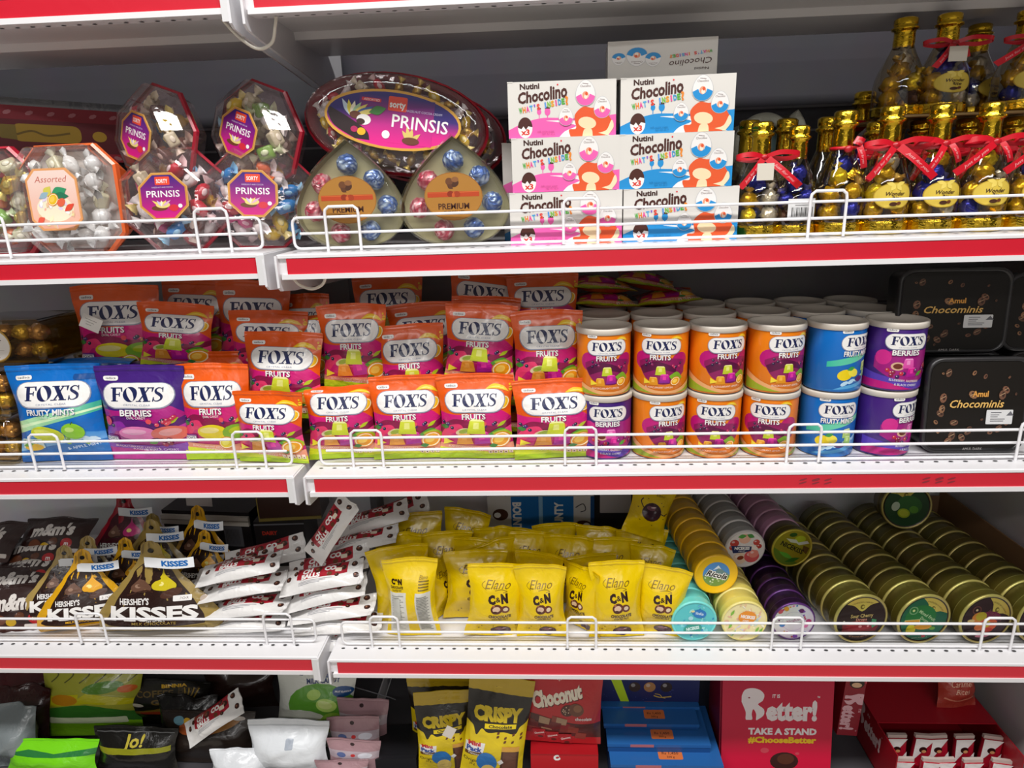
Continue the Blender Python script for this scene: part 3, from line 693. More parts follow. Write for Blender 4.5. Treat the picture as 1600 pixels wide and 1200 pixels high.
# ================================================================== middle shelf: candy bags
GB = 'fruit candy bags on the middle shelf'
P = {}
for k, (fl, ov, sd, fo) in {'o0': ('orange', 0, 1, 0), 'o1': ('orange', 0, 2, 0), 'o2': ('orange', 0, 3, 0), 'of': ('orange', 0, 4, .16), 'ov': ('orange', 1, 5, 0), 'pu': ('purple', 1, 6, 0), 'bl': ('blue', 0, 7, 0), 'bf': ('blue', 0, 8, .1), 'pf': ('purple', 1, 9, .1)}.items():
    a, TC = fox_art(fl, .11, .145, ov)
    bb = C('d05a1a') if fl == 'orange' else TC
    P[k] = bag('candy_bag', .11, .145, .034, a, (lambda u, v, TC=TC: TC), back=bb, seed=sd, fold=fo, material='film')
zB, zBl = top('B'), top('B', True)
cb = 'candy bag'
B = lambda k, box, Y, lab, z=None, rx=0., rz=0., ry=0.: fit(P[k], .11, .145, box, Y, lab, cb, GB, z, rx, ry, rz)
B('bl', (22, 570, 162, 734), .065, 'blue fruity mints candy bag standing at the front beside the gold chocolate boxes', zBl, -.08, .06)
B('pu', (154, 572, 298, 734), .065, 'purple berries candy bag at the front between the blue bag and an orange bag', zBl, -.06, -.03)
B('ov', (282, 570, 394, 732), .066, 'orange bag with oval yellow candy print at the front right of the purple bag', zBl, -.06, .04)
B('o0', (364, 612, 480, 732), .05, 'small orange fruits bag at the front just left of the shelf joint', zBl, -.04, -.12)
B('of', (478, 592, 588, 732), .062, 'orange fruits bag with its top folded down at the shelf joint', zB, -.05, .05)
B('o1', (580, 588, 694, 733), .06, 'orange fruits bag in the front row right of the folded-top bag', zB, -.06, .06)
B('o2', (684, 586, 804, 733), .058, 'orange fruits bag in the front row, fourth from the candy cans', zB, -.05, .0)
B('o0', (802, 593, 930, 731), .056, 'orange fruits bag in the front row touching the lower purple can', zB, -.05, .1)
B('bf', (60, 553, 206, 700), .105, 'blue candy bag with bent top behind the front blue bag', zBl, -.1)
B('pf', (190, 556, 306, 700), .105, 'purple candy bag with bent top behind the front purple bag', zBl, -.1)
B('o1', (280, 552, 396, 700), .11, 'orange bag directly behind the oval-candy orange front bag', zBl, -.1)
# upper tier, standing on the bags laid flat behind the front row
B('o1', (376, 520, 502, 652), .085, 'orange fruits bag of the upper tier above the small front bag', None, -.1, -.06, .04)
B('o2', (500, 476, 606, 610), .1, 'orange fruits bag standing alone in the upper tier above the folded-top bag', None, -.06, .05)
B('o0', (592, 508, 700, 640), .095, 'orange fruits bag of the upper tier, third from the cans, bottom hidden', None, -.1, .04, -.04)
B('o1', (688, 476, 802, 604), .09, 'orange fruits bag in the upper tier with another bag resting behind its top', None, -.08, -.03, .07)
B('o2', (800, 486, 912, 622), .088, 'orange fruits bag in the upper tier beside the upper orange can', None, -.08, .08)
B('o0', (354, 486, 478, 600), .13, 'orange bag peeking over the upper tier bag near the shelf joint', None, -.1, .02, .05)
B('of', (440, 480, 510, 600), .14, 'narrow strip of orange bag seen behind the upper tier near the joint', None, -.1, .05)
B('o2', (610, 474, 726, 600), .14, 'crumpled orange bag behind the upper tier with tilted logo', None, -.2, .05, -.05)
B('o0', (696, 464, 806, 600), .145, 'shaded orange bag whose printed word shows just above the leaning upper tier bag', None, -.2, -.05, .06)
B('ov', (690, 422, 800, 540), .2, 'dark orange bag at the back under the shelf edge left of the flat stacked bags', None, -.15, 0, .14)
B('o1', (792, 428, 906, 548), .19, 'dark orange bag at the back directly above the bag beside the cans', None, -.12, .05)
B('o1', (552, 430, 662, 560), .23, 'dark orange bag deep in shade behind the lone upper tier bag', None, -.15, .1)
B('ov', (116, 446, 250, 590), .15, 'orange bag with oval candy print and a small price sticker at the back left', None, -.1, .05)
B('o2', (210, 474, 326, 580), .125, 'orange bag leaning above the purple front bag', None, -.12, .04, .09)
B('o1', (246, 438, 350, 570), .2, 'shaded orange bag half hidden behind the leaning bag above the purple one', None, -.12, 0, .06)
B('ov', (334, 440, 448, 590), .18, 'orange oval-candy bag at the back left of the shelf joint', None, -.12, .06, .05)
B('o0', (436, 460, 516, 590), .21, 'unlit orange bag at the back behind the shelf joint', None, -.12)
sk = Art(); sk.rect(-.016, -.011, .016, .011, C('e6e2dc')); [sk.rect(-.011+.002*i, .004-.004*i, .008-.003*i, .0048-.004*i, C('8a8680')) for i in range(3)]
m = MB(); m.box(-.016, 0, -.011, .016, .0004, .011, C('e6e2dc')); sk.emit(m, face_map((0, 0, 0), (1, 0, 0), (0, 0, 1)), (-.02, -.02, .02, .02)); st_ = m.build('price_sticker', 'label')
p = aty(142, 505, .118); tag(put(st_, p, -.2, .45, 0), 'small crooked price sticker on the back left orange bag', 'sticker')
# bags laid flat underneath the upper tier
for i in range(9):
    x = -.44+i*.1 if i < 4 else -.02+(i-4)*.102
    for k in range(2):
        o = inst(P[('o0', 'o1')[k]], 'orange fruit candy bag lying flat under the upper tier of bags', cb, 'flat orange bags under the upper tier')
        put(o, (x, .115, (zBl if i < 4 else zB)+.022+k*.045), -PI/2, 0, 0, (.88, 1.05, .95))
# flat bags stacked above the back cans
for i, (bx, by, Y, rz, ry, lab) in enumerate([((895, 1000), 452, .2, .1, .12, 'flat orange bag lying on top of the stack above the first can, green edge out'), ((905, 996), 478, .19, .05, .06, 'flat orange bag lying just above the second row can lids at the left'),
        ((962, 1062), 447, .22, -.1, .22, 'flat orange bag tilted on top of the stack close to the shelf edge'), ((998, 1096), 474, .2, -.05, -.1, 'flat orange bag with a white barcode panel above the can lids')]):
    p = aty(sum(bx)/2, by, Y); o = inst(P[('o2', 'o0')[i % 2]], lab, cb, GB); put(o, (p.x, Y, p.z), PI/2+PI, ry, rz, (.95, .8, .9))
# ------------------------------------------------------------------ cans
CANS = {k: can(k) for k in FL}
rows = [(('orange', 947, 0, 'upper orange can at the left end of the row beside the bags'), ('orange', 1040, -.2, 'upper orange can, second from the bags'), ('orange', 1131, .14, 'upper orange can, third from the bags'),
         ('orange', 1226, .16, 'upper orange can next to the upper blue can'), ('blue', 1323, .5, 'upper blue fruity mints can, its badge turned to the right'), ('purple', 1419, -.06, 'upper purple berries can beside the black trays')),
        (('purple', 949, 0, 'lower purple berries can half hidden by an orange bag'), ('orange', 1036, .2, 'lower orange can next to the half hidden purple can'), ('orange', 1125, -.18, 'lower orange can in the middle of the three lower orange ones'),
         ('orange', 1216, -.34, 'lower orange can beside the lower blue can, badge turned left'), ('blue', 1310, 0, 'lower blue fruity mints can'), ('purple', 1401, .52, 'lower purple berries can beside the front black tray'))]
for r_, row in enumerate(rows):
    for fl, px, ang, lab in row:
        zz = zB+(.1005 if r_ == 0 else 0); x = aty(px, 560 if r_ == 0 else 665, .043).x
        put(inst(CANS[fl], lab, 'candy can', 'candy cans on the middle shelf'), (x, .043+.0425, zz), 0, 0, ang)
for k in range(2):
    for c in range(6):
        for u in range(2):
            fl = ('orange', 'orange', 'orange', 'orange', 'blue', 'purple')[c]
            put(inst(CANS[fl], 'candy can behind the front row, only its pale lid showing' if u else 'candy can hidden behind the lower front row', 'candy can', 'rear candy cans with only lids showing' if u else 'rear candy cans of the lower layer'), (.424+c*.0833+(.004 if k else .0), .1725+k*.0845, zB+u*.1005), 0, 0, 1.3+c)
# ------------------------------------------------------------------ black trays
def choco_tray():
    w, h, d = .158, .145, .05; a = Art(); R = random.Random(4)
    for i in range(34):
        x, y = R.uniform(-.062, .062), R.uniform(.014, .13); s = R.choice((.0022, .004, .0065, .0075)); ro = R.uniform(0, 3)
        if abs(x) < .05 and .055 < y < .085: continue
        c = C(R.choice(('5f4334', '7a5440', '6a4a3a', '8a6448'))); a.ell(x, y, s, s*.72, c, ro, 9); a.ell(x+s*.15, y+s*.1, s*.6, s*.3, C('3a2620'), ro, 8)
        if s > .005: a.st([(x-s*.6, y-s*.2), (x+s*.5, y+s*.4)], s*.16, C('a88a6a'))
    a.tx('Amul', .004, .0905, .0085, C('d89a4a'), w=.024, bold=.03); a.tx('Chocominis', 0, .0755, .0115, C('e2b566'), w=.082, bold=.015, sh=.25)
    a.rr(.016, .044, .056, .066, .0015, C('dcdcdc'))
    for i, (q, l) in enumerate(((.062, .016), (.0585, .013), (.0555, .011), (.052, .022), (.049, .02))): a.rect(.0225, q-.0008, .0225+l, q+.0004, C('55555a'))
    a.poly([(.046, .057), (.0575, .057), (.052, .064)], C('6a6a70')); a.tx('AMUL DARK', 0, .006, .004, C('b8b4b0'), w=.03, bold=0)
    root = thing('chocolate_tray'); m = MB(); BK, GR = C('17130f'), C('2c2b2c')
    def rg(o, y, r): return [(x, y, z) for x, z in rrect_pts(-w/2+o, o, w/2-o, h-o, r, 5)]
    m.loft([rg(.004, d, .018), rg(.002, .006, .02)], C('141416'), 0, True); m.build('tray_base', 'plastic', root)
    m = MB(); m.loft([rg(0, .010, .022), rg(0, .004, .022), rg(.0015, .002, .021), rg(.004, .0015, .02), rg(.006, .004, .018)], GR, 0, False)
    m.build('rim', 'plastic', root)
    m = MB(); m.loft([rg(.005, .006, .019), rg(.0062, .0035, .018)], BK, 0, True); a.emit(m, face_map((0, .0035, 0), (1, 0, 0), (0, 0, 1)), (-w/2, 0, w/2, h)); m.build('printed_lid', 'card', root)
    return root
CT = choco_tray(); ct = 'chocolate tray'; GT = 'black chocolate trays'
fit(CT, .158, .145, (1450, 562, 1612, 719), .055, 'black chocolate tray standing at the front beside the lower purple can', ct, GT, zB, -.09, 0, -.02)
t2 = fit(CT, .158, .145, (1406, 420, 1580, 552), .105, 'upper black chocolate tray behind the upper purple can', ct, GT, None, -.06, 0, -.05)
fit(CT, .158, .145, (1576, 426, 1752, 556), .1, 'upper black chocolate tray cut by the right edge of the picture', ct, GT, t2.location.z, -.06, 0, -.04)
for k, (x, lab) in enumerate(((t2.location.x+.02, 'black tray under the upper tray, mostly behind the front tray'), (t2.location.x+.182, 'black tray under the upper tray cut by the picture edge'))):
    put(inst(CT, lab, ct, GT), (x, .125, zB), -.03, 0, 0, (1, 1, (t2.location.z-zB-.004)/.145))
# ------------------------------------------------------------------ clear gold chocolate boxes
def praline(col, seed):
    m = MB(); m.sph((0, 0, 0), .0145, .0145, .0135, col, 0, 14, 10, None, .22, seed)
    for k in range(9):
        a = k*.7; m.sph((math.cos(a)*.009, math.sin(a)*.009-.002, .006*math.sin(k*2.3)), .006, .006, .005, col, 0, 6, 5, None, .3, k)
    return m.build('foil_praline', 'foil')
PR = [praline(C('c9a436'), 1), praline(C('b98a4e'), 2)]
def gold_box(label_on):
    w, h, d = .15, .075, .11; root = thing('gift_box'); m = MB()
    rg = lambda y, o, r: [(x, y, z) for x, z in rrect_pts(-w/2+o, o, w/2-o, h-o, r, 3)]
    m.loft([rg(d, .003, .008), rg(.012, .001, .008), rg(.011, .0, .008), rg(.009, 0, .008), rg(.008, .003, .008), rg(.0, .006, .008)], C('ffffff'), 0, True); m.build('clear_lid', 'clear_gold', root)
    m = MB(); m.box(-w/2+.006, .012, .006, w/2-.006, d-.004, .0095, C('a8842a')); m.box(-w/2+.006, d-.008, .006, w/2-.006, d-.004, h-.006, C('8a6a22')); m.build('gold_liner', 'foil', root)
    if label_on:
        a = Art(); a.ell(0, 0, .028, .026, C('caa04a'), n=30); a.ell(0, 0, .0265, .0245, C('ece6e0'), n=30); a.tx('Wonder', 0, .007, .0065, C('5a2a24'), w=.03, bold=.02, sh=.2); a.tx('Bite', 0, -.002, .0075, C('5a2a24'), w=.02, bold=.02, sh=.2)
        a.rect(-.016, -.0085, .016, -.008, C('b8a8a0')); a.poly([(-.007, -.02), (.007, -.02), (0, -.011)], C('9a5a3a'))
        m = MB(); m.lathe([(0, -.001), (.028, -.001), (.028, 0)], C('caa04a'), 0, 30, 'y')
        a.emit(m, face_map((0, -.001, 0), (1, 0, 0), (0, 0, 1)), (-.04, -.04, .04, .04)); o = m.build('round_label', 'label', root); o.location = (0, 0, h/2)
    return root
GX = [gold_box(True), gold_box(False)]
def fill_box(o, lab, n=5, s=1.0, rows=2):
    for i in range(n):
        for k in range(rows):
            c = inst(PR[(i+k) % 2], lab, 'praline', 'gold foil pralines in the clear boxes'); M = o.matrix_basis if False else Matrix.LocRotScale(o.location, o.rotation_euler, o.scale)
            put(c, M @ Vector((-.056+i*.028, .028, .024+k*.028)), 0, 0, i*1.3+k)
xb = aty(-5, 700, .05).x
for i, (lab, X, Y, zz, g, pl) in enumerate([('clear box of gold pralines at the bottom of the stack by the left picture edge', xb-.048, .05, zBl, 1, 'gold praline in the bottom clear box of the left stack'),
        ('clear box of gold pralines second from the bottom by the left picture edge', xb-.046, .052, zBl+.076, 1, 'gold praline in the second clear box of the left stack'),
        ('clear box of gold pralines with a round white label, on top of the left stack', xb+.012, .08, zBl+.152, 0, 'gold praline in the labelled clear box of the left stack'),
        ('clear praline box standing in shade behind the labelled one', xb+.085, .2, zBl+.13, 1, 'gold praline in the shaded clear box behind')]):
    o = put(inst(GX[g], lab, 'gift box', 'clear praline boxes'), (X, Y, zz), 0, 0, -.02, (1, 1, 1) if i < 3 else (.6, 1, 1)); bpy.context.view_layer.update(); fill_box(o, pl)
# ================================================================== upper shelf
zA, zAl = top('A'), top('A', True)
FONTC = C('3b1d18')
def M_of(o): return Matrix.LocRotScale(o.location, o.rotation_euler, o.scale)
# ------------------------------------------------------------------ wrapped sweets
def sweet(name, col, kind, seed, mt='shiny_film', col2=None):
    m = MB(); R = random.Random(seed); c2 = col2 or mixc(col, (1, 1, 1), .35)
    if kind == 'cube': m.rbox(-.011, -.008, -.009, .011, .008, .009, .003, col, 0)
    elif kind == 'ball': m.sph((0, 0, 0), .0115, .0105, .0105, col, 0, 12, 8, None, .2, seed)
    else: m.sph((0, 0, 0), .0145, .009, .009, col, 0, 12, 8, None, .25, seed)
    m.sph((0, -.0085, .001), .006, .0015, .004, c2, 0, 8, 5)
    for s in (-1, 1):                              # twisted ends opening into crimped fans
        rings = []
        for q, rr in ((.010, .004), (.0135, .0016), (.0165, .005), (.0225, .0085)):
            rings.append([(s*q+.001*math.sin(3*k), rr*math.cos(2*PI*k/8)*(.55 if q > .014 else 1), rr*math.sin(2*PI*k/8)+(.0016*(-1)**k if q > .02 else 0)) for k in range(8)])
        m.loft(rings, c2 if kind != 'ball' else col, 0, False)
    return m.build(name, mt)
SW = {k: sweet('wrapped_sweet', C(c), kd, i, 'foil' if f else 'shiny_film', C(c2)) for i, (k, c, kd, f, c2) in enumerate([
    ('white', 'e9e6e2', 'oval', 0, 'ffffff'), ('red', 'c21d34', 'oval', 0, 'f0d8d8'), ('yellow', 'e2c21a', 'oval', 0, 'f6ea9a'), ('blue', '1e7fc4', 'oval', 0, '9ed4f0'),
    ('pink', 'd85a94', 'ball', 0, 'f2c2d4'), ('green', '7fae4a', 'cube', 0, 'dfeec2'), ('gold', 'caa02a', 'oval', 1, 'e8d070'), ('pale', 'cfc8a8', 'cube', 0, 'eee8d0'),
    ('purple', '7a2a8a', 'ball', 0, 'd0a2d8'), ('brown', '5a3020', 'cube', 0, 'd8c8b8'), ('orange', 'e8702a', 'ball', 0, 'f8d0a8'), ('navy', '2a2f9a', 'ball', 1, '5a62d0'), ('clear', 'dcdad8', 'ball', 0, 'f6f6f6')])}
SWN = {'white': 'white', 'red': 'red', 'yellow': 'yellow', 'blue': 'blue', 'pink': 'pink', 'green': 'pale green', 'gold': 'gold', 'pale': 'cream', 'purple': 'purple', 'brown': 'brown', 'orange': 'orange', 'navy': 'dark blue foil', 'clear': 'silvery white'}
def fill(o, spots, cols, where, seed=0, s=1.0, grp=None):
    R = random.Random(seed); M = M_of(o)
    for i, p in enumerate(spots):
        k = cols[i % len(cols)]; c = inst(SW[k], '%s wrapped sweet %s' % (SWN[k], where), 'sweet', grp or 'wrapped sweets in clear tubs')
        put(c, M @ Vector(p), R.uniform(-.6, .6), R.uniform(-1.2, 1.2), R.uniform(-.9, .9), s*R.uniform(.9, 1.15))
# ------------------------------------------------------------------ octagonal tubs
def octo(r, y, a0=PI/8, sx=1., sz=1., cz=0.):
    return [(r*sx*math.cos(a0+k*PI/4)/math.cos(PI/8), y, cz+r*sz*math.sin(a0+k*PI/4)/math.cos(PI/8)) for k in range(8)]
def prinsis_label(a, r):
    a.poly([(x, z) for x, _, z in octo(r, 0)], C('c98a3c')); a.poly([(x, z) for x, _, z in octo(r*.93, 0)], vgrad(-r, r*.8, C('d2127c'), C('2b1a78')))
    a.rr(-r*.3, r*.5, r*.32, r*.86, r*.04, C('e2452a')); a.tx('SORTY', 0, r*.67, r*.17, OFFW, w=r*.48, bold=.02); a.tx('HAZELNUT AND COCOA', 0, r*.40, r*.06, C('d8c8e8'), w=r*.9, bold=0)
    a.tx('PRINSIS', 0, r*.12, r*.28, OFFW, w=r*1.4, bold=.01); a.ell(-r*.2, -r*.5, r*.34, r*.12, C('6a3a20')); a.ell(-r*.05, -r*.36, r*.3, r*.14, C('e2cf7a'))
    for i in range(5): leaf(a, -r*.1, -r*.44, -r*.5+i*r*.2, -r*.16, r*.05, C(('e8d26a', 'c8b8e0', 'f2ead0', 'e8d26a', 'd8a8c8')[i]))
    a.ell(r*.4, -r*.5, r*.2, r*.15, C('d02a3a')); a.ell(r*.68, -r*.42, r*.09, r*.09, OFFW)
def oct_tub():
    root = thing('candy_tub'); m = MB(); W = C('ffffff')
    m.loft([octo(.069, .05), octo(.070, .036), octo(.067, .028), octo(.049, .003), octo(.046, .001), octo(.044, .003), octo(.040, .0015)], W, 0, True, smooth=False); m.build('clear_lid', 'clear_pink', root)
    m = MB(); rc = C('a3142c'); m.loft([octo(.0695, .047), octo(.0725, .05), octo(.0725, .056), octo(.069, .058)], rc, 0, False, smooth=False); m.build('red_rim', 'plastic', root)
    m = MB(); m.loft([octo(.0675, .057), octo(.06, .085)], C('ffffff'), 0, False, smooth=False); m.add(octo(.06, .085), [tuple(range(8))], W, 0, False); m.build('clear_base', 'clear_pink', root)
    a = Art(); prinsis_label(a, .031); m = MB(); m.loft([octo(.032, .001), octo(.032, -.0005)], C('d8a860'), 0, True, smooth=False); a.emit(m, face_map((0, -.0005, 0), (1, 0, 0), (0, 0, 1)), (-.05, -.05, .05, .05)); m.build('printed_label', 'card', root)
    return root
OT = oct_tub(); ring_spots = [(.041*math.cos(a)*k, y, .041*math.sin(a)*k) for a, k, y in [(i*.571+.2, 1+.1*math.sin(i*5), .035+.010*math.sin(i*3)) for i in range(11)]]+[(x, .058, z) for x, z in ((-.04, -.02), (-.01, -.035), (.025, -.03), (.04, .0), (0, .01), (-.03, .02), (.02, .03), (-.028, -.045), (.012, -.052), (.038, -.04), (-.048, .005))]
low_spots = [p for p in ring_spots if p[2] < .038]
for (px, py, Y, rz, ry, rx, lab, cols, wh) in [
        (258, 322, .045, .06, .0, -.14, 'octagonal clear candy tub standing next to the orange-rimmed tub', ['red', 'white', 'red', 'pale', 'yellow', 'white', 'pink', 'blue', 'brown'], 'in the lower tub next to the orange-rimmed tub'),
        (398, 322, .062, .14, .05, -.14, 'octagonal clear candy tub in front of the shelf joint', ['blue', 'white', 'orange', 'blue', 'white', 'red', 'pink', 'white', 'yellow', 'blue'], 'in the lower tub in front of the shelf joint'),
        (212, 212, .085, -.5, .3, -.1, 'octagonal clear tub turned left, lying on top of two others', ['pale', 'yellow', 'brown', 'pale', 'red', 'white', 'brown', 'blue'], 'in the upper tub turned left'),
        (372, 207, .085, -.42, .35, -.1, 'octagonal clear tub turned left, on top beside the shelf upright', ['pale', 'white', 'green', 'pale', 'yellow', 'blue', 'brown', 'pale'], 'in the upper tub beside the shelf upright')]:
    p = aty(px, py, Y)
    if Y < .07: p.z = zAl+.0775
    o = put(inst(OT, lab, 'candy tub', 'octagonal candy tubs'), p, rx, ry, rz, (1.06, .75, 1.0)); bpy.context.view_layer.update(); fill(o, low_spots if Y < .07 else ring_spots, cols, wh, int(px), 1.0)
def sq_oct(hw, hh, c, y): return [(x, y, z) for x, z in ((hw, -hh+c), (hw, hh-c), (hw-c, hh), (-hw+c, hh), (-hw, hh-c), (-hw, -hh+c), (-hw+c, -hh), (hw-c, -hh))]
def assorted_tub(rimcol, label=True, backc=None):
    root = thing('candy_tub'); m = MB(); W = C('ffffff')
    m.loft([sq_oct(.07, .072, .028, .032), sq_oct(.0715, .073, .028, .012), sq_oct(.069, .071, .027, .004), sq_oct(.062, .064, .025, 0), sq_oct(.057, .059, .023, .004), sq_oct(.05, .052, .02, -.004), sq_oct(.045, .047, .018, -.006), sq_oct(.04, .042, .016, -.005)], W, 0, True, smooth=False); m.build('clear_lid', 'clear', root)
    m = MB(); rc = C(rimcol); m.loft([sq_oct(.0715, .0735, .028, .03), sq_oct(.0745, .0765, .029, .033), sq_oct(.0745, .0765, .029, .042), sq_oct(.069, .071, .027, .046), sq_oct(.064, .066, .026, .075)], rc, 0, False, smooth=False); m.add(sq_oct(.066, .068, .026, .05), [tuple(range(8))], C(backc) if backc else rc, 0, False); m.build('coloured_base', 'plastic', root)
    if label:
        a = Art(); a.poly([(x, z) for x, _, z in sq_oct(.0385, .0415, .014, 0)], C('e8a46a')); a.poly([(x, z) for x, _, z in sq_oct(.036, .039, .0135, 0)], vgrad(-.04, .035, C('f2b49a'), C('f6dcd2')))
        a.tx('Assorted', 0, .0275, .0085, C('c86a5a'), w=.05, bold=0, sh=.3)
        R = random.Random(3); a.ell(0, -.012, .028, .018, C('f6eed2'))
        for i in range(26): x, y = R.uniform(-.027, .027), R.uniform(-.033, .002); leaf(a, x, y, x+R.uniform(-.01, .01), y+R.uniform(-.01, .01), .0025, C(R.choice(('f8f2cc', 'f2e6a8', 'ffffff', 'f0c8a0', 'e8d8f0', 'f6b8a0'))))
        leaf(a, -.004, .004, .022, .014, .008, C('3a9a6a')); leaf(a, 0, .006, .024, .004, .005, C('2f7a5a')); leaf(a, -.014, .004, -.002, .018, .006, C('d8cf5a')); leaf(a, -.022, .002, -.006, .01, .004, C('9ab8c8')); orange_slice(a, -.001, .0, .0095, .8, 'f0c22a'); a.ell(.011, -.004, .007, .005, C('e86a4a'), .6); leaf(a, .014, -.016, .03, -.006, .004, C('e8503a')); leaf(a, -.03, -.03, -.018, -.024, .004, C('e8604a'))
        m = MB(); m.loft([sq_oct(.039, .042, .0145, -.0055), sq_oct(.039, .042, .0145, -.007)], C('e8a46a'), 0, True, smooth=False); a.emit(m, face_map((0, -.007, 0), (1, 0, 0), (0, 0, 1)), (-.05, -.05, .05, .05)); m.build('printed_label', 'card', root)
    return root
bx = [(-.045+.03*(i % 4), .022+.006*((i*7) % 3), -.048+.024*(i//4)) for i in range(20)]
AT = assorted_tub('e8682e', True, 'efe6de'); p = aty(93, 329, .05); p.z = zAl+.078
o = put(inst(AT, 'clear tub with clipped corners and an orange base, full of white sweets', 'candy tub', 'clipped-corner candy tubs'), p, -.05, 0, -.13, (1.06, .8, 1.0)); bpy.context.view_layer.update(); fill(o, bx, ['white', 'clear', 'white', 'clear', 'white', 'pale'], 'in the orange-based tub', 5, 1.0)
AT2 = assorted_tub('b81e34', False); p = aty(-36, 335, .065); p.z = zAl+.078
o = put(inst(AT2, 'clear tub of mixed coloured sweets cut by the left picture edge', 'candy tub', 'clipped-corner candy tubs'), p, 0, 0, -.1, 1.0); bpy.context.view_layer.update(); fill(o, bx, ['red', 'brown', 'orange', 'pale', 'red', 'yellow', 'green', 'gold'], 'in the tub cut by the picture edge', 9)
# long dark red gift box lying behind
m = MB(); L, H, D = .25, .078, .09; a = Art(); dk = C('6a0f20')
m.box(0, 0, 0, L, D, H, dk)
a.rect(0, .058, L, H, C('8a1428')); a.rect(0, 0, L, .012, C('b01c34')); a.rr(.045, .026, .135, .052, .01, C('b8992a')); a.poly([(.03, .05), (.02, .04), (.03, .03), (.05, .028), (.05, .05)], C('8a7a2a')); a.curve([(.05, .036), (.07, .042), (.09, .036), (.12, .041)], .003, C('7a6418'))
for i in range(9): a.ell(.014+i*.028, .068, .006, .003, C('b07078'), .4, 7); a.ell(.014+i*.028, .006, .006, .003, C('c08088'), -.3, 7)
a.ell(.16, .038, .01, .008, C('c8a02a')); a.emit(m, face_map((0, 0, 0), (1, 0, 0), (0, 0, 1)), (0, 0, L, H)); root = thing('gift_box'); m.build('box_sleeve', 'card', root)
m = MB(); m.box(.01, .008, H, L-.01, D-.008, H+.012, C('ffffff')); m.build('clear_window', 'clear_smoke', root)
p = aty(-30, 246, .14); tag(root, 'long dark red gift box with a yellow name plate, behind the orange-based tub', 'gift box'); put(root, (p.x, .14, p.z), 0, .05, .55)
m = MB(); m.rbox(-.09, 0, 0, .05, .06, .085, .006, C('9c1a2c')); a = Art(); a.ell(.02, .055, .02, .013, C('c8861e')); a.rect(-.09, .01, .05, .02, C('c23a4a')); a.emit(m, face_map((0, 0, 0), (1, 0, 0), (0, 0, 1)), (-.09, 0, .05, .085)); o = m.build('gift_box', 'shiny_film')
p = aty(40, 380, .17); tag(put(o, (p.x-.01, .165, zAl), 0, 0, .2, (1.2, 1, 1.55)), 'red sweet box with a gold oval, supporting the long red gift box', 'gift box')
# ------------------------------------------------------------------ oval platter tubs
def oval(rx, rz, y, n=36): return [(rx*math.cos(2*PI*k/n), y, rz*math.sin(2*PI*k/n)*(1+.07*abs(math.cos(2*PI*k/n))**3)) for k in range(n)]
def platter():
    root = thing('candy_platter'); m = MB(); W = C('ffffff')
    m.loft([oval(.128, .066, .026), oval(.125, .0635, .01), oval(.118, .058, .002), oval(.106, .050, .006), oval(.098, .043, .002), oval(.093, .039, .0)], W, 0, True); m.build('clear_lid', 'clear_pink', root)
    m = MB(); m.loft([oval(.129, .067, .025), oval(.132, .070, .028), oval(.132, .070, .034), oval(.128, .066, .036), oval(.112, .054, .06)], lambda i, j: C('b5182e') if i < 4 else C('3a0c14'), 0, False)
    m.add(oval(.112, .054, .06), [tuple(range(36))], C('5a1420'), 0, False); a = Art()
    m.build('red_base', 'plastic', root)
    a = Art(); a.ell(0, 0, .094, .0385, C('d8a23c'), n=40); gb = lambda x, y: mixc(C('e2148a'), C('2a1a72'), sstep(-.022, .006, y-.02*x))
    a.poly([(.0915*math.cos(t*PI/20), .0362*math.sin(t*PI/20)) for t in range(40)], gb)
    for i in range(-9, 10): a.rect(.008*i, -.03, .008*i+.008, .03, lambda x, y, g=gb: g(x, y)) if abs(i) < 7 else None
    a.poly(cr([(-.088, .008), (-.06, -.004), (-.035, -.018), (-.03, -.03)], 5)+cr([(-.05, -.03), (-.08, -.016), (-.09, 0)], 5), C('241014'))
    a.rr(-.008, .012, .018, .031, .002, C('e2432a')); a.tx('sorty', .005, .021, .0085, OFFW, w=.022, bold=.03); a.tx('PRINSIS', .038, -.001, .0165, OFFW, w=.078, bold=.01, rot=-.02); a.tx('HAZELNUT COCOA CREAM', .042, .0145, .003, C('cfc8e8'), w=.05, bold=0); a.rr(-.045, .021, -.018, .0255, .001, C('d8263a')); a.tx('ASSORTED', -.031, .0232, .003, OFFW, w=.022, bold=0)
    for i in range(7): leaf(a, -.058, -.002, -.072+i*.009, .02-.001*i*i*.2, .0035, C(('c8d8e8', 'e2d24a', 'f2ead0', 'a8c8a0', 'e8d26a', '3a5a9a', 'd8c870')[i]))
    a.ell(-.052, .001, .008, .005, C('6a3a24')); a.ell(-.04, -.004, .01, .007, OFFW); a.ell(-.044, -.007, .006, .004, C('3a2018')); leaf(a, -.034, .006, -.01, .014, .006, C('3f7a3a')); a.ell(-.042, -.02, .006, .005, C('e8b01a')); a.ell(-.052, -.018, .005, .004, C('b01a5a'))
    a.ell(-.008, -.02, .0055, .0055, OFFW)
    for x, y in ((.014, -.012), (.02, -.006), (.028, -.008), (.04, -.014)): leaf(a, .026, -.026, x, y, .003, C('d8c06a'))
    a.ell(.027, -.025, .012, .005, C('6a3420'))
    m = MB(); m.loft([oval(.095, .0395, .0005), oval(.095, .0395, -.001)], C('d8a23c'), 0, True)
    a.emit(m, face_map((0, -.001, 0), (1, 0, 0), (0, 0, 1)), (-.1, -.05, .1, .05)); m.build('printed_label', 'card', root)
    return root
PL = platter(); ov_sp = [(.102*math.cos(t), .018+.003*math.sin(9*t), .0475*math.sin(t)) for t in [k*2*PI/24 for k in range(24)]]
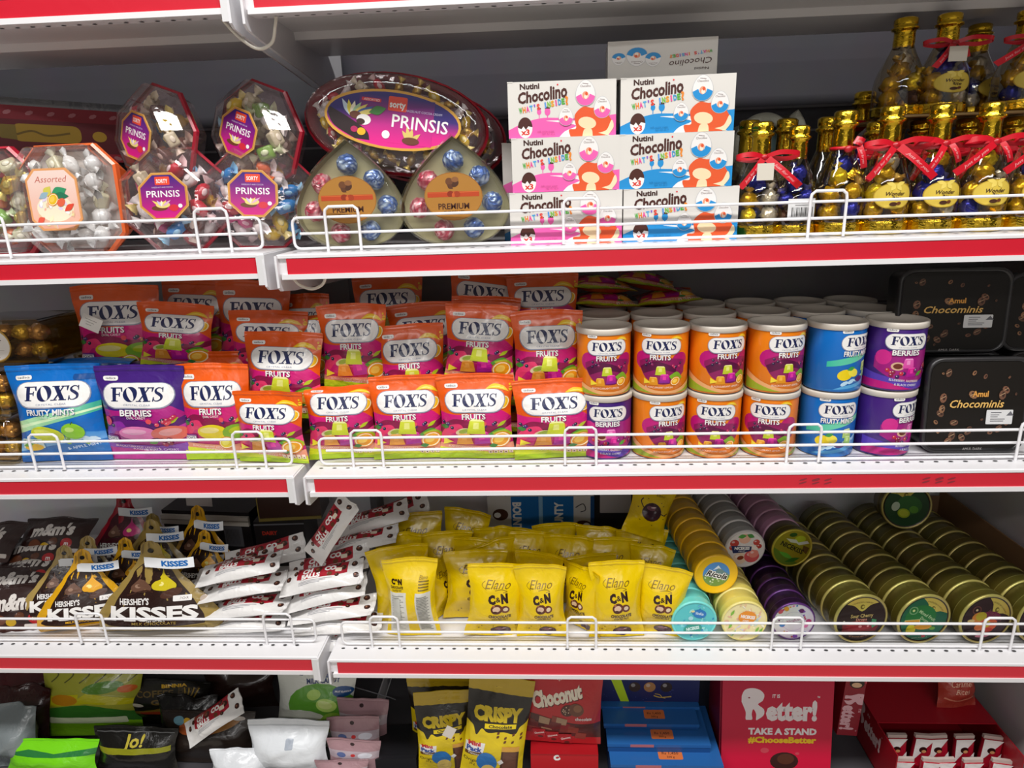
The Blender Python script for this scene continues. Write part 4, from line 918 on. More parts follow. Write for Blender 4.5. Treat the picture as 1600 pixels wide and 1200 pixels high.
ocols = ['gold', 'yellow', 'white', 'gold', 'yellow', 'gold', 'gold', 'red', 'pale', 'white', 'red', 'white', 'clear', 'yellow', 'red', 'yellow', 'pink', 'gold', 'gold']
p = aty(614, 188, .088); o = put(inst(PL, 'big oval clear platter of assorted sweets resting on the two drop-shaped boxes', 'candy platter', 'oval candy platters'), p, -.12, .155, .02, 1.0); bpy.context.view_layer.update(); fill(o, ov_sp, ocols, 'around the label of the front oval platter', 3, .66)
p = aty(652, 205, .15); o = put(inst(PL, 'second oval platter, its right end showing behind the big front one', 'candy platter', 'oval candy platters'), p, -.12, .155, .02, 1.0); bpy.context.view_layer.update(); fill(o, [q for q in ov_sp if q[0] > .03], ['gold', 'clear', 'white', 'gold'], 'at the right end of the rear oval platter', 8, .66)
# ------------------------------------------------------------------ drop-shaped boxes of foil balls
def drop(sc, y):
    h = cr([(0, .079), (.030, .056), (.058, .026), (.074, -.006), (.071, -.032), (.052, -.053), (.024, -.0635), (0, -.0655)], 4)
    pts = h+[(-x, z) for x, z in reversed(h[1:-1])]
    return [(x*sc, y, z*sc) for x, z in reversed(pts)]
def drop_box():
    root = thing('praline_box'); m = MB(); W = C('ffffff')
    m.loft([drop(1, .04), drop(1, .012), drop(1.02, .01), drop(1.02, .006), drop(.985, .004), drop(.95, -.002), drop(.90, -.004)], W, 0, True); m.build('clear_lid', 'clear_smoke', root)
    m = MB(); m.loft([drop(1.0, .012), drop(.97, .045)], C('8d8868'), 0, False); m.add(drop(.985, .03), [tuple(range(len(drop(1, 0))))], C('cfc99e'), 0, False); m.build('tray', 'plastic', root)
    a = Art(); a.ell(0, 0, .0395, .0315, C('9a6426'), n=32); a.ell(0, 0, .0385, .0305, C('ab7730'), n=32); a.ell(.001, .018, .007, .006, C('4a2a1a')); a.ell(-.005, .0195, .005, .005, C('6a4024')); a.ell(.003, .022, .005, .0035, C('8a5a34')); leaf(a, -.008, .016, 0, .01, .003, C('5a3420'))
    a.rect(-.035, -.0005, .035, .0065, C('b8431e')); a.rect(-.035, .0052, .035, .0057, C('d87a3a')); a.ell(-.004, .0035, .0045, .004, C('8a2c14'), .3); a.ell(.005, .003, .0045, .004, C('a03a1a'), -.3); a.ell(0, .002, .002, .003, C('c85a2a'))
    a.tx('PREMIUM', 0, -.0125, .0075, C('4a2616'), w=.042, bold=.02); a.tx('CHOCOLATE', 0, -.0205, .004, C('4a2616'), w=.028, bold=0)
    m = MB(); m.loft([[(x, y, z) for x, z in [(.0395*math.cos(k*PI/16), .0315*math.sin(k*PI/16)) for k in range(32)]] for y in (-.0042, -.0052)], C('b07a36'), 0, True); a.emit(m, face_map((0, -.0052, 0), (1, 0, 0), (0, 0, 1)), (-.05, -.05, .05, .05)); m.build('oval_label', 'label', root)
    return root
def foil_ball(c, c2, seed):
    R = random.Random(seed); m = MB(); nu, nv = 20, 13; v = []; cc = []
    for j in range(nv+1):
        for i in range(nu):
            t, a = PI*j/nv, 2*PI*i/nu; r = .0155*(1+R.uniform(-.07, .05)); v.append((r*math.sin(t)*math.cos(a), r*math.sin(t)*math.sin(a), r*math.cos(t))); q = R.random(); cc.append(mixc(c, c2, q**3))  # sparkle of the foil painted in as random near-white specks
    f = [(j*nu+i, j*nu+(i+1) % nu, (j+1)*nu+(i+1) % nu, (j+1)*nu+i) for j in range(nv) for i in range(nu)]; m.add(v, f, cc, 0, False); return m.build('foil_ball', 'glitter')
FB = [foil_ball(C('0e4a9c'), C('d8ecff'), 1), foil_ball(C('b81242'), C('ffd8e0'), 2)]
DB = drop_box()
for k, (px, Y, lab, wh) in enumerate(((545, .046, 'clear drop-shaped box of foil balls by the shelf joint', 'left box'), (710, .046, 'clear drop-shaped box of foil balls next to the pink egg boxes', 'right box'))):
    p = aty(px, 324, Y); p.z = zA+.0672; o = put(inst(DB, lab, 'praline box', 'drop-shaped foil ball boxes'), p, -.04, 0, .03 if k else .08, 1.0); bpy.context.view_layer.update(); M = M_of(o)
    nm = ('the drop-shaped box by the shelf joint', 'the drop-shaped box next to the pink egg boxes')[k]
    for bx_, bz, c, wq in ((0, .050, 0, 'topmost blue'), (.037, .028, 0, 'upper right blue'), (.054, -.009, 0, 'right-hand blue'), (.026, -.044, 0, 'bottom blue'), (-.038, .024, 1, 'topmost pink'), (-.052, -.014, 1, 'left-hand pink'), (-.018, -.046, 1, 'bottom pink')):
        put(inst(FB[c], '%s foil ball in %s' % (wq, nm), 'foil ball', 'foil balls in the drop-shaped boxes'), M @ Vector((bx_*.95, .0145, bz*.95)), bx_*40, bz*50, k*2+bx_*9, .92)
# ------------------------------------------------------------------ egg boxes
def egg(a, cx, cy, s, col, flip=False):
    n = 22; P = []
    for i in range(n):
        t = 2*PI*i/n; y = math.sin(t)*1.32; P.append((math.cos(t)*(1-.13*y)*s, y*s))
    a.poly([(cx+x*1.05, cy+y*1.04) for x, y in P], C('c2c2c4')); a.poly([(cx+x, cy+y) for x, y in P], C('eceae8'))
    low = [(x, y) for x, y in P if y < -.02*s]; low.sort(key=lambda q: math.atan2(q[1], q[0])); a.poly([(cx+x, cy+y) for x, y in low]+[(cx-s*.45, cy-.1*s), (cx-.3*s, cy-.5*s), (cx+.3*s, cy-.5*s), (cx+.45*s, cy-.1*s)][::-1], col)
    a.ell(cx, cy-.25*s, .34*s, .42*s, C('e8a080'), n=12); a.ell(cx+.05*s, cy-.38*s, .2*s, .26*s, C('f6e6d2'), n=10); a.ell(cx+.1*s, cy-.1*s, .14*s, .2*s, C('e0562e'), n=10)
    a.tx('Chocolino', cx, cy+.72*s, .24*s, C('6a4a44'), w=1.1*s, bold=0); a.st([(cx-.3*s, cy+1.0*s), (cx+.3*s, cy+.92*s)], .06*s, C('8a7a78'))
def egg_art(col, w=.155, h=.08, upside=False):
    a = Art(); CC = C(col); W = w
    a.poly(cr([(-W/2, .012), (-.055, .022), (-.03, .028), (-.004, .0275), (.03, .026), (W/2, .03)], 6)+[(W/2, 0), (-W/2, 0)], CC)
    a.poly(cr([(-.004, 0), (.004, .008), (.02, .016), (-.01, .022), (-.022, .024), (.016, .023), (.034, .018), (.04, .008), (.07, 0)], 5), C('f4f2f0'))
    for x, s in ((-.033, .0032), (-.021, .0042)): a.st([(x, .028), (x, .034)], .0012, CC); a.ell(x, .037, s, s*1.4, CC, n=14); a.ell(x, .040+s*.25, s*.9, s*.75, C('4a2018'), n=12, a0=0, a1=PI)
    a.ell(-.0535, .0145, .0105, .0145, OFFW, n=22); a.poly([(-.0535+.0105*math.cos(t), .0155+.0145*math.sin(t)) for t in [PI*k/12 for k in range(13)]]+[(-.059, .013), (-.056, .017), (-.0525, .012), (-.049, .017)], C('4a241c')); a.tx('x3', -.0535, .0085, .0078, C('d8382a'), w=.0125, bold=.04)
    a.tx('Nutini', -.046, .0735, .0075, FONTC, w=.028, bold=.035, rot=.02); a.tx('Chocolino', -.028, .0615, .0165, C('4a241e'), w=.071, bold=.035, sh=.2, rot=.14, fan=.12)
    a.ell(-.006, .0745, .0012, .0012, C('e0303a'), n=8)
    wc = ['4fae3a', 'e8882a', 'e84a9a', '4aa8e0', '8a5ac8', 'e8483a', 'f07ab0', '5a9ae0', '7ac04a', 'e8a02a', 'e0589a', '3a9ad0']; wd = "WHAT'SINSIDE?"; xs = 0
    for i, ch in enumerate("WHAT'S INSIDE?"):
        if ch != ' ': a.tx(ch, -.0595+i*.0051, .0395+i*.00095, .0078 if ch != '?' else .0115, C(wc[i % 12]), w=None if ch in "'I" else .0046, bold=.045, rot=.12)
    # plain patch of orange and cream with eggs around it
    a.poly(cr([(.012, 0), (.010, .010), (.020, .012), (.018, .030), (.030, .042), (.044, .040), (.056, .046), (.066, .030), (.072, .016), (.062, 0)], 6), C('e35a2c')); a.ell(.036, .019, .013, .0085, C('f2dcb2'), -.2); a.poly(cr([(.029, 0), (.032, .01), (.042, .01), (.044, 0)], 4), C('f2dcb2')); a.poly(cr([(.052, .004), (.064, .008), (.071, .022), (.074, .012), (.066, 0)], 5), C('f0e0b8'))
    egg(a, .0335, .0615, .0135, CC); egg(a, .0575, .0405, .0115, CC); egg(a, .0055, .029, .0098, CC)
    a.tx('milk cocoa cream', -.024, .009, .0025, mixc(CC, (0, 0, 0), .45), w=.024, bold=0); a.tx('NET WT 60 G', -.02, .005, .0025, mixc(CC, (0, 0, 0), .45), w=.018, bold=0)
    return a
def back_art(col):
    a = Art(); CC = C(col)
    for x, y, s in ((.062, .037, .0095), (.036, .034, .0145), (.013, .041, .011)): egg(a, x, y, s, CC)
    a.tx('Nutini', -.056, .064, .005, FONTC, w=.02, bold=.01); a.tx('Chocolino', -.04, .05, .012, C('4a241e'), w=.06, bold=0, sh=.25, rot=.1)
    wc = ['4fae3a', 'e8882a', 'e84a9a', '4aa8e0', '8a5ac8', 'e8483a']
    for i, ch in enumerate("WHAT'S INSIDE?"):
        if ch != ' ': a.tx(ch, -.068+i*.0043, .029+i*.0006, .006, C(wc[i % 6]), w=None if ch in "'I" else .0042, bold=.03, rot=.1)
    return a
def egg_box(col, art, band=True):
    w, h, d = .155, .08, .065; root = thing('egg_box'); m = MB(); CB = C('dddad4')
    m.box(-w/2, 0, 0, w/2, d, h, CB); art.emit(m, face_map((0, 0, 0), (1, 0, 0), (0, 0, 1)), (-w/2, 0, w/2, h))
    a = Art(); CC = C(col)
    if band: a.poly(cr([(0, .012), (.03, .02), (d, .014)], 5)+[(d, 0), (0, 0)], CC)
    a.ell(d*.5, .05, .012, .018, C('dcdad8')); a.emit(m, face_map((w/2, 0, 0), (0, 1, 0), (0, 0, 1)), (0, 0, d, h)); a.emit(m, face_map((-w/2, d, 0), (0, -1, 0), (0, 0, 1)), (0, 0, d, h)); m.build('carton', 'card', root)
    m = MB(); m.box(-w/2-.0004, -.0004, h-.0012, -w/2+.0075, .012, h+.0004, CB); m.box(w/2-.0075, .004, h-.001, w/2+.0006, d-.004, h+.0006, C('e2dfdb')); m.build('tuck_flap', 'card', root)
    return root
EB = {'p': egg_box('ee62b0', egg_art('ee62b0')), 'b': egg_box('1f8fd2', egg_art('1f8fd2')), 'u': egg_box('1f8fd2', back_art('1f8fd2'), False)}
eg = 'egg box'; GE = 'chocolate egg boxes'; hb = .0695
def ebox(k, x0, x1, ym, Y, zz, lab, rz=0., rx=0.):
    X = (aty(x0, ym, Y).x+aty(x1, ym, Y).x)/2; w = aty(x1, ym, Y).x-aty(x0, ym, Y).x
    return put(inst(EB[k], lab, eg, GE), (X, Y, zz), rx, 0, rz, (w/.155, 1, .069/.08))
ebox('p', 797, 972, 340, .046, zA, 'pink egg box at the bottom of the pink stack')
ebox('p', 800, 968, 258, .05, zA+hb, 'pink egg box in the middle of the pink stack')
ebox('p', 794, 963, 172, .056, zA+2*hb, 'pink egg box with a handwritten price sticker, top of the pink stack', .03)
ebox('b', 974, 1153, 337, .046, zA, 'blue egg box at the bottom of the blue stack beside the bottles')
ebox('b', 968, 1145, 252, .05, zA+hb, 'blue egg box in the middle of the blue stack')
ebox('b', 970, 1147, 166, .056, zA+2*hb, 'blue egg box third up in the blue stack', -.05)
e = ebox('u', 950, 1120, 94, .08, zA+3*hb, 'egg box turned upside down on top of the blue stack', -.04); e.rotation_euler = (0, PI, -.04); e.scale.z = .0465/.08; e.location.z = zA+3*hb+.0475
ebox('p', 783, 950, 200, .135, zA+hb, 'pink egg box behind the pink stack, only its left edge showing')
ebox('b', 783, 950, 200, .135, zA, 'egg box under the half hidden pink one at the back')
ebox('b', 968, 1140, 180, .13, zA+hb, 'blue egg box behind the blue stack on a hidden one'); ebox('b', 968, 1140, 180, .13, zA, 'blue egg box hidden behind the bottom blue one'); ebox('b', 962, 1130, 180, .135, zA+2*hb, 'blue egg box behind the third one of the blue stack')
m = MB(); sa = Art(); m.lathe([(0, -.0004), (.0135, -.0004), (.0135, .0)], C('eeece8'), 0, 20, 'y'); sa.curve([(-.003, .006), (.002, .008), (0, .004), (.004, .002)], .0007, C('8a8a90')); sa.curve([(-.008, -.004), (-.004, -.002), (-.004, -.008), (0, -.003), (.003, -.008), (.007, -.002)], .0007, C('8a8a90')); sa.st([(-.008, 0), (.008, .001)], .0006, C('9a9aa0'))
sa.emit(m, face_map((0, -.0004, 0), (1, 0, 0), (0, 0, 1)), (-.02, -.02, .02, .02)); o = m.build('price_sticker', 'label'); tag(put(o, aty(818, 203, .0552), 0, 0, .03), 'round white handwritten price sticker on the top pink egg box', 'sticker')
# ------------------------------------------------------------------ gift bottles
KZ = .85
def bottle(ribbon=0, tagp=False, label=1, seed=0):
    r, h = .0335, .196; root = thing('gift_bottle'); m = MB(); W = C('ffffff')
    m.lathe([(r*.98, .02), (r, .024), (r, .066), (r*.96, .078), (r*.85, .093), (r*.7, .11), (r*.52, .128), (r*.41, .141), (r*.38, .15)], W, 0, 30); m.build('clear_body', 'clear_gold', root)
    G = C('e6be34'); m = MB(); m.lathe([(0, .001), (r*.94, .001), (r, .004), (r*1.01, .018), (r*.985, .022), (r*.9, .02), (0, .019)], C('e2bc3a'), 0, 24, smooth=False); m.build('gold_base', 'gold', root)
    m = MB(); nr = r*.41; R = random.Random(seed)
    m.lathe([(nr*1.0, .138), (nr*1.02, .15), (nr*.98, .165), (nr*1.02, .171), (nr*1.28, .173), (nr*1.3, .1765), (nr*1.05, .179), (nr*1.12, .183), (nr*1.12, .193), (nr*.9, .196), (0, .1965)], G, 0, 22)
    for k in range(22): m.box(-.0003, -.0003, 0, .0003, .0003, .0001, G) if 0 else None
    m.build('gold_cap', 'gold', root)
    if label:
        a = Art(); a.ell(0, 0, .0265, .0205, C('b8962a'), n=30); a.ell(0, 0, .0252, .0192, C('dcc04c'), n=30)
        leaf(a, -.012, .02, 0, .016, .003, C('ecd466')); leaf(a, .012, .021, 0, .016, .003, C('ecd466')); leaf(a, -.006, .008, 0, .017, .003, C('ecd466')); leaf(a, .008, .008, .001, .017, .003, C('ecd466')); a.tx('Wonder', .001, .0035, .006, FONTC, w=.025, bold=.015, sh=.25); a.tx('Bite', .002, -.0035, .0058, FONTC, w=.014, bold=.015, sh=.25); a.ell(-.001, -.0125, .005, .003, C('4a2a1a')); a.ell(.006, -.0115, .003, .0025, C('6a3a20'), .4)
        m = MB(); cm = cyl_map(r+.0002); m.grid(lambda i, j: cm((i-.5)*.002, .06+(j-.5)*.002, 0), 1, 1, C('c8a83c')); a.emit(m, lambda x, y, q: cm(x, y+.06, q), (-.04, -.04, .04, .04), 16, 1, dh=.0001); m.build('oval_label', 'label', root)
    if ribbon:
        RB = C('cf1226'); m = MB(); zc = .136; yr = -r*.58
        def strip(pts, w, twist=0.):
            P = cr(pts, 5); v = []; n = len(P)
            for i, p in enumerate(P):
                k = twist*i/n; v += [(p[0], p[1]-w/2*math.sin(k), p[2]+w/2*math.cos(k)), (p[0], p[1]+w/2*math.sin(k), p[2]-w/2*math.cos(k))]
            m.add(v, [(2*i, 2*i+1, 2*i+3, 2*i+2) for i in range(n-1)], RB, 0, True)
        def tail(x0, z0, x1, z1, w, y1):
            a = Art(); L = math.hypot(x1-x0, z1-z0); ux, uz = (x1-x0)/L, (z1-z0)/L; px_, pz_ = -uz, ux
            f = lambda x, y, q: (x0+ux*x+px_*y, yr-.003+(y1)*(x/L)-.004*math.sin(x/L*PI)-q, z0+uz*x+pz_*y)
            m.grid(lambda i, j: f(i*L, (j-.5)*w, 0), 8, 1, RB)
            s_ = 1 if ux > 0 else -1; a.tx('Just for you', L*.5, 0, w*.36, C('f0b8b8'), w=L*.62, bold=0, sh=.3, rot=0 if s_ > 0 else PI); a.emit(m, f, (0, -w, L, w), 6, 1, h0=.0004)
        if ribbon != 3:
            strip([(0, yr, zc), (.02, yr-.006, zc+.008), (.046, yr-.004, zc+.006), (.05, yr+.003, zc+.002), (.03, yr+.003, zc-.003), (0, yr, zc)], .008, .3)
            strip([(0, yr, zc), (-.018, yr-.006, zc+.006), (-.036, yr-.004, zc+.004), (-.04, yr+.003, zc), (-.02, yr+.003, zc-.004), (0, yr, zc)], .008, -.3)
        m.tube([(nr*1.06*math.cos(k*PI/8), nr*1.06*math.sin(k*PI/8), zc+.002) for k in range(16)], .003, RB, closed=True)
        m.sph((0, yr, zc), .006, .004, .006, C('b50e20'))
        if ribbon == 1: tail(.004, zc-.002, .052, zc-.05, .0115, -.004); tail(-.003, zc-.003, -.034, zc-.05, .0095, -.002)
        elif ribbon == 2: tail(-.003, zc-.003, -.026, zc-.046, .0095, -.004); tail(.006, zc-.001, .018, zc-.028, .008, .0)
        elif ribbon == 3: tail(.012, zc+.006, .022, zc-.03, .009, .0); tail(.006, zc+.014, .018, zc+.008, .012, 0.)
        elif ribbon == 4: tail(-.004, zc-.002, -.052, zc-.045, .011, -.004); tail(.006, zc-.001, .02, zc-.03, .008, .0)
        m.build('red_ribbon', 'vinyl', root)
    if tagp:
        m = MB(); m.box(-.014, -r-.002, .098, .01, -r-.001, .126, C('d8d2c4')); m.build('paper_tag', 'label', root)
    return root
BT = {k: bottle(*a) for k, a in {'r1': (1, 0, 1, 1), 'r2': (2, 0, 1, 2), 'r4': (4, 0, 1, 3), 'n': (0, 0, 1, 4), 'p': (0, 0, 0, 5), 'r3': (3, 0, 0, 6), 't': (1, 1, 0, 7), 'rt': (2, 1, 1, 8)}.items()}
bsp = [(-.0155, -.009, .036), (.0155, -.008, .038), (0, .0165, .038), (-.0155, -.008, .064), (.0155, -.007, .068), (-.004, -.006, .092), (.003, 0, .112)]
def bundle(name, col, seed):
    m = MB(); m.sph((0, 0, 0), .0135, .0125, .013, col, 0, 14, 9, None, .35, seed); rings = []
    for z, r in ((.010, .006), (.0135, .003), (.0165, .007), (.020, .009)): rings.append([(r*math.cos(2*PI*k/9), r*math.sin(2*PI*k/9), z+(.0018*(-1)**k if z > .018 else 0)) for k in range(9)])
    m.loft(rings, mixc(col, (1, 1, 1), .12), 0, False); return m.build(name, 'foil')
SW2 = {k: bundle('foil_sweet', C(c), i) for i, (k, c) in enumerate([('gold', 'd2aa1e'), ('navy', '2b34b8'), ('yellow', 'e6d028'), ('clear', 'dcdce0'), ('brown', '4a2a1c')])}
bs = 'gift bottle'; GBt = 'sweet-filled gift bottles'
def bot(k, px, Y, s, lab, cols, wh, base=None, ang=0., rx=0., ry=0., py=365, n=7):
    p = aty(px, py, Y); o = put(inst(BT[k], lab, bs, GBt), (p.x, Y, zA if base is None else base), rx, ry, ang, (s, s, s*KZ*(.78 if base and base > zA+.1 else 1)))
    R = random.Random(int(px)); M = M_of(o)
    for q, k in zip(bsp[:n], cols):
        c = inst(SW2[k], '%s foil sweet %s' % (SWN[k].replace(' foil', ''), wh), 'sweet', 'foil sweets in the gift bottles'); put(c, M @ Vector(q), R.uniform(-.5, .5), R.uniform(-.5, .5), R.uniform(0, 6), s)
    return o
YG = ['gold', 'gold', 'navy', 'yellow', 'gold', 'gold', 'clear']; BL = ['gold', 'clear', 'navy', 'navy', 'navy', 'navy', 'gold']
bot('t', 1180, .078, .90, 'gift bottle with a red bow and paper tag, touching the blue egg boxes', ['yellow', 'clear', 'navy', 'gold', 'clear', 'navy', 'navy'], 'in the bottle touching the egg boxes')
o = bot('p', 1236, .075, .86, 'small gift bottle without ribbon bearing a barcode sticker', ['brown', 'clear', 'brown', 'navy', 'navy', 'navy', 'navy'], 'in the bottle with the barcode sticker')
m = MB(); a = Art(); cm = cyl_map(.0292); m.grid(lambda i, j: cm((i-.5)*.04, (j-.5)*.028, 0), 8, 1, C('e6e6e6')); a.rect(-.012, .008, .014, .0098, C('6a6a6a')); a.rect(-.011, .0055, .012, .0063, C('8a8a8a'))
for i in range(16): a.rect(-.015+i*.0019, -.009, -.015+i*.0019+.0004+.0006*(i*7 % 3 == 0), .003, C('222222'))
a.emit(m, lambda x, y, q: cm(x, y, q), (-.02, -.014, .02, .014), 8, 1, h0=.0003); s_ = m.build('barcode_sticker', 'label'); tag(put(s_, (o.location.x, o.location.y, zA+.036), 0, 0, .12), 'white barcode sticker on the small gift bottle', 'sticker')
bot('r3', 1303, .078, .96, 'gift bottle of gold sweets, plain front, red ribbon end at its neck', ['gold', 'navy', 'gold', 'gold', 'gold', 'yellow', 'navy'], 'in the plain-fronted bottle')
bot('r1', 1372, .076, .98, 'gift bottle with red bow and oval label, leftmost of the labelled front row', YG, 'in the first labelled front bottle')
bot('r2', 1446, .078, .98, 'gift bottle with red bow, second of the labelled front row', BL, 'in the second labelled front bottle')
bot('r4', 1520, .076, .98, 'gift bottle with red bow, third of the labelled front row', ['navy', 'gold', 'navy', 'gold', 'clear', 'gold', 'yellow'], 'in the third labelled front bottle')
bot('r4', 1594, .078, .98, 'gift bottle with red bow cut by the right picture edge, front row', ['gold', 'gold', 'navy', 'gold', 'navy', 'navy', 'navy'], 'in the front bottle at the picture edge')
for px, py, Y, lab in ((1214, 365, .148, 'gift bottle behind the barcode bottle, gold cap tilted'), (1276, 362, .148, 'gift bottle behind the gap left of the plain-fronted bottle'), (1158, 365, .15, 'gift bottle showing only its cap beside the egg boxes')):
    bot('p', px, Y, .95, lab, ['navy', 'gold'], 'in the second-row bottles at the left', None, .3, 0, .02, py, 3)
for px, lab in ((1352, 'second-row gift bottle behind the first labelled bottle'), (1418, 'second-row gift bottle between the first and second labelled ones'), (1487, 'second-row gift bottle between the second and third labelled ones'), (1556, 'second-row gift bottle behind the third labelled one')):
    bot('r2', px, .152, .9, lab, ['gold', 'navy', 'gold'], 'in the second-row bottles under the board', None, .2, 0, 0, 355, 3)
for px in (1372, 1440, 1508, 1576): bot('p', px, .29, .9, 'gift bottle of the shaded rear row holding up the board', ['gold', 'navy'], 'in the rear-row bottles', None, 0, 0, 0, 340, 2)
zb = zA+.1975*.9*KZ+.001; m = MB(); x0 = aty(1408, 156, .115).x; m.box(x0, .115, zb, 1.10, .36, zb+.003, C('9a7c4e')); tag(m.build('cardboard_sheet', 'matte'), 'cardboard sheet laid over the bottle caps carrying the upper bottles', 'cardboard')
zb += .0032
bot('p', 1402, .17, 1.0, 'shaded gift bottle standing at the left end of the cardboard sheet', ['gold', 'brown', 'navy', 'gold', 'yellow', 'gold', 'clear'], 'in the shaded upper bottle', zb, 0, 0, 0, 150)
bot('rt', 1468, .155, 1.0, 'gift bottle with yellow oval label in the middle of the cardboard sheet', ['gold', 'clear', 'navy', 'gold', 'navy', 'navy', 'navy'], 'in the middle upper bottle', zb, 0, 0, 0, 150)
bot('n', 1516, .235, 1.0, 'gift bottle behind the middle upper bottle, label half covered', ['clear', 'gold', 'clear', 'navy', 'clear', 'gold', 'clear'], 'in the half covered upper bottle', zb, .5, 0, 0, 150)
bot('r4', 1590, .155, 1.0, 'upper gift bottle cut by the right picture edge with long red ribbon', ['navy', 'clear', 'navy', 'gold', 'gold', 'gold', 'yellow'], 'in the upper bottle at the picture edge', zb, 0, 0, 0, 145)
o = bot('p', 1322, .17, 1.0, 'gift bottle leaning to the right between the plain bottle and the board', ['navy', 'navy', 'gold', 'navy', 'gold', 'navy', 'navy'], 'in the leaning bottle', zA+.062, 0, 0, .55, 330)
bot('r1', 1336, .3, 1.06, 'dark gift bottle with a red bow deep behind the leaning one', ['gold', 'brown', 'gold'], 'in the dark bottle behind the leaning one', zA+.03, .2, 0, 0, 300, 3)
# rolled padded sheet behind the bottles
p = aty(1196, 228, .27); m = MB(); sp = []
for k in range(70):
    t = k/70*2*PI*1.15; r_ = .034+.0075*t/2; sp.append((r_*math.cos(t), r_*math.sin(t)*1.05))
v = []
for x, z in sp: v += [(x, 0, z), (x, .12, z)]
m.add(v, [(2*i, 2*i+1, 2*i+3, 2*i+2) for i in range(69)], C('b0b0a0'), 0, True)
m.tube([(x, 0, z) for x, z in sp], .0085, C('c8c8b8'), n=7); root = thing('padded_roll'); m.build('rolled_sheet', 'fluff', root)
m = MB(); m.lathe([(0, .03), (.033, .028), (.033, .12)], C('7f999a'), 0, 24, 'y'); m.build('core', 'matte', root)
tag(put(root, p), 'rolled grey-green padded sheet with a pale blue core behind the bottles', 'roll')
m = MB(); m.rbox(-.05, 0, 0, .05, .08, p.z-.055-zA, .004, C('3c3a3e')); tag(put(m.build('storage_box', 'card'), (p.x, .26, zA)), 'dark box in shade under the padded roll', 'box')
# two cartons standing on the topmost shelf, only their lower edge in view
for x0, x1, c, lab in ((-46, 29, 'c8782a', 'orange carton on the topmost shelf at the left picture corner'), (31, 104, 'd8c878', 'pale yellow carton on the topmost shelf beside the orange one')):
    m = MB(); q0, q1 = aty(x0, 12, .05).x, aty(x1, 6, .05).x; m.rbox(q0, .05, top('T', True), q1, .12, top('T', True)+.12, .003, C(c)); m.box(q0+.004, .0495, top('T', True)+.004, q0+.02, .05, top('T', True)+.1, C('7a3a1a')); tag(m.build('carton', 'card'), lab, 'carton')
# ================================================================== lower shelf
zC, zCl = top('C'), top('C', True)
def lean(proto, px, py, Y, s, rx, ry, rz, label, cat, grp, z=None):
    p = aty(px, py, Y); return put(inst(proto, label, cat, grp), (p.x, Y, p.z if z is None else z), rx, ry, rz, s)
# ------------------------------------------------------------------ yellow nut bags
BRN = C('2c1510')
def nut_front(w=.078, h=.118):
    a = Art(); b0 = a; Y2 = C('b8a40c')
    a.tx('Elano', .0, .0905, .0115, C('7a5c0c'), w=.036, bold=0, sh=.4); a.curve([(-.017, .0945), (-.022, .0885), (-.016, .083)], .0007, C('7a5c0c')); a.curve([(-.004, .0825), (.006, .0838), (.014, .0815), (.008, .080)], .0008, C('7a5c0c'))
    a.tx('C', -.0085, .0695, .0118, BRN, w=.0108, bold=.08, rot=.14); a.tx('&', .0012, .0702, .0072, BRN, w=.0072, bold=.02, rot=.14); a.tx('N', .0105, .0722, .0118, BRN, w=.0104, bold=.08, rot=.14)
    a = Art(); a.ell(-.0035, .0475, .0085, .0072, C('5c2c1c'), .3); a.ell(-.004, .0475, .0055, .0038, C('d8b89a'), .2); a.ell(.0085, .0475, .0065, .0058, C('6a3420'), -.4); a.ell(.009, .0475, .0036, .0032, C('e6cfae')); a.ell(-.006, .043, .004, .002, C('4a2416')); a.ell(-.008, .052, .002, .0014, C('a86a4a'))
    a.tx('CHOCOLATE', .0015, .0355, .0046, C('4a2a10'), w=.031, bold=.05, arc=.0008); a.tx('COATED NUT', .002, .0305, .0028, C('4a2a10'), w=.022, bold=.03); a.rect(-.012, .0275, .016, .0278, C('a8920c')); b0.put(a, .003, .005, 1.06); a = b0
    a.ell(.008, .011, .013, .0085, C('4a2430')); a.ell(.005, .0135, .006, .003, C('8a5a6a')); a.ell(.012, .0155, .003, .0012, C('c8a8b0')); R = random.Random(2)
    for i in range(9): a.ell(R.uniform(-.022, .03), R.uniform(.008, .022), .0013, .0007, C('6a4a18'), R.uniform(0, 3), 7)
    a.rect(-.039, .0935, .039, .1005, C('e6d016')) if 0 else None
    return a
def nut_back():
    a = Art(); a.rect(-.033, .006, -.0055, .074, C('d8d6cc')); a.rect(.0095, .006, .033, .074, C('d2d0c6'))
    for i in range(22): a.rect(-.030, .012+i*.0027, -.010-.004*(i % 3), .0128+i*.0027, C('8a8a84'))
    for i in range(24): a.rect(.012, .011+i*.0025, .030-.003*(i % 2), .0119+i*.0025, C('7a7a76'))
    a.rr(-.028, .03, -.016, .066, .001, C('c0c0b8')); a.tx('C&N', -.0195, .0885, .0062, BRN, w=.016, bold=.07); a.tx('CHOCOLATE', -.02, .0815, .003, BRN, w=.02, bold=.03); a.tx('COATED NUT', -.02, .0775, .0024, BRN, w=.015, bold=.02); a.tx('Elano', .0215, .0935, .005, C('8a6a10'), w=.013, bold=0, sh=.3)
    for q in (.088, .0845, .081, .0775): a.rect(.014, q, .03, q+.0016, C('7a6410'))
    return a
YE = C('e6c400'); NA, NB = nut_front(), nut_back()
NUT = {k: bag('nut_bag', .078, .118, .034, a, YE, seed=sd, pin=.16, seal=(.05, .07), wr=.0026, material='shiny_film', backart=b) for k, a, b, sd in (('a', NA, NB, 11), ('b', NA, NB, 12), ('c', NA, NB, 13), ('back', NB, NA, 14))}
nb = 'nut bag'; GN = 'yellow chocolate nut bags'
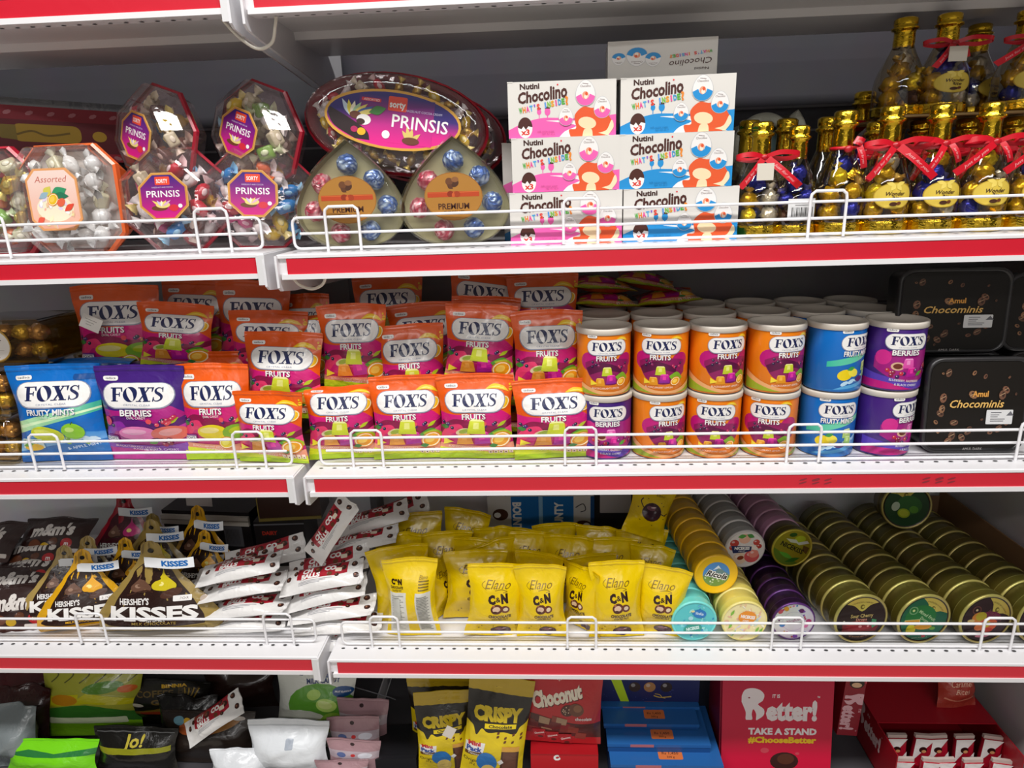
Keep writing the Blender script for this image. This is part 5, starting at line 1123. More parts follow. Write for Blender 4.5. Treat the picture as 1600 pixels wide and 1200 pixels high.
def N(k, box, Y, lab, rx=-.05, ry=0., rz=0., z=None):
    return fit(NUT[k], .078, .118, box, Y, lab, nb, GN, zC if z is None else z, rx, ry, rz)
N('back', (600, 876, 686, 1004), .062, 'yellow nut bag turned round, white ingredient panels to the front')
N('a', (722, 884, 818, 1004), .06, 'yellow nut bag tilted to the right, directly right of the gap in the front row', -.05, .1, .12)
N('b', (806, 884, 888, 1004), .06, 'yellow nut bag standing straight in the middle of the front row', -.04, -.02, 0)
N('c', (872, 886, 946, 1000), .078, 'yellow nut bag turned sideways beside the fence handle', -.03, -.03, -.75)
N('a', (920, 880, 1008, 1004), .058, 'yellow nut bag in the front row, second from the turquoise tin', -.06, 0, .05)
N('b', (984, 886, 1070, 1004), .068, 'yellow nut bag in the front row touching the turquoise tin', -.04, .08, -.12)
for i, (k, box, Y, rz, ry, lab) in enumerate([
        ('b', (586, 858, 682, 984), .105, .2, -.08, 'yellow nut bag right behind the turned-round bag'), ('c', (668, 876, 728, 980), .125, .9, 0, 'yellow nut bag turned edge-on left of the gap'), ('a', (690, 866, 790, 976), .11, .15, .06, 'yellow nut bag behind the tilted one, its word half covered'),
        ('c', (592, 838, 672, 966), .15, -.1, -.1, 'yellow nut bag third deep at the left side of the block'), ('b', (656, 836, 738, 960), .165, .3, .05, 'yellow nut bag in the middle rows with a folded corner, left of centre'), ('a', (700, 846, 780, 960), .155, -.2, 0, 'yellow nut bag in the middle rows, above the tilted front bag'),
        ('c', (738, 848, 826, 960), .15, .35, -.15, 'yellow nut bag in the middle rows with its top bent flat'), ('a', (786, 836, 858, 950), .16, .1, .1, 'yellow nut bag in the middle rows above the straight front bag'), ('b', (852, 842, 932, 955), .15, -.2, -.05, 'yellow nut bag in the middle rows, just left of the centre gap'),
        ('a', (908, 846, 990, 955), .145, .12, .1, 'yellow nut bag in the middle rows with a wide shiny crease'), ('c', (976, 856, 1046, 960), .14, -.15, .08, 'yellow nut bag in the middle rows, closest to the turquoise tins'), ('b', (800, 868, 880, 975), .108, -.25, 0, 'yellow nut bag hidden up to its shoulder behind the straight front bag'), ('a', (884, 872, 968, 975), .105, .2, 0, 'yellow nut bag hidden behind the sideways bag'),
        ('a', (616, 806, 700, 930), .23, .1, -.06, 'yellow nut bag in the rear row at the far left'), ('b', (682, 800, 756, 925), .24, -.1, .12, 'yellow nut bag in the rear row in front of the blue-lettered box'), ('c', (735, 828, 800, 930), .21, .3, .1, 'yellow nut bag near the back under the first blue letters'),
        ('a', (776, 830, 850, 930), .215, -.3, -.05, 'yellow nut bag near the back, its seal lying over'), ('b', (834, 822, 905, 930), .22, .2, 0, 'yellow nut bag near the back, centre, in front of the box'), ('c', (892, 826, 965, 930), .215, -.1, .08, 'yellow nut bag near the back, below the dark carton'), ('a', (955, 832, 1040, 930), .2, .15, .1, 'yellow nut bag near the back, next to the yellow tins')]):
    N(k, box, Y, lab, -.12, ry, rz)
sp = Art(); sp.ell(0, .06, .021, .021, C('3a1a28')); sp.ell(-.004, .068, .01, .005, C('7a4a5a')); sp.ell(.001, .071, .006, .0015, C('d8c0c8'), .3); sp.curve([(.02, .062), (.028, .06), (.034, .066)], .002, C('3a1a28')); sp.curve([(-.02, .066), (-.026, .078), (-.022, .086)], .002, C('3a1a28'))
for i in range(8): sp.ell(.03*math.cos(i), .06+.03*math.sin(i), .0014, .001, C('5a3a10'), n=7)
sp.tx('Elano', .012, .1, .006, C('5a3a10'), w=.018, bold=0, sh=.3)
SPB = bag('nut_bag', .082, .118, .036, sp, YE, seed=19, pin=.14, seal=(.05, .07), wr=.003, material='shiny_film')
lean(SPB, 1003, 838, .2, (1.0, 1, .8), -.35, .35, .05, 'yellow nut bag with a big dark chocolate ball print lying on top at the back', nb, GN)
# ------------------------------------------------------------------ white and red sachets
def sachet_art():
    a = Art(); RD = C('a8152a')
    a.poly([(-.03, .034), (.0, .034), (.005, .05), (.005, .118), (.0, .136), (-.03, .136)], RD); a.poly([(-.03, .036), (-.012, .036), (-.03, .05)], C('7a0e1c'))
    for x, y, r in ((-.008, .014, .0055), (.006, .152, .0055), (-.018, .148, .006), (-.016, .030, .005), (-.012, .128, .006), (.004, .118, .004), (-.02, .118, .005)):
        a.ell(x, y, r, r, C('3a1c14')); a.ell(x-r*.2, y-r*.25, r*.4, r*.35, C('8a5a44'))
    a.tx('CH', -.0135, .058, .0105, OFFW, w=.022, bold=.06, rot=PI/2); a.tx('CO', -.0135, .104, .0105, OFFW, w=.022, bold=.06, rot=PI/2); a.tx('BALLS', -.001, .066, .0095, OFFW, w=.04, bold=.06, rot=PI/2)
    a.ell(-.0125, .081, .0075, .0075, C('4a2418')); a.ell(-.014, .079, .004, .0035, C('8a5038')); a.tx('CRISPY', -.0225, .06, .004, C('e8a0a0'), w=.022, bold=.01, rot=PI/2); a.rr(-.012, .114, -.003, .126, .002, C('e8dcc8')); a.ell(.0, .104, .005, .005, C('6a3a20'))
    for i in range(3): a.rect(.0085+i*.0026, .04, .0094+i*.0026, .11-.012*i, C('9a9aa0'))
    return a
SA = sachet_art(); SAC = [bag('candy_sachet', .054, .166, .026, SA, C('e4e2e0'), seed=sd, pin=.08, seal=(.06, .06), wr=.0022, material='film') for sd in (21, 22, 23)]
BASE_FLAT = Matrix(((0, 0, 1), (-1, 0, 0), (0, -1, 0)))
def flat(proto, x, y, z, roll, slope, yaw, label, cat, grp, s=1.0):
    R = Matrix.Rotation(yaw, 3, 'Z') @ Matrix.Rotation(slope, 3, 'Y') @ Matrix.Rotation(roll, 3, 'X') @ BASE_FLAT
    return put(inst(proto, label, cat, grp), (x, y, z), *R.to_euler(), s)
sa_ = 'sachet'; GS = 'white and red candy sachets'
def FS(px, py, Y, slope, yaw, roll, lab, k=0, s=.9):
    p = aty(px, py, Y); flat(SAC[k % 3], p.x, Y, p.z, roll, slope, yaw, lab, sa_, GS, s)
# (px, py) is the left end of each sachet
for i, (px, py, Y, sl, yw, rl, lab) in enumerate([
        (306, 1000, .075, -.02, .04, .15, 'white red sachet at the bottom of the left pile'), (318, 976, .078, -.06, .0, .2, 'sachet second from the bottom in the left pile'), (324, 953, .082, -.12, -.03, .22, 'sachet third from the bottom in the left pile'),
        (316, 927, .085, -.16, .03, .25, 'sachet fourth from the bottom in the left pile, white edge out'), (312, 901, .09, -.2, 0., .3, 'sachet fifth from the bottom in the left pile, sliver of red showing'), (306, 906, .13, -.3, .05, .35, 'sachet near the top of the left pile, silver-white side out'),
        (352, 884, .15, -.22, .12, .85, 'sachet on top of the left pile showing its red face below the black box')]): FS(px, py, Y, sl, yw, rl, lab, i)
for i, (px, py, Y, sl, yw, rl, lab) in enumerate([
        (465, 1003, .068, .0, .02, .1, 'sachet lying flat at the bottom of the right pile at the shelf joint'), (462, 978, .07, -.03, .05, .15, 'sachet second from the bottom in the right pile'), (455, 960, .08, -.14, .0, .3, 'sachet third from the bottom in the right pile, red stripe showing'),
        (444, 942, .085, -.24, .04, .4, 'sachet in the middle of the right pile with its white corner pointing down'), (440, 914, .09, -.2, -.02, .5, 'sachet in the right pile whose lower word line shows in white'), (452, 900, .12, -.26, .05, .75, 'sachet with the red face turned up, upper part of the right pile'),
        (500, 862, .16, -.26, .0, .3, 'sachet behind the crossing one with plain white side'), (520, 830, .2, -.28, .05, .5, 'uppermost rear sachet reaching under the shelf edge'), (556, 822, .26, -.3, .1, .8, 'sachet at the very back right of the piles, red face half in shade')]): FS(px, py, Y, sl, yw, rl, lab, i)
p = aty(488, 872, .10); R = Matrix.Rotation(-.95, 3, 'Y') @ Matrix.Rotation(1.25, 3, 'X') @ BASE_FLAT; put(inst(SAC[1], 'sachet lying crosswise on top of the right pile, red face to the front', sa_, GS), p, *R.to_euler(), .8)
# ------------------------------------------------------------------ drop-shaped chocolate pouches
def wprof(v):
    P = ((0, .94), (.05, 1.), (.2, .98), (.35, .82), (.5, .6), (.65, .4), (.78, .24), (.86, .17), (.93, .165), (.97, .13), (1.0, .03))
    for (a, x), (b, y) in zip(P, P[1:]):
        if v <= b: return x+(y-x)*sstep(a, b, v)*.5+(y-x)*(v-a)/(b-a)*.5
    return .03
def pouch(border, gold, body='2a1712', seed=0, flagrot=-.12, flag=True):
    w, h, t = .142, .14, .04; off = Vector((seed*3.3, seed, 7)); BC = C(border); root = thing('chocolate_pouch')
    def pos(x, y, q, side=1):
        v = max(0., min(1., y/h)); W = w*wprof(v); u = max(-1., min(1., x/(W/2))); p = sstep(0, .1, v)**.8*(1-sstep(.15, .82, v))**.9+.25*sstep(0, .05, v)*(1-sstep(.02, .2, v))
        d = t/2*p*(1-abs(u)**2.4)**.7; n_ = mnoise.noise(Vector((u*3, v*6, side))+off)*.0022*(1-u*u)
        return (u*W/2, -side*(d+q)-n_*side+.004*math.sin(v*3+seed), v*h)
    def a2(x, y, q): return pos(x, y, q)
    m = MB(); nx, ny = 14, 24
    m.grid(lambda i, j: pos((i-.5)*w*wprof(j), j*h, 0), nx, ny, BC, 0); m.grid(lambda i, j: pos((i-.5)*w*wprof(j), j*h, .0004, -1), nx, ny, mixc(BC, C('3a2418'), .5), 0, True, True)
    a = Art(); L = [(.45*w*wprof(v)*(.86 if v < .7 else .62), v*h) for v in (.11, .2, .3, .4, .5, .6, .68, .75)]; pts = [(x, y) for x, y in L]+[(0, .80*h)]+[(-x, y) for x, y in reversed(L)]
    a.poly(cr(pts+[pts[0]], 4)[:-1], C(body))
    drop_ = lambda cx, cy, s, c, c2: (a.poly([(cx+s*x, cy+s*y) for x, y in cr([(0, 1.3), (.12, .7), (.5, .25), (.85, -.2), (.7, -.6), (0, -.72), (-.7, -.6), (-.85, -.2), (-.5, .25), (-.12, .7), (0, 1.3)], 3)[:-1]], C(c)), a.ell(cx-.25*s, cy-.1*s, .25*s, .2*s, C(c2)))
    drop_(-.014, .074, .014, '6a4a3a', '9a7a66'); drop_(.012, .077, .016, gold, 'f6ea90'); a.ell(.02, .062, .013, .006, C('4a2a1c'), .4); a.curve([(-.03, .06), (-.01, .066), (.0, .064)], .0022, C('3c231a'))
    a.tx("HERSHEY'S", -.022, .051, .0085, OFFW, w=.034, bold=.03); a.tx('KISSES', -.001, .0335, .0185, OFFW, w=.1, bold=.045); a.rr(.022, .05, .042, .058, .001, OFFW); a.tx('3 FOR', .032, .054, .003, C('5a3a2a'), w=.014, bold=0); a.ell(.054, .05, .004, .005, C('b8a89a')); a.tx('MILK CHOCOLATE', 0, .0195, .0036, BC, w=.05, bold=.01); a.tx('NET WT 146 G', .002, .0225, .002, OFFW, w=.02, bold=0)
    a.rect(-.055, .004, .055, .0125, mixc(BC, (0, 0, 0), .12)); a.ell(0, .125, .0036, .0036, C('15100c'), n=12)
    a.emit(m, a2, (-w/2, 0, w/2, h), nx, ny, h0=.00025, dh=.00007); m.build('pouch_body', 'shiny_film', root)
    if flag:
        m = MB(); fa = Art(); fw, fh = .066, .0145; fm = lambda x, y, q: (x, -q-.012*math.sin(max(0, x)/fw*1.6)-.001, y-.004*math.sin(x/fw*2.6))
        m.grid(lambda i, j: fm(i*fw-.008, (j-.5)*fh*(1 if i > .06 else .7), 0), 10, 2, C('eceef0')); m.grid(lambda i, j: fm(i*fw-.008, (j-.5)*fh, -.0004), 10, 2, C('e2e4e6'), 0, True, True)
        fa.tx('KISSES', .033, 0, .0072, C('1a68b4'), w=.036, bold=.05); fa.emit(m, fm, (-.008, -fh/2, fw-.008, fh/2), 10, 1, h0=.0003); o = m.build('paper_flag', 'label', root); o.location = (0, -.005, .108); o.rotation_euler = (-.2, flagrot, -.15)
    return root
KP = {'g': pouch('9a8244', 'd2c01e', seed=1), 'y': pouch('dca414', 'e8a81a', seed=2, flagrot=-.1), 't': pouch('a88e50', 'c8c0a8', seed=3, flagrot=-.16), 'r': pouch('a01428', 'c82a7a', body='4a1420', seed=4)}
kc = 'chocolate pouch'; GK = 'drop-shaped chocolate pouches'
for k, box, Y, rx, ry, rz, lab, zz in [
        ('g', (142, 854, 334, 995), .062, -.15, .0, .05, 'khaki-edged drop-shaped pouch at the front with the large white name', zCl), ('y', (58, 868, 198, 999), .072, -.2, .05, .3, 'bright yellow-edged drop-shaped pouch at the front left', zCl), ('t', (34, 862, 160, 985), .1, -.2, .08, .35, 'tan-edged drop-shaped pouch peeping out left of the yellow-edged one', zCl),
        ('t', (72, 846, 200, 975), .14, -.2, .05, .2, 'tan-edged pouch behind the two left pouches, only its tip and flag showing', zCl), ('y', (140, 848, 262, 980), .13, -.2, -.02, .1, 'yellow-edged pouch whose rounded tip shows left of the khaki-edged front pouch', zCl), ('g', (168, 820, 312, 975), .16, -.2, .0, .1, 'khaki-edged pouch standing right behind the front one, large readable flag', zCl),
        ('y', (248, 796, 382, 960), .2, -.15, -.02, -.1, 'tall yellow-edged pouch at the back before the black carton', zCl), ('y', (258, 836, 366, 960), .16, -.2, .1, .1, 'yellow-edged pouch leaning between the sachets and the khaki-edged pouches', zCl), ('r', (136, 776, 266, 950), .26, -.1, .02, .1, 'dark red pouch at the back wall', zCl), ('g', (182, 808, 300, 950), .22, -.15, .04, .1, 'shaded khaki-edged pouch in front of the dark red one', zCl)]:
    fit(KP[k], .142, .14, box, Y, lab, kc, GK, zz, rx, ry, rz, 1.0)
# ------------------------------------------------------------------ dark brown sweet packets
def brown_art():
    a = Art(); a.tx("m&m's", -.004, .055, .026, C('d8d2cc'), w=.08, bold=.05, rot=.06); a.poly([(-.07, .0), (.07, .0), (.07, .014), (-.07, .02)], C('3a1c16')); a.ell(.03, .026, .011, .010, C('b01a20')); a.tx('m', .03, .026, .008, OFFW, bold=.02); a.ell(-.03, .024, .012, .009, C('6a3a22')); a.ell(-.01, .02, .009, .007, C('c8a01a')); a.ell(.005, .03, .008, .007, C('5a3018')); a.rr(.012, .008, .058, .016, .002, C('d8cfc8')); return a
BB = [bag('chocolate_packet', .13, .085, .026, brown_art(), C('2a1411'), seed=s_, pin=.06, wr=.003, material='film') for s_ in (31, 32)]
for i, (px, py, Y, rx, ry, rz, lab) in enumerate([(28, 990, .062, -.55, .05, .15, 'dark brown chocolate packet in front with red sweets printed, by the picture edge'), (10, 952, .085, -1.0, .06, .1, 'dark brown packet second from the front in the left heap'), (92, 940, .11, -1.05, .05, .2, 'dark brown packet in the left heap touching the tan-edged pouch'),
        (30, 922, .12, -1.1, .02, .05, 'dark brown packet in the middle of the left heap'), (44, 896, .15, -1.1, .0, .1, 'dark brown packet near the top of the left heap'), (74, 872, .18, -.95, .05, .12, 'dark brown packet on top of the left heap, white letters readable'), (-40, 880, .15, -1.0, 0, 0, 'dark brown packet at the left edge of the heap')]):
    lean(BB[i % 2], px, py, Y, 1.0, rx, ry, rz, lab, 'chocolate packet', 'dark brown chocolate packets')
# ------------------------------------------------------------------ cartons at the back
m = MB(); w = .215; m.box(-w/2, 0, 0, w/2, .05, .125, C('d0ccc8')); a = Art(); BL_ = C('1c6cb4'); a.rect(-.06, 0, -.004, .125, BL_); a.rect(.004, 0, .066, .125, BL_); a.rect(-w/2, 0, w/2, .028, C('2a8ad0')); a.rect(-.004, .02, .004, .125, C('8ab8dc'))
a.tx('BOUNTY', -.048, .075, .016, OFFW, w=.075, bold=.05, rot=-PI/2); a.tx('BOUNTY', .036, .075, .016, OFFW, w=.075, bold=.05, rot=PI/2); a.ell(-.082, .085, .016, .013, C('4a2a20')); a.ell(-.088, .084, .007, .006, OFFW); a.rr(-.086, .035, -.06, .055, .001, C('9a9a9e')); a.ell(.085, .06, .018, .011, C('4a2a20')); a.ell(.092, .06, .007, .006, OFFW); a.curve([(.07, .1), (.085, .108), (.09, .095), (.08, .09)], .002, C('3a3a40')); a.rect(.1, 0, w/2, .125, C('1a4a80'))
a.emit(m, face_map((0, 0, 0), (1, 0, 0), (0, 0, 1)), (-w/2, 0, w/2, .125)); root = thing('chocolate_carton'); m.build('carton', 'card', root); m = MB(); m.box(-w/2+.004, .002, .125, w/2-.004, .05, .1262, C('d0ccc8')); m.build('top_flap', 'card', root)
p = aty(845, 800, .33); tag(put(root, (p.x, .33, zC), 0, 0, 0), 'white carton with blue bands and upright white letters at the back wall', 'carton')
def dark_box(w, h, d, label, loc, rz=0., panel=None, flap=False):
    root = thing('dark_carton'); m = MB(); m.box(-w/2, 0, 0, w/2, d, h, C('1e1a1c'))
    if panel: a = Art(); a.rr(panel[0], panel[1], panel[2], panel[3], .002, C(panel[4])); [a.rect(panel[0]+.004+i*.003, panel[1]+.004, panel[0]+.0052+i*.003, panel[3]-.006, C('4a4a4e')) for i in range(int((panel[2]-panel[0]-.008)/.003))] if len(panel) > 5 else None; a.emit(m, face_map((0, 0, 0), (1, 0, 0), (0, 0, 1)), (-w/2, 0, w/2, h))
    m.build('carton', 'card', root)
    if flap: m = MB(); m.box(-w/2, -.006, h-.028, w/2, 0, h-.008, C('cfc8be')); m.box(-w/2, -.007, h-.018, w/2, -.0055, h-.0165, C('8a8278')); m.build('folded_flap', 'card', root)
    return tag(put(root, loc, 0, 0, rz), label, 'carton')
dark_box(.09, .14, .05, 'black carton with a white panel right of the blue-banded carton', (aty(962, 810, .335).x, .335, zC), 0, (-.032, .085, .03, .13, 'b0a8a8'))
b_ = aty(325, 830, .3); dark_box(.19, b_.z-zCl+.045, .07, 'black carton with a cream folded flap behind the pouches', (b_.x, .3, zCl), -.08, (.035, .03, .075, .075, '6a6a70', 1), True)
m = MB(); m.box(-.026, -.0005, -.012, .026, 0, .012, C('b8b0ac')); tag(put(m.build('price_card', 'label'), aty(311, 782, .27), 0, .05, 0), 'beige card hanging above the black carton under the shelf', 'card')
dk = dark_box(.1, .1, .08, 'dark carton with small red letters behind the sachets', (aty(440, 850, .27).x, .27, zCl), .05)
a = Art(); a.tx('DAIRY', -.02, .075, .008, C('a82a1a'), w=.03, bold=.04); a.rect(-.05, .092, .05, .095, C('6a6a6e')); m = MB(); m.box(-.05, -.0005, .06, .05, 0, .0905, C('1a1618')); a.emit(m, face_map((0, -.0005, 0), (1, 0, 0), (0, 0, 1)), (-.05, .06, .05, .1)); m.build('printed_panel', 'card', dk)
m = MB(); m.box(-.06, 0, 0, .06, .07, .05, C('3a221a')); m.box(-.06, -.002, .0, .06, 0, .006, C('8a7a3a')); m.box(-.062, -.002, 0, -.06, .07, .05, C('8a7a3a')); root = thing('gold_edged_box'); m.build('carton', 'card', root); tag(put(root, (aty(455, 800, .28).x, .275, zCl+.1005), 0, 0, .1), 'dark brown box with a gold edge on top of the red-lettered carton', 'carton')
# ------------------------------------------------------------------ round tins
def tin_face(kind):
    a = Art(); R = random.Random(len(kind)*7+3); r = .0335
    if kind == 'teal':
        a.ell(0, 0, r, r, C('5cc8cc'), n=30)
        for i in range(40): t = R.uniform(0, 6.28); q = R.uniform(.3, .95)*r; a.ell(q*math.cos(t), q*math.sin(t), R.uniform(.001, .004), R.uniform(.001, .0025), C(R.choice(('3aa8c8', '8adce0', '2a8ac0', 'a8e8e0', '6ab8e0'))), R.uniform(0, 3), 8)
        a.ell(.008, .014, .011, .008, C('2a7ac0'), -.2); a.tx('NiceKiss', .008, .0145, .005, C('dcecf6'), w=.013, bold=.02, rot=-.2); a.ell(-.002, -.014, .015, .010, C('2f9a8a'), .2); a.tx('NICEKISS', -.002, -.013, .0055, C('e2f4ee'), w=.021, bold=.04, rot=.2); a.ell(-.006, .006, .004, .004, C('a8e0e8')); a.ell(-.003, .019, .003, .002, C('e8d89a'))
    elif kind == 'cream':
        a.ell(0, 0, r, r, C('ece0a8'), n=30)
        for i in range(46): t = R.uniform(0, 6.28); q = R.uniform(.35, .95)*r; a.ell(q*math.cos(t), q*math.sin(t), R.uniform(.001, .006), R.uniform(.001, .002), C(R.choice(('e8c89a', 'c8d8c8', 'f6f0d8', 'b8ccd8', 'e8b8a0', 'd8d0e0'))), R.uniform(0, 3), 8)
        a.ell(.004, .008, .0145, .0115, C('e8912a')); a.tx('NICEKISS', .005, .0085, .0055, OFFW, w=.023, bold=.05, rot=-.15); a.tx('HONEY', .002, .0015, .003, OFFW, w=.01, bold=.02, rot=-.15)
        for x, y in ((-.02, .016), (.021, -.016), (-.022, -.008), (.027, -.018), (-.016, -.022)): leaf(a, x-.003, y-.005, x+.003, y+.006, .002, C('7ab83a'))
    elif kind == 'white':
        a.ell(0, 0, r, r, C('e8e4ea'), n=30); a.ring(0, 0, .018, .018, .0007, C('c8bcd8')); a.tx('NiceKiss', 0, .002, .006, C('b87a9a'), w=.022, bold=.02, rot=.3)
        for i in range(26): t = i*.61; q = (.72+.16*math.sin(i*5))*r; a.ell(q*math.cos(t), q*math.sin(t), .0018+.0028*(i % 4 == 0), .0014+.0026*(i % 4 == 0), C(('c8387a', '8a4ab8', '4a8ad0', 'e8a83a', 'd85a6a', '6a2a6a', 'e87ab0')[i % 7]), i, 10)
    elif kind == 'ricola':
        a.ell(0, 0, .0225, .0225, C('4a8ac8'), n=30); pts = [(.0225*math.cos(t), .0225*math.sin(t)) for t in [PI+.12+k*(PI-.24)/14 for k in range(15)]]
        a.poly(pts+cr([(.0223, -.002), (.012, .006), (.004, .012), (-.002, .006), (-.012, .008), (-.0223, -.002)], 4), C('6a8a8a')); a.poly([(-.006, .008), (.003, .0165), (.008, .009), (.004, .011)], C('dce6ec')); a.poly(pts, C('7a9a4a'))
        for i in range(26): t = R.uniform(PI+.3, 2*PI-.3); q = R.uniform(.2, .9)*.0225; a.ell(q*math.cos(t), q*math.sin(t), .002, .0014, C(R.choice(('5a8a3a', '9ab86a', 'c8d8a0', 'e2e8c8'))), i, 7)
        for d_ in ((.0008, 0), (-.0008, 0), (0, .0008), (0, -.0008), (.0006, .0006), (-.0006, -.0006)): a.tx('Ricola', .001+d_[0], -.0005+d_[1], .0098, OFFW, w=.0365, bold=.07, sh=.25, rot=-.28)
        a.tx('Ricola', .001, -.0005, .0098, C('14120f'), w=.036, bold=.03, sh=.25, rot=-.28)
    elif kind == 'peach':
        a.ell(0, 0, r, r, C('dcd6d4'), n=30)
        for x, y, s, c in ((-.001, .02, .0105, 'e8b49a'), (-.019, .012, .008, 'b83a30'), (-.022, .004, .006, 'c84a3a'), (.02, .012, .006, 'c24438'), (.025, .004, .005, 'b8382e'), (-.008, -.018, .0125, 'e6cbb2'), (.013, -.015, .0135, 'd8585a'), (.016, -.010, .009, 'e88a7a')): a.ell(x, y, s, s*.9, C(c)); a.ell(x-s*.3, y+s*.3, s*.35, s*.25, mixc(C(c), (1, 1, 1), .4))
        a.ell(-.007, -.017, .006, .004, C('8a3a1a'), .2); a.ell(.016, .002, .008, .004, C('f0e6dc'), -.5); leaf(a, -.014, .024, .002, .026, .004, C('4f9a3a')); leaf(a, .002, .028, .016, .022, .004, C('3f8a3a')); a.poly([(-.025, .008), (-.005, .006), (.012, .0045), (.011, -.0045), (-.004, -.007), (-.021, -.007)], C('1c2a5a')); a.tx('NICEKISS', -.005, .0018, .005, OFFW, w=.027, bold=.05, rot=-.06); a.tx('FRUIT', -.005, -.004, .003, OFFW, w=.012, bold=.0); a.tx('**', -.004, .0065, .004, OFFW, w=.008)
    elif kind == 'olive':
        a.ell(0, 0, r, r, C('a89a1e'), n=30); a.poly([(r*math.cos(t), r*math.sin(t)) for t in [3.0+k*.14 for k in range(16)]], C('6a8a1e')); a.ell(.013, .016, .010, .007, C('c8d02a')); a.ell(-.0, .026, .007, .004, C('2a5a1a'))
        a.poly([(-.012, .02), (.006, .016), (.012, .008), (-.004, .012)], C('ece8e0')); a.poly([(.006, .01), (.026, .012), (.03, .007), (.012, .005)], C('ece8e0')); a.poly([(.02, .004), (.031, -.002), (.026, -.014), (.018, -.006)], C('6a4a1a')); a.tx('NICEKISS', .0, .0015, .0085, C('14140e'), w=.046, bold=.03, rot=-.5); leaf(a, -.024, -.004, .004, -.022, .004, C('6ac03a')); leaf(a, -.012, -.026, .016, -.02, .004, C('3a7a1e'))
    else:
        r = .0385; bg = {'cherry': '2a1513', 'mixed': '14684a', 'third': '2e121a', 'lime': '1e4a26'}[kind]; a.ell(0, 0, r, r, C(bg), n=34); q = {'cherry': PI/2, 'mixed': .95, 'third': .8, 'lime': 2.0}[kind]
        A = [(r*math.cos(q-.75+k*.15), r*math.sin(q-.75+k*.15)) for k in range(11)]; c_ = (r*.36*math.cos(q), r*.36*math.sin(q)); a.poly(A+cr([A[-1], (c_[0]*1.25+(A[-1][0]-c_[0])*.5, c_[1]*1.25+(A[-1][1]-c_[1])*.5), c_, (c_[0]*1.25+(A[0][0]-c_[0])*.5, c_[1]*1.25+(A[0][1]-c_[1])*.5), A[0]], 3)[1:-1], C('d8c058'))
        rt = q-PI/2; ex = (math.cos(rt), math.sin(rt)); g_ = r*.68; a.tx('CAVENDISH & HARVEY', g_*1.18*math.cos(q), g_*1.18*math.sin(q), .0026, C('5a4a1a'), w=.034, bold=.01, rot=rt, arc=-.0035); a.ell(g_*.85*math.cos(q), g_*.85*math.sin(q), .0035, .0045, C('7a661e')); a.ell(g_*.85*math.cos(q)+.001, g_*.85*math.sin(q), .002, .002, C('d8c058'))
        if kind == 'cherry':
            a.tx('Sour Cherry', .001, .006, .0062, C('e2c27a'), w=.037, bold=.02); a.tx('Drops', .001, -.001, .0045, C('e8a08a'), w=.018, bold=.02); a.poly(cr([(-.03, -.005), (-.01, -.004), (.02, -.008), (.03, -.016)], 4)+[(.026, -.024), (-.03, -.022)], C('7a1a22')); a.ell(-.006, -.008, .02, .0045, C('b02a26')); a.ell(-.004, -.016, .024, .005, C('9a1e2a')); a.ell(.0, -.014, .003, .002, C('e89a9a')); a.ell(.013, -.014, .002, .002, C('e89a9a')); a.poly([(.018, -.001), (.026, -.003), (.026, -.014), (.02, -.018), (.018, -.01)], C('4aa06a')); a.ell(-.028, -.004, .002, .003, C('e8d8c8')); a.tx('NET 200 G SOUR CHERRY DROPS', 0, -.033, .0026, C('d8a87a'), w=.034, bold=0, arc=.003)
        elif kind == 'mixed':
            a.ell(-.006, .004, .026, .022, C('1e7a3a')); a.ring(-.019, .017, .0075, .0075, .002, C('7aaa7a')); a.ell(-.019, .017, .0022, .0022, C('e8f0a8')); a.tx('Mixed Fruit', .005, .006, .0055, C('bcd8a8'), w=.034, bold=.02, rot=-.6); a.tx('Drops', .001, -.001, .005, C('bcd8a8'), w=.016, bold=.02, rot=-.6); a.rr(-.032, -.007, -.006, .0005, .001, C('ece0a0')); a.rr(-.031, -.006, -.007, -.0004, .001, C('e8a01a')); a.ell(-.02, -.018, .008, .010, C('d8cc1a')); a.ell(0, -.014, .015, .005, C('e0a02a'), -.05); a.ell(.016, -.018, .005, .003, C('6aa83a')); a.rr(.0, -.034, .006, -.028, .001, C('c02a3a')); a.tx('NATURAL FRUIT FLAVOUR', -.003, -.0335, .0024, C('a8c8a0'), w=.026, bold=0)
        elif kind == 'third':
            a.ell(.004, .002, .02, .012, C('7a1a44')); a.ring(-.018, .018, .0075, .0075, .002, C('6a3a3a')); a.ell(-.018, .018, .002, .002, C('e8c8a8')); a.ell(-.012, .004, .012, .010, C('e08a3a')); a.ell(-.009, .006, .009, .008, C('c8b02a')); a.ell(-.025, -.001, .006, .003, C('e8c88a')); a.ell(.004, -.010, .016, .012, C('e2643a')); a.ell(.002, -.009, .007, .006, C('d8c02a')); a.ell(-.01, -.014, .008, .006, C('e8824a')); a.ell(.004, -.02, .010, .004, C('c83a2a')); a.tx('Fruit Orchard', .014, .006, .005, C('8a4a5a'), w=.03, bold=.01, rot=-.7); a.ell(-.002, -.03, .012, .003, C('d88a9a'))
        else:
            a.ell(.004, .004, .022, .018, C('2f6a2e')); a.ell(0, -.014, .011, .009, C('a8c81e')); a.ell(0, -.014, .0085, .0065, C('c8d83a')); a.ell(-.018, -.006, .007, .009, C('c8d8c8')); a.ell(.014, -.002, .008, .007, C('5a9a2e'))
    return a
def T_(name, r, d, side, rim, kind, facec, metal='tin'): return round_tin(name, r, d, C(side), C(rim), tin_face(kind) if kind else None, C(facec), metal=metal)
GO, GR = '6a5f24', 'c8bb6a'
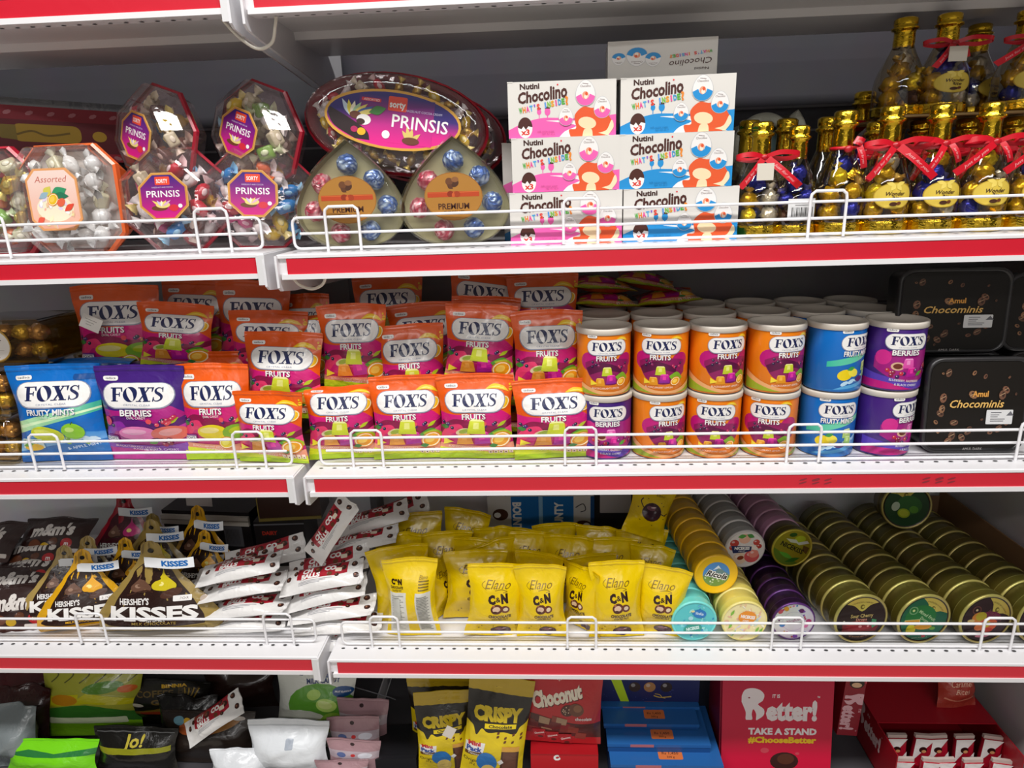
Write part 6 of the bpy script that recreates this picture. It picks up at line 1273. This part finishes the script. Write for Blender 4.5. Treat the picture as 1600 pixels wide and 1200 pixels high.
TIN = {'teal': T_('round_tin', .037, .038, '6accc6', '7adcd6', 'teal', '6ad0d0', 'plastic'), 'cream': T_('round_tin', .037, .038, 'dccb62', 'e8da86', 'cream', 'ece0a8', 'plastic'), 'purple': T_('round_tin', .035, .036, '32163c', '6a3a86', 'white', 'e8e4ea'), 'ricola': T_('round_tin', .0365, .042, 'c89a12', 'e8b412', 'ricola', 'f0bc12', 'plastic'),
       'grey': T_('round_tin', .0365, .038, '8a8a8a', 'c0bcba', 'peach', 'dcd6d4', 'plastic'), 'olive': T_('round_tin', .0365, .038, '5a4c22', 'c8b83a', 'olive', 'a89a1e'), 'mauve': T_('round_tin', .0365, .038, '9a6a86', 'b88aa4', 'white', 'e8e4ea', 'plastic')}
for k in ('cherry', 'mixed', 'third', 'lime'): TIN[k] = T_('round_tin', .0445, .0395, GO, GR, k, '2a1513')
rt_, GT_ = 'round tin', 'round sweet tins'
def rowt(kinds, x0, y0, z, dx, d, r, label0, labels, rz=0., n=8, spin=0.):
    for i in range(n):
        k = kinds[0] if i == 0 else kinds[min(1, len(kinds)-1)]; lab, g = (label0, GT_) if i == 0 else (labels, 'tins queued behind: '+labels[:40])
        put(inst(TIN[k], lab, rt_, g), (x0+dx*i*d, y0+i*d, z), 0, spin if i == 0 else i*.7, -math.atan(dx))
rowt(['teal'], .563, .05, zC+.037, -.04, .0385, .037, 'turquoise round tin at the front end of its row', 'turquoise tin in the row behind the front turquoise one', n=8)
rowt(['cream'], .643, .05, zC+.037, -.02, .0385, .037, 'cream-yellow round tin with an orange patch at the front', 'cream-yellow tin in the row behind the front cream one', n=8)
rowt(['purple'], .722, .053, zC+.035, -.03, .0365, .035, 'dark purple round tin with white dotted lid at the front', 'dark purple tin in the row behind the front purple one', n=8)
rowt(['ricola'], .604, .088, zC+.037+.0625, -.08, .0425, .0365, 'bright yellow round tin with a mountain picture, front of the upper yellow row', 'yellow tin in the upper row behind the mountain picture tin', n=6)
rowt(['grey'], .672, .165, zC+.037+.064, -.1, .0385, .0365, 'grey round tin with peaches on its lid, front of the upper grey row', 'grey tin in the upper row behind the peach lid', n=6)
rowt(['olive', 'mauve'], .752, .162, zC+.035+.069, -.12, .0385, .0365, 'olive round tin with slanted black letters, in front of the mauve tins', 'mauve tin in the upper row behind the olive tin', n=6)
for x0, k, lab, lb in ((.824, 'cherry', 'gold round tin with dark sour cherry lid at the front', 'gold tin in the row behind the dark cherry tin'), (.921, 'mixed', 'gold round tin with green mixed fruit lid at the front', 'gold tin in the row behind the green mixed fruit tin'), (1.016, 'third', 'gold round tin with orchard fruit lid at the front', 'gold tin in the row behind the orchard fruit tin'), (1.103, 'third', 'gold round tin cut by the right picture edge', 'gold tin in the rightmost row along the cardboard')):
    rowt([k], x0, .046, zC+.0448, -.13, .0402, .0445, lab, lb, n=8, spin=0.)
put(inst(TIN['lime'], 'single gold tin with a green lime lid lying on top of the gold rows', rt_, GT_), (.985, .25, zC+.138), -.1, .3, -.1)
m = MB(); m.box(0, 0, 0, .003, .25, .1, C('7a5a3c')); m.box(-.06, .247, 0, 0, .25, .085, C('86664a')); root = thing('cardboard_divider'); m.build('cardboard', 'matte', root); tag(put(root, (1.139, .15, zC+.001), 0, 0, .03), 'brown cardboard divider leaning at the right end of the gold tins', 'cardboard')
# ================================================================== bottom shelf (only the upper parts are in view)
zD, zDl = top('D'), top('D', True)
def stand(o, w, h, x0, x1, ytop, Y, label, cat, grp=None, rx=0., ry=0., rz=0., left=False, zbase=None):
    """stand a thing on the bottom shelf so its top edge shows at the measured height"""
    cx = (x0+x1)/2; t = aty(cx, ytop, Y); z = (zDl if left else zD) if zbase is None else zbase
    z += .003; W = aty(x1, ytop+40, Y).x-aty(x0, ytop+40, Y).x
    tag(o, label, cat, grp); return put(o, (t.x, Y, z), rx, ry, rz, (W/w, 1, (t.z-z)/h))
# ------------------------------------------------------------------ yellow crispy bags
def crispy(seed):
    a = Art(); w, h = .095, .175; BK = C('1a1712'); YL = C('e8cc12')
    a.rect(-w/2, .148, w/2, h, C('b89a1a')); a.poly([(-w/2, .148)]+cr([(w/2, .15), (w/2, .118), (.036, .108), (.03, .098), (.012, .1), (-.012, .096), (-.022, .100), (-.03, .088), (-.036, .101), (-w/2, .104)], 4), BK)
    for i in range(5): a.ell(-.004+.002*math.cos(i), .160+.0015*math.sin(i*2), .007-.001*i, .0045-.0007*i, C('8a7214' if i % 2 else 'c8aa2a'), i*.4, 12)
    a.tx('CRISPY', 0, .122, .0165, C('d8bc1c'), w=.074, bold=.07, rot=.06, shadow=C('4a3a0a')); a.poly([(-.018, .101), (.03, .106), (.03, .112), (-.018, .108)], C('e8cc12')); a.tx('Chocolate', .006, .1067, .0042, BK, w=.036, bold=.03, rot=.1)
    a.poly([(-.045, .072), (-.014, .078), (-.016, .060), (-.045, .056)], OFFW); a.tx('Mini', -.031, .0735, .0065, C('c8202a'), w=.02, bold=.05, rot=.1); a.tx('Pack', -.030, .0645, .0075, C('2a4aa0'), w=.025, bold=.05, rot=.06); a.poly([(-.044, .058), (-.016, .061), (-.017, .056), (-.044, .052)], C('6a4416')); a.tx('Yummy', -.03, .0567, .0032, OFFW, w=.02, bold=.02)
    a.tx('Original', -.03, .044, .0055, C('3a3420'), w=.03, bold=0); a.tx('30 g', -.03, .037, .0035, C('3a3420'), w=.009, bold=0)
    for i in range(12): leaf(a, .002+(i % 4)*.012, .083+.006*(i//4), .006+(i % 4)*.012, .088+.006*(i//4), .0018, C('6a3a1a')) if i % 3 else None
    a.rr(.013, .012, .04, .074, .002, C('4a2c1e')); a.rr(.016, .014, .037, .069, .001, C('6a4230')); a.rect(.013, .07, .04, .078, C('d8a040')); a.poly([(.008, .05), (.014, .056), (.018, .05), (.012, .044)], OFFW); a.ell(-.008, .046, .016, .018, C('2a78c0'), .2, 20); a.ell(-.004, .026, .012, .016, C('e8c86a'), 0, 16); a.ell(.03, .006, .016, .009, C('e8e2c8'))
    return bag('crispy_bag', w, h, .034, a, YL, seed=seed, pin=.06, seal=(.04, .13), wr=.002, material='film', sealc=C('b89a1a'))
cg = 'crisp chocolate bags with black tops'
stand(crispy(41), .095, .175, 645, 736, 1088, .085, 'yellow crisp chocolate bag with black top, standing behind its twin, price sticker on it', 'snack bag', cg, -.08, 0, .1)
stand(crispy(42), .095, .175, 704, 806, 1062, .06, 'yellow crisp chocolate bag in front, tilted, its name curving upward', 'snack bag', cg, -.08, .14, -.05)
stand(crispy(43), .095, .175, 636, 734, 1058, .14, 'yellow crisp chocolate bag at the rear, only the gold seal visible', 'snack bag', cg, -.05, -.02, 0)
m = MB(); m.box(-.009, -.0004, -.011, .009, 0, .011, C('d8d0c6')); tag(put(m.build('price_sticker', 'label'), aty(702, 1144, .055), -.08, .5, 0), 'pale diamond-shaped sticker on the yellow crisp bag', 'sticker')
# ------------------------------------------------------------------ red nut candy bag and the red carton under it
def choconut():
    w, h = .12, .105; a = Art(); a.poly(cr([(-.06, .05), (-.03, .047), (.02, .036), (.06, .034)], 5)+cr([(.06, .01), (.02, .012), (-.03, .019), (-.06, .018)], 5), C('4a1712'))
    R = random.Random(7)
    for i in range(22): x = R.uniform(-.055, .055); y = R.uniform(.014, .042)-.1*x; a.poly([(x-.008, y-.004), (x+.007, y-.006), (x+.009, y+.004), (x-.006, y+.007)], C(R.choice(('6a1a18', '7a2a1e', '8a3a2a', '8a1c20', '4a2018', 'a8886a'))))
    a.tx('Choconut', -.004, .073, .017, C('e8dcc6'), w=.072, bold=.06, rot=.2, fan=-.12, shadow=C('5a0a10')); a.tx('Palmoga', -.006, .094, .0045, C('e8c8b8'), w=.018, bold=0); a.ell(.012, .055, .010, .008, C('4a241a'), .2); a.ell(.024, .056, .011, .009, C('6a3a26'), -.2); a.ell(.026, .058, .006, .005, C('8a5a3c'))
    for i in range(12): a.ell(.008+.006*math.cos(i*2.4)*(i % 3)/2, .055+.005*math.sin(i*2.4)*(i % 3)/2, .0009, .0009, C('d8b89a'), n=6)
    a.tx('chocolate', .035, .043, .0046, OFFW, w=.024, bold=.02, rot=-.06)
    for i in range(3):
        x, y = -.028+i*.019, .0135-.0035*i; a.poly([(x-.011, y+.009), (x+.008, y+.010), (x+.010, y-.009), (x-.005, y-.010)], C('b01822')); a.tx('Choconut', x, y+.002, .0035, OFFW, w=.014, bold=.03, rot=.3); a.ell(x+.002, y-.005, .004, .002, C('5a1a14'))
    return bag('candy_bag', w, h, .03, a, C('b81820'), seed=45, pin=.03, seal=(.03, .05), wr=.0012, material='film')
zc_ = aty(880, 1168, .075).z
stand(choconut(), .12, .105, 804, 938, 1050, .085, 'red nut candy bag with a dark see-through band, standing on the red carton', 'candy bag', None, -.06, .03, -.02, zbase=zc_)
m = MB(); Hc = zc_-zD-.002; m.box(-.058, 0, 0, .062, .12, Hc, C('c01420')); a = Art(); a.tx('C', -.012, Hc-.008, .010, OFFW, bold=.09, rot=.4); a.emit(m, face_map((0, 0, 0), (1, 0, 0), (0, 0, 1)), (-.06, 0, .06, Hc))
root = thing('display_carton'); m.build('carton', 'card', root); m = MB(); m.box(-.058, -.001, Hc-.0005, .062, .12, Hc+.001, C('a8121c')); m.build('top_flap', 'card', root)
tag(put(root, (aty(880, 1175, .062).x, .062, zD), 0, 0, 0), 'bright red carton carrying the red nut candy bag', 'carton')
# ------------------------------------------------------------------ blue boxes stacked in steps
gb_ = 'flat blue boxes in a stepped stack'
yy = [(1196, .05, 955, 1130), (1163, .078, 950, 1110), (1131, .112, 944, 1092), (1104, .15, 940, 1092)]
prev = None; tops = [aty(1030, y, Y).z for y, Y, _, _ in yy]
nm = ['lowest blue box of the stepped stack, brightest lid', 'second blue box from below in the stepped stack', 'third blue box from below in the stepped stack', 'fourth blue box from below, just under the dark printed one']
for i, (py, Y, x0, x1) in enumerate(yy):
    q0, q1 = aty(x0, py, Y), aty(x1, py, Y); zt_ = tops[i]; zb0 = zD if i == 0 else tops[i-1]+.001; W = q1.x-q0.x; H = zt_-zb0
    m = MB(); m.box(0, 0, 0, W, .2, H-.001, C('1c4f8c')); m.box(-.001, -.001, H-.006, W+.001, .2, H, C('2461a4'))
    a = Art(); a.rr(W*.44, .012, W*.66, .034, .003, C('d8743a')); a.tx('Rs 1,450', W*.55, .0255, .005, C('6a3418'), w=W*.15, bold=.02); a.tx('500 g', W*.55, .0175, .004, C('6a3418'), w=W*.07, bold=.02); a.emit(m, face_map((0, 0, H), (1, 0, 0), (0, 1, 0)), (0, 0, W, .2))
    a = Art(); a.rect(W*.22, H-.006, W*.45, H, C('b86a70')); a.emit(m, face_map((0, -.001, 0), (1, 0, 0), (0, 0, 1)), (0, 0, W, H)); root = thing('blue_box'); m.build('box_lid', 'card', root)
    m = MB(); m.box(.001, .0005, .0002, W-.001, .199, .001, C('174a8a')); m.build('box_base', 'card', root); tag(put(root, (q0.x, Y, zb0+(.001 if i == 0 else 0))), nm[i], 'flat box', gb_)
q0, q1 = aty(936, 1094, .17), aty(1090, 1094, .17); W = q1.x-q0.x
m = MB(); m.box(0, 0, 0, W, .03, .07, C('1c2258')); a = Art(); R = random.Random(5)
a.poly([(.014, .07), (.034, .07), (.056, .0), (.04, .0)], C('b8d81e'))
for x, c in ((.066, '3a2a20'), (.094, 'a87a4a'), (.125, '2f221c')): a.ell(x, .033, .011, .011, C(c)); a.ell(x-.003, .037, .004, .004, mixc(C(c), (1, 1, 1), .25))
a.curve([(.102, .014), (.115, .010), (.135, .012)], .0022, C('c8a84a')); a.curve([(.104, .018), (.113, .016), (.118, .010), (.124, .008)], .0014, C('c8a84a'))
for i in range(16): a.rect(R.uniform(.0, .14), R.uniform(.005, .03), R.uniform(.0, .14), .006, C('3a4490')) if 0 else a.ell(R.uniform(.005, .14), R.uniform(.004, .03), .001, .0004, C('5a66b8'), R.uniform(0, 3), 6)
a.emit(m, face_map((0, 0, 0), (1, 0, 0), (0, 0, 1)), (0, 0, W, .07)); root = thing('printed_box'); m.build('carton', 'card', root)
m = MB(); m.box(-.0004, .0, .066, W+.0004, .03, .0704, C('161b48')); m.build('top_flap', 'card', root); tag(put(root, (q0.x, .162, tops[3]+.0005)), 'dark navy box with printed nuts and a lime tape, on top of the blue stack', 'printed box')
# ------------------------------------------------------------------ red display stands
def better(a, cx, cy, w, col):
    h = w*.42
    a.poly([(cx+w*x, cy+w*y) for x, y in cr([(-.5, .2), (-.46, .3), (-.36, .33), (-.26, .3), (-.2, .22), (-.22, .12), (-.28, .06), (-.2, -.02), (-.2, -.12), (-.27, -.19), (-.3, -.2), (-.3, -.1), (-.34, -.02), (-.36, -.1), (-.35, -.19), (-.4, -.2), (-.44, -.19), (-.44, -.08), (-.47, .02), (-.5, .1)], 3)], col)
    a.ell(cx-.4*w, cy+.17*w, .014*w, .012*w, C('8a1030')); a.tx('etter!', cx+.17*w, cy-.04*w, .30*w, col, w=.68*w, bold=.055); a.tx('IT IS', cx-.04*w, cy+.2*w, .055*w, col, w=.1*w, bold=.03); a.tx('TM', cx+.52*w, cy+.19*w, .03*w, col, w=.035*w)
RDK = C('c2123a'); m = MB(); w, h = .155, .2; m.box(-w/2, 0, 0, w/2, .09, h, RDK); a = Art(); a.rect(-w/2, 0, w/2, h, vgrad(0, .2, C('e01440'), C('b01038'))); better(a, .002, .12, .105, C('eadfe0')); a.tx('TAKE A STAND', .008, .079, .0105, C('f0e8e8'), w=.096, bold=.05); a.tx('#ChooseBetter', .008, .064, .010, C('f2c81e'), w=.096, bold=.05)
for x, y, r, c in ((.012, .026, .02, '3a1a14'), (.014, .03, .012, '5a3020'), (-.016, .045, .006, 'd84a5a'), (.03, .04, .003, 'd84a5a')): a.ell(x, y, r, r*.8, C(c))
a.emit(m, face_map((0, 0, 0), (1, 0, 0), (0, 0, 1)), (-w/2, 0, w/2, h)); root = thing('display_stand'); m.build('panel', 'card', root); m = MB(); m.box(-w/2-.002, .006, .0, -w/2, .085, h-.03, C('8a0e2c')); m.build('side_panel', 'card', root)
stand(root, w, h, 1138, 1316, 1052, .092, 'red display panel reading take a stand in white and yellow', 'display stand', None, -.14)
def bar_box(w, d, h, label, loc, rz=0., rx=0., ry=0., art=None, col='8a1024'):
    root = thing('display_box'); m = MB(); m.box(-w/2, 0, 0, w/2, d, h, C(col))
    if art: art.emit(m, face_map((0, 0, 0), (1, 0, 0), (0, 0, 1)), (-w/2, 0, w/2, h))
    m.build('carton', 'card', root); m = MB(); m.box(-w/2-.0008, d*.1, h-.008, w/2+.0008, d*.9, h+.0006, mixc(C(col), (0, 0, 0), .2)); m.build('tuck_flap', 'card', root); return tag(put(root, loc, rx, ry, rz), label, 'display box')
a = Art(); v_ = Art(); better(v_, 0, 0, .075, C('d8a8b0')); a.put(v_, .0, .05, 1, -PI/2); a.ell(.002, .108, .013, .010, C('2a1210')); a.ell(.002, .105, .009, .005, C('d8b08a')); a.ell(.018, .112, .002, .003, C('d84a5a'))
t = aty(1336, 1052, .12); bar_box(.036, .15, .135, 'narrow dark red box with an upright name, right of the red display panel', (t.x, .12, t.z-.135), 0, -.06, .07, a)
# the open display carton of small red bars
p0 = aty(1500, 1200, .06); hw = .105; root = thing('bar_display'); m = MB(); CR = C('9a1020'); zt_ = aty(1480, 1162, .08).z; H = zt_-zD
m.box(-hw, 0, 0, hw, .002, H-.035, CR); m.box(-hw, .002, 0, -hw+.002, .2, H, CR); m.box(hw-.002, .002, 0, hw, .2, H, CR); m.box(-hw, .198, 0, hw, .2, H, CR); m.box(-hw, 0, 0, hw, .2, .002, CR)
a = Art(); better(a, 0, 0, .1, C('e8d0d0')); b2 = Art(); b2.put(a, .1, H-.03, .9, 0); b2.emit(m, face_map((-hw, .2, 0), (0, -1, 0), (0, 0, 1)), (0, 0, .2, H)); m.build('carton', 'card', root)
m = MB(); m.box(-hw, .075, H-.001, hw, .2, H+.001, C('a01222')); m.add([(-hw, .075, H), (hw, .075, H), (hw, .2, H+.0), (-hw, .2, H)], [(0, 1, 2, 3)], C('a01222')); m.build('lid', 'card', root)
tag(put(root, (p0.x-.008, .05, zD+.001), 0, 0, .0), 'open red display carton filled with small bars, at the right end', 'display carton')
m = MB(); m.rbox(-.0165, 0, 0, .0165, .012, .085, .003, C('a8142a')); a = Art(); a.poly([(-.0165, .085), (-.0165, .04), (.0, .062), (.0165, .085)], OFFW); a.poly([(.0165, .02), (.0165, .06), (.002, .04)], OFFW); a.ell(-.001, .064, .007, .006, C('2a1210')); a.ell(.001, .061, .004, .003, C('d8a06a')); a.tx('Better', 0, .032, .006, C('c81a34'), w=.026, bold=.05, rot=-.4); a.emit(m, face_map((0, 0, 0), (1, 0, 0), (0, 0, 1)), (-.0165, 0, .0165, .085)); bar = thing('chocolate_bar'); m.build('wrapper', 'film', bar)
m = MB(); m.box(-.0165, .003, .085, .0165, .009, .091, C('c8b8b0')); m.build('end_seal', 'film', bar)
for r_ in range(2):
    for c in range(5):
        put(inst(bar, 'small red and white chocolate bar in the %s row of the open red carton' % ('front' if r_ == 0 else 'back'), 'chocolate bar', 'small bars in the open red carton'), (p0.x-.008-.078+c*.039, .062+r_*.03, zD+H-.118+(0 if r_ == 0 else .022)), -.1, .12*math.sin(c*2.1), .1*math.sin(c*3))
# amber pouch on the lid of the display carton
a = Art(); a.tx('Caramel', 0, .052, .011, C('e8b8a0'), w=.045, bold=0, sh=.3); a.tx('Bites', 0, .038, .010, C('e8b8a0'), w=.03, bold=0, sh=.3); a.curve([(-.03, .022), (0, .016), (.03, .024)], .003, C('d88a72'))
ab = bag('sweet_pouch', .075, .09, .04, a, C('a83c30'), seed=51, pin=.1, wr=.003, material='shiny_film'); t = aty(1490, 1110, .17)
tag(put(ab, (t.x, .165, zD+H+.002), -.25, 0, .1), 'translucent amber-red pouch standing on the red display carton', 'sweet pouch')
# ------------------------------------------------------------------ left half: soft bags
def softbag(name, w, h, t, art, col, seed, label, x0, x1, ytop, Y, cat='snack bag', rx=-.2, ry=0., rz=0., left=True, grp=None, mt='film', zbase=None, sealc=None, seal=(.04, .06), wr=.003):
    b = bag(name, w, h, t, art, C(col), seed=seed, wr=wr, material=mt, sealc=C(sealc) if sealc else None, seal=seal)
    return stand(b, w, h, x0, x1, ytop, Y, label, cat, grp, rx, ry, rz, left, zbase)
a = Art(); a.poly([(-.07, .0), (.07, .0), (.07, .05), (-.07, .06)], C('8ac81a')); a.poly(cr([(-.07, .06), (0, .075), (.07, .05)], 4)+cr([(.07, .03), (0, .045), (-.07, .03)], 4), C('3a7a2a')); a.poly([(-.07, .09), (.0, .1), (.07, .08), (.07, .07), (0, .078), (-.07, .066)], C('c8c01a')); a.ell(-.03, .085, .02, .012, C('c8881a')); a.ell(.02, .11, .026, .012, C('5a8a2a'), .2); a.ell(.05, .105, .012, .008, C('d86a2a')); a.rr(-.05, .03, .05, .045, .003, C('e8f0c8'))
for i in range(6): a.curve([(-.05+.02*i, .12), (-.04+.02*i, .135), (-.05+.022*i, .15)], .002, C('5a5a2a'))
softbag('snack_bag', .13, .18, .05, a, 'a8a83a', 61, 'tall lime green snack bag leaning back at the left', 34, 192, 1040, .16, rx=-.35, rz=.1, mt='shiny_film', ry=.06)
a = Art(); a.rect(-.07, .07, .07, .078, C('e8f0c8')); a.poly([(-.07, .072), (-.03, .086), (.01, .078), (.07, .09), (.07, .07), (-.07, .07)], C('2a7a3a'))
softbag('snack_bag', .13, .11, .04, a, '7ad81a', 62, 'bright green bag seal in front of the tall lime bag', -4, 142, 1166, .062, rx=-.3, mt='shiny_film')
a = Art(); YG_ = C('b8921e'); a.tx('BINNIA', .012, .152, .0085, C('d8a81e'), w=.034, bold=.05, rot=.2); a.tx('COFFEE', -.012, .129, .0165, C('6a5426'), w=.052, bold=.02, rot=.16); a.tx('BOY', .034, .142, .016, C('4a3a1c'), w=.03, bold=.02, rot=.16); a.tx('GO!', .002, .107, .0145, C('6a5426'), w=.032, bold=.05, rot=.1)
a.ell(-.034, .092, .0095, .0065, C('b8b0a0')); a.poly(cr([(-.045, .064), (-.01, .08), (.02, .098), (.05, .104)], 4)+cr([(.05, .086), (.02, .07), (-.01, .066), (-.045, .055)], 4), C('7a5a1c')); a.poly(cr([(-.03, .068), (0, .076), (.02, .082)], 4)+cr([(.02, .074), (0, .066), (-.03, .06)], 4), C('8a2a14')); a.ell(.036, .1, .02, .008, C('9a8a5a'), .3)
for i in range(4): a.curve([(.026+i*.006, .11), (.03+i*.005, .13), (.026+i*.007, .148)], .002, C('a8862a'))
softbag('coffee_bag', .12, .17, .05, a, '16130f', 63, 'black coffee bag with gold lettering leaning at the back', 178, 318, 1072, .19, 'coffee bag', rx=-.22, ry=.03)
a = Art(); a.tx('Jo!', .002, .085, .02, C('b8a83a'), w=.03, bold=.03); a.rect(-.06, .098, .06, .1, C('5a5a5a')); a.rect(-.06, .06, .06, .072, C('8a8a1a'))
softbag('coffee_bag', .13, .11, .045, a, '14120f', 64, 'black bag with its upper seal up, in front of the coffee bag', 136, 268, 1146, .075, 'coffee bag', rx=-.2, mt='shiny_film')
a = Art(); a.ell(-.02, .08, .022, .012, C('a8542a'), .3); a.ell(.02, .085, .03, .012, C('9a6a34'), .4); a.ell(-.04, .09, .008, .008, C('6a98a8')); a.ell(-.028, .09, .005, .006, C('d8a82a')); a.ell(.0, .075, .014, .008, C('7a1c14')); a.ell(.045, .095, .008, .004, C('c8c0b8'))
softbag('snack_bag', .13, .11, .045, a, '2a211c', 65, 'dark brown bag with orange food print below the crosswise sachet', 240, 388, 1124, .1, rx=-.3, mt='shiny_film')
p = aty(292, 1150, .085); R = Matrix.Rotation(-.62, 3, 'Y') @ Matrix.Rotation(.9, 3, 'X') @ BASE_FLAT; put(inst(SAC[0], 'single red and white sachet lying crosswise on the dark bags of the bottom shelf', sa_, GS), p, *R.to_euler(), .86)
a = Art(); GRN = C('5a9a2a'); a.ell(.012, .1, .052, .042, GRN); a.ell(-.012, .062, .05, .03, C('d8d8ce')); a.ell(.02, .06, .03, .018, C('b8c83a'), .3); a.ell(.03, .072, .016, .02, C('8ab83a'), -.4); a.ell(.022, .105, .017, .012, C('b8d86a'), -.2); a.ell(.02, .106, .012, .007, C('d0e08a'), -.2); a.ell(0, .122, .011, .009, C('a8cc5a'), .4); a.ell(.044, .13, .016, .010, C('1c4a80')); a.tx('FRUIT FLAVOUR', .044, .13, .003, OFFW, w=.024, bold=.02)
for x in (-.03, -.018, .004, .02): a.poly([(x-.006, .152), (x-.001, .152), (x+.009, .178), (x+.003, .178)], C('2a3a6a'))
a.tx('MILK CANDY', .012, .147, .008, C('2a3a6a'), w=.05, bold=.04, rot=.14)
softbag('candy_bag', .12, .18, .05, a, 'd2d4cc', 66, 'white and green milk candy bag under the shelf joint', 410, 538, 1046, .14, 'candy bag', rx=-.16, ry=.1)
a = Art(); a.rect(-.06, .088, .06, .09, C('c8ccd0')); a.curve([(-.05, .01), (-.02, .02), (.02, .012), (.05, .018)], .004, C('3a5a9a')); a.rr(.0, .06, .012, .074, .002, C('a8b0bc'))
softbag('white_pouch', .12, .1, .05, a, 'e2e6ea', 67, 'glossy white pouch with a blue wavy print in front of the milk candy bag', 378, 506, 1136, .07, 'pouch', rx=-.2, mt='shiny_film', seal=(.04, .12))
softbag('white_pouch', .1, .07, .04, None, 'dde0e4', 68, 'corner of a second white pouch at the lower picture edge', 322, 412, 1178, .06, 'pouch', rx=-.2, mt='shiny_film')
for i, (x0, x1, yt, Y, lab) in enumerate(((520, 600, 1096, .13, 'dusky pink packet at the rear of the pink stack'), (512, 594, 1124, .1, 'dusky pink packet with a round hang hole, middle of the pink stack'), (506, 590, 1158, .075, 'dusky pink packet in front with a small coloured print'), (492, 576, 1190, .055, 'dusky pink packet at the lower picture edge'))):
    a = Art(); a.ell(-.002, .088, .0036, .0032, C('3a2a2c')); a.rect(-.045, .058, .045, .074, C('b8a8b0')); a.ell(.0, .066, .004, .003, C('c83a3a')); a.ell(.02, .066, .012, .006, C('d8d8e0')); a.ell(-.02, .066, .008, .005, C('5a6a98'))
    softbag('pink_packet', .085, .1, .022, a, 'a8848a', 70+i, lab, x0, x1, yt, Y, 'packet', rx=-.08, ry=.08*(-1)**i*.6, left=False, grp='dusky pink hanging packets', wr=.0012)
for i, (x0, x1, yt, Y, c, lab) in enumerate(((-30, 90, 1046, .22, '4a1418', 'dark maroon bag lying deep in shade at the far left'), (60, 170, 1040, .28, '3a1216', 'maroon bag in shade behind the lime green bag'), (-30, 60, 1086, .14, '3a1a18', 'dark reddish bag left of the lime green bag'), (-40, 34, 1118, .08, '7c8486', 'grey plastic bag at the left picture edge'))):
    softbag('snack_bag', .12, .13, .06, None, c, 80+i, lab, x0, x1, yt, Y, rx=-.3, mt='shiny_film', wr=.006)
a = Art(); a.rect(-.03, .03, .0, .05, C('1c1f22'))
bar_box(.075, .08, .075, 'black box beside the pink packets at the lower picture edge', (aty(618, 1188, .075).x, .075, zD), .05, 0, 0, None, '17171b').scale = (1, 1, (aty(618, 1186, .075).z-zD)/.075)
m = MB(); m.tube([(0, 0, 0), (.1, 0, -.035), (.11, .01, -.05)], .0012, C('8a8a90'), n=5); p = aty(528, 1066, .2); tag(put(m.build('wire_peg', 'enamel'), p), 'thin grey wire slanting down in the dark beside the milk candy bag', 'wire')

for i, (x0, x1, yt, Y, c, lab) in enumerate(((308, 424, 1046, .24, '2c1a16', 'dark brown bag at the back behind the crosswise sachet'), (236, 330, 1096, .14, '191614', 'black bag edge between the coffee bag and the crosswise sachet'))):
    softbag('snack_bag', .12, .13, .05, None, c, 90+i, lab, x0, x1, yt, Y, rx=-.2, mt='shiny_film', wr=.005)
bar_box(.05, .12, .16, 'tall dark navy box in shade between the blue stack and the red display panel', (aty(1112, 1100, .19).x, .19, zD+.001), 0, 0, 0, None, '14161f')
# ================================================================== drop models that were never stood anywhere
for pool in (SW, SW2):
    for o in pool.values():
        if o.name not in USED: bpy.data.objects.remove(o)
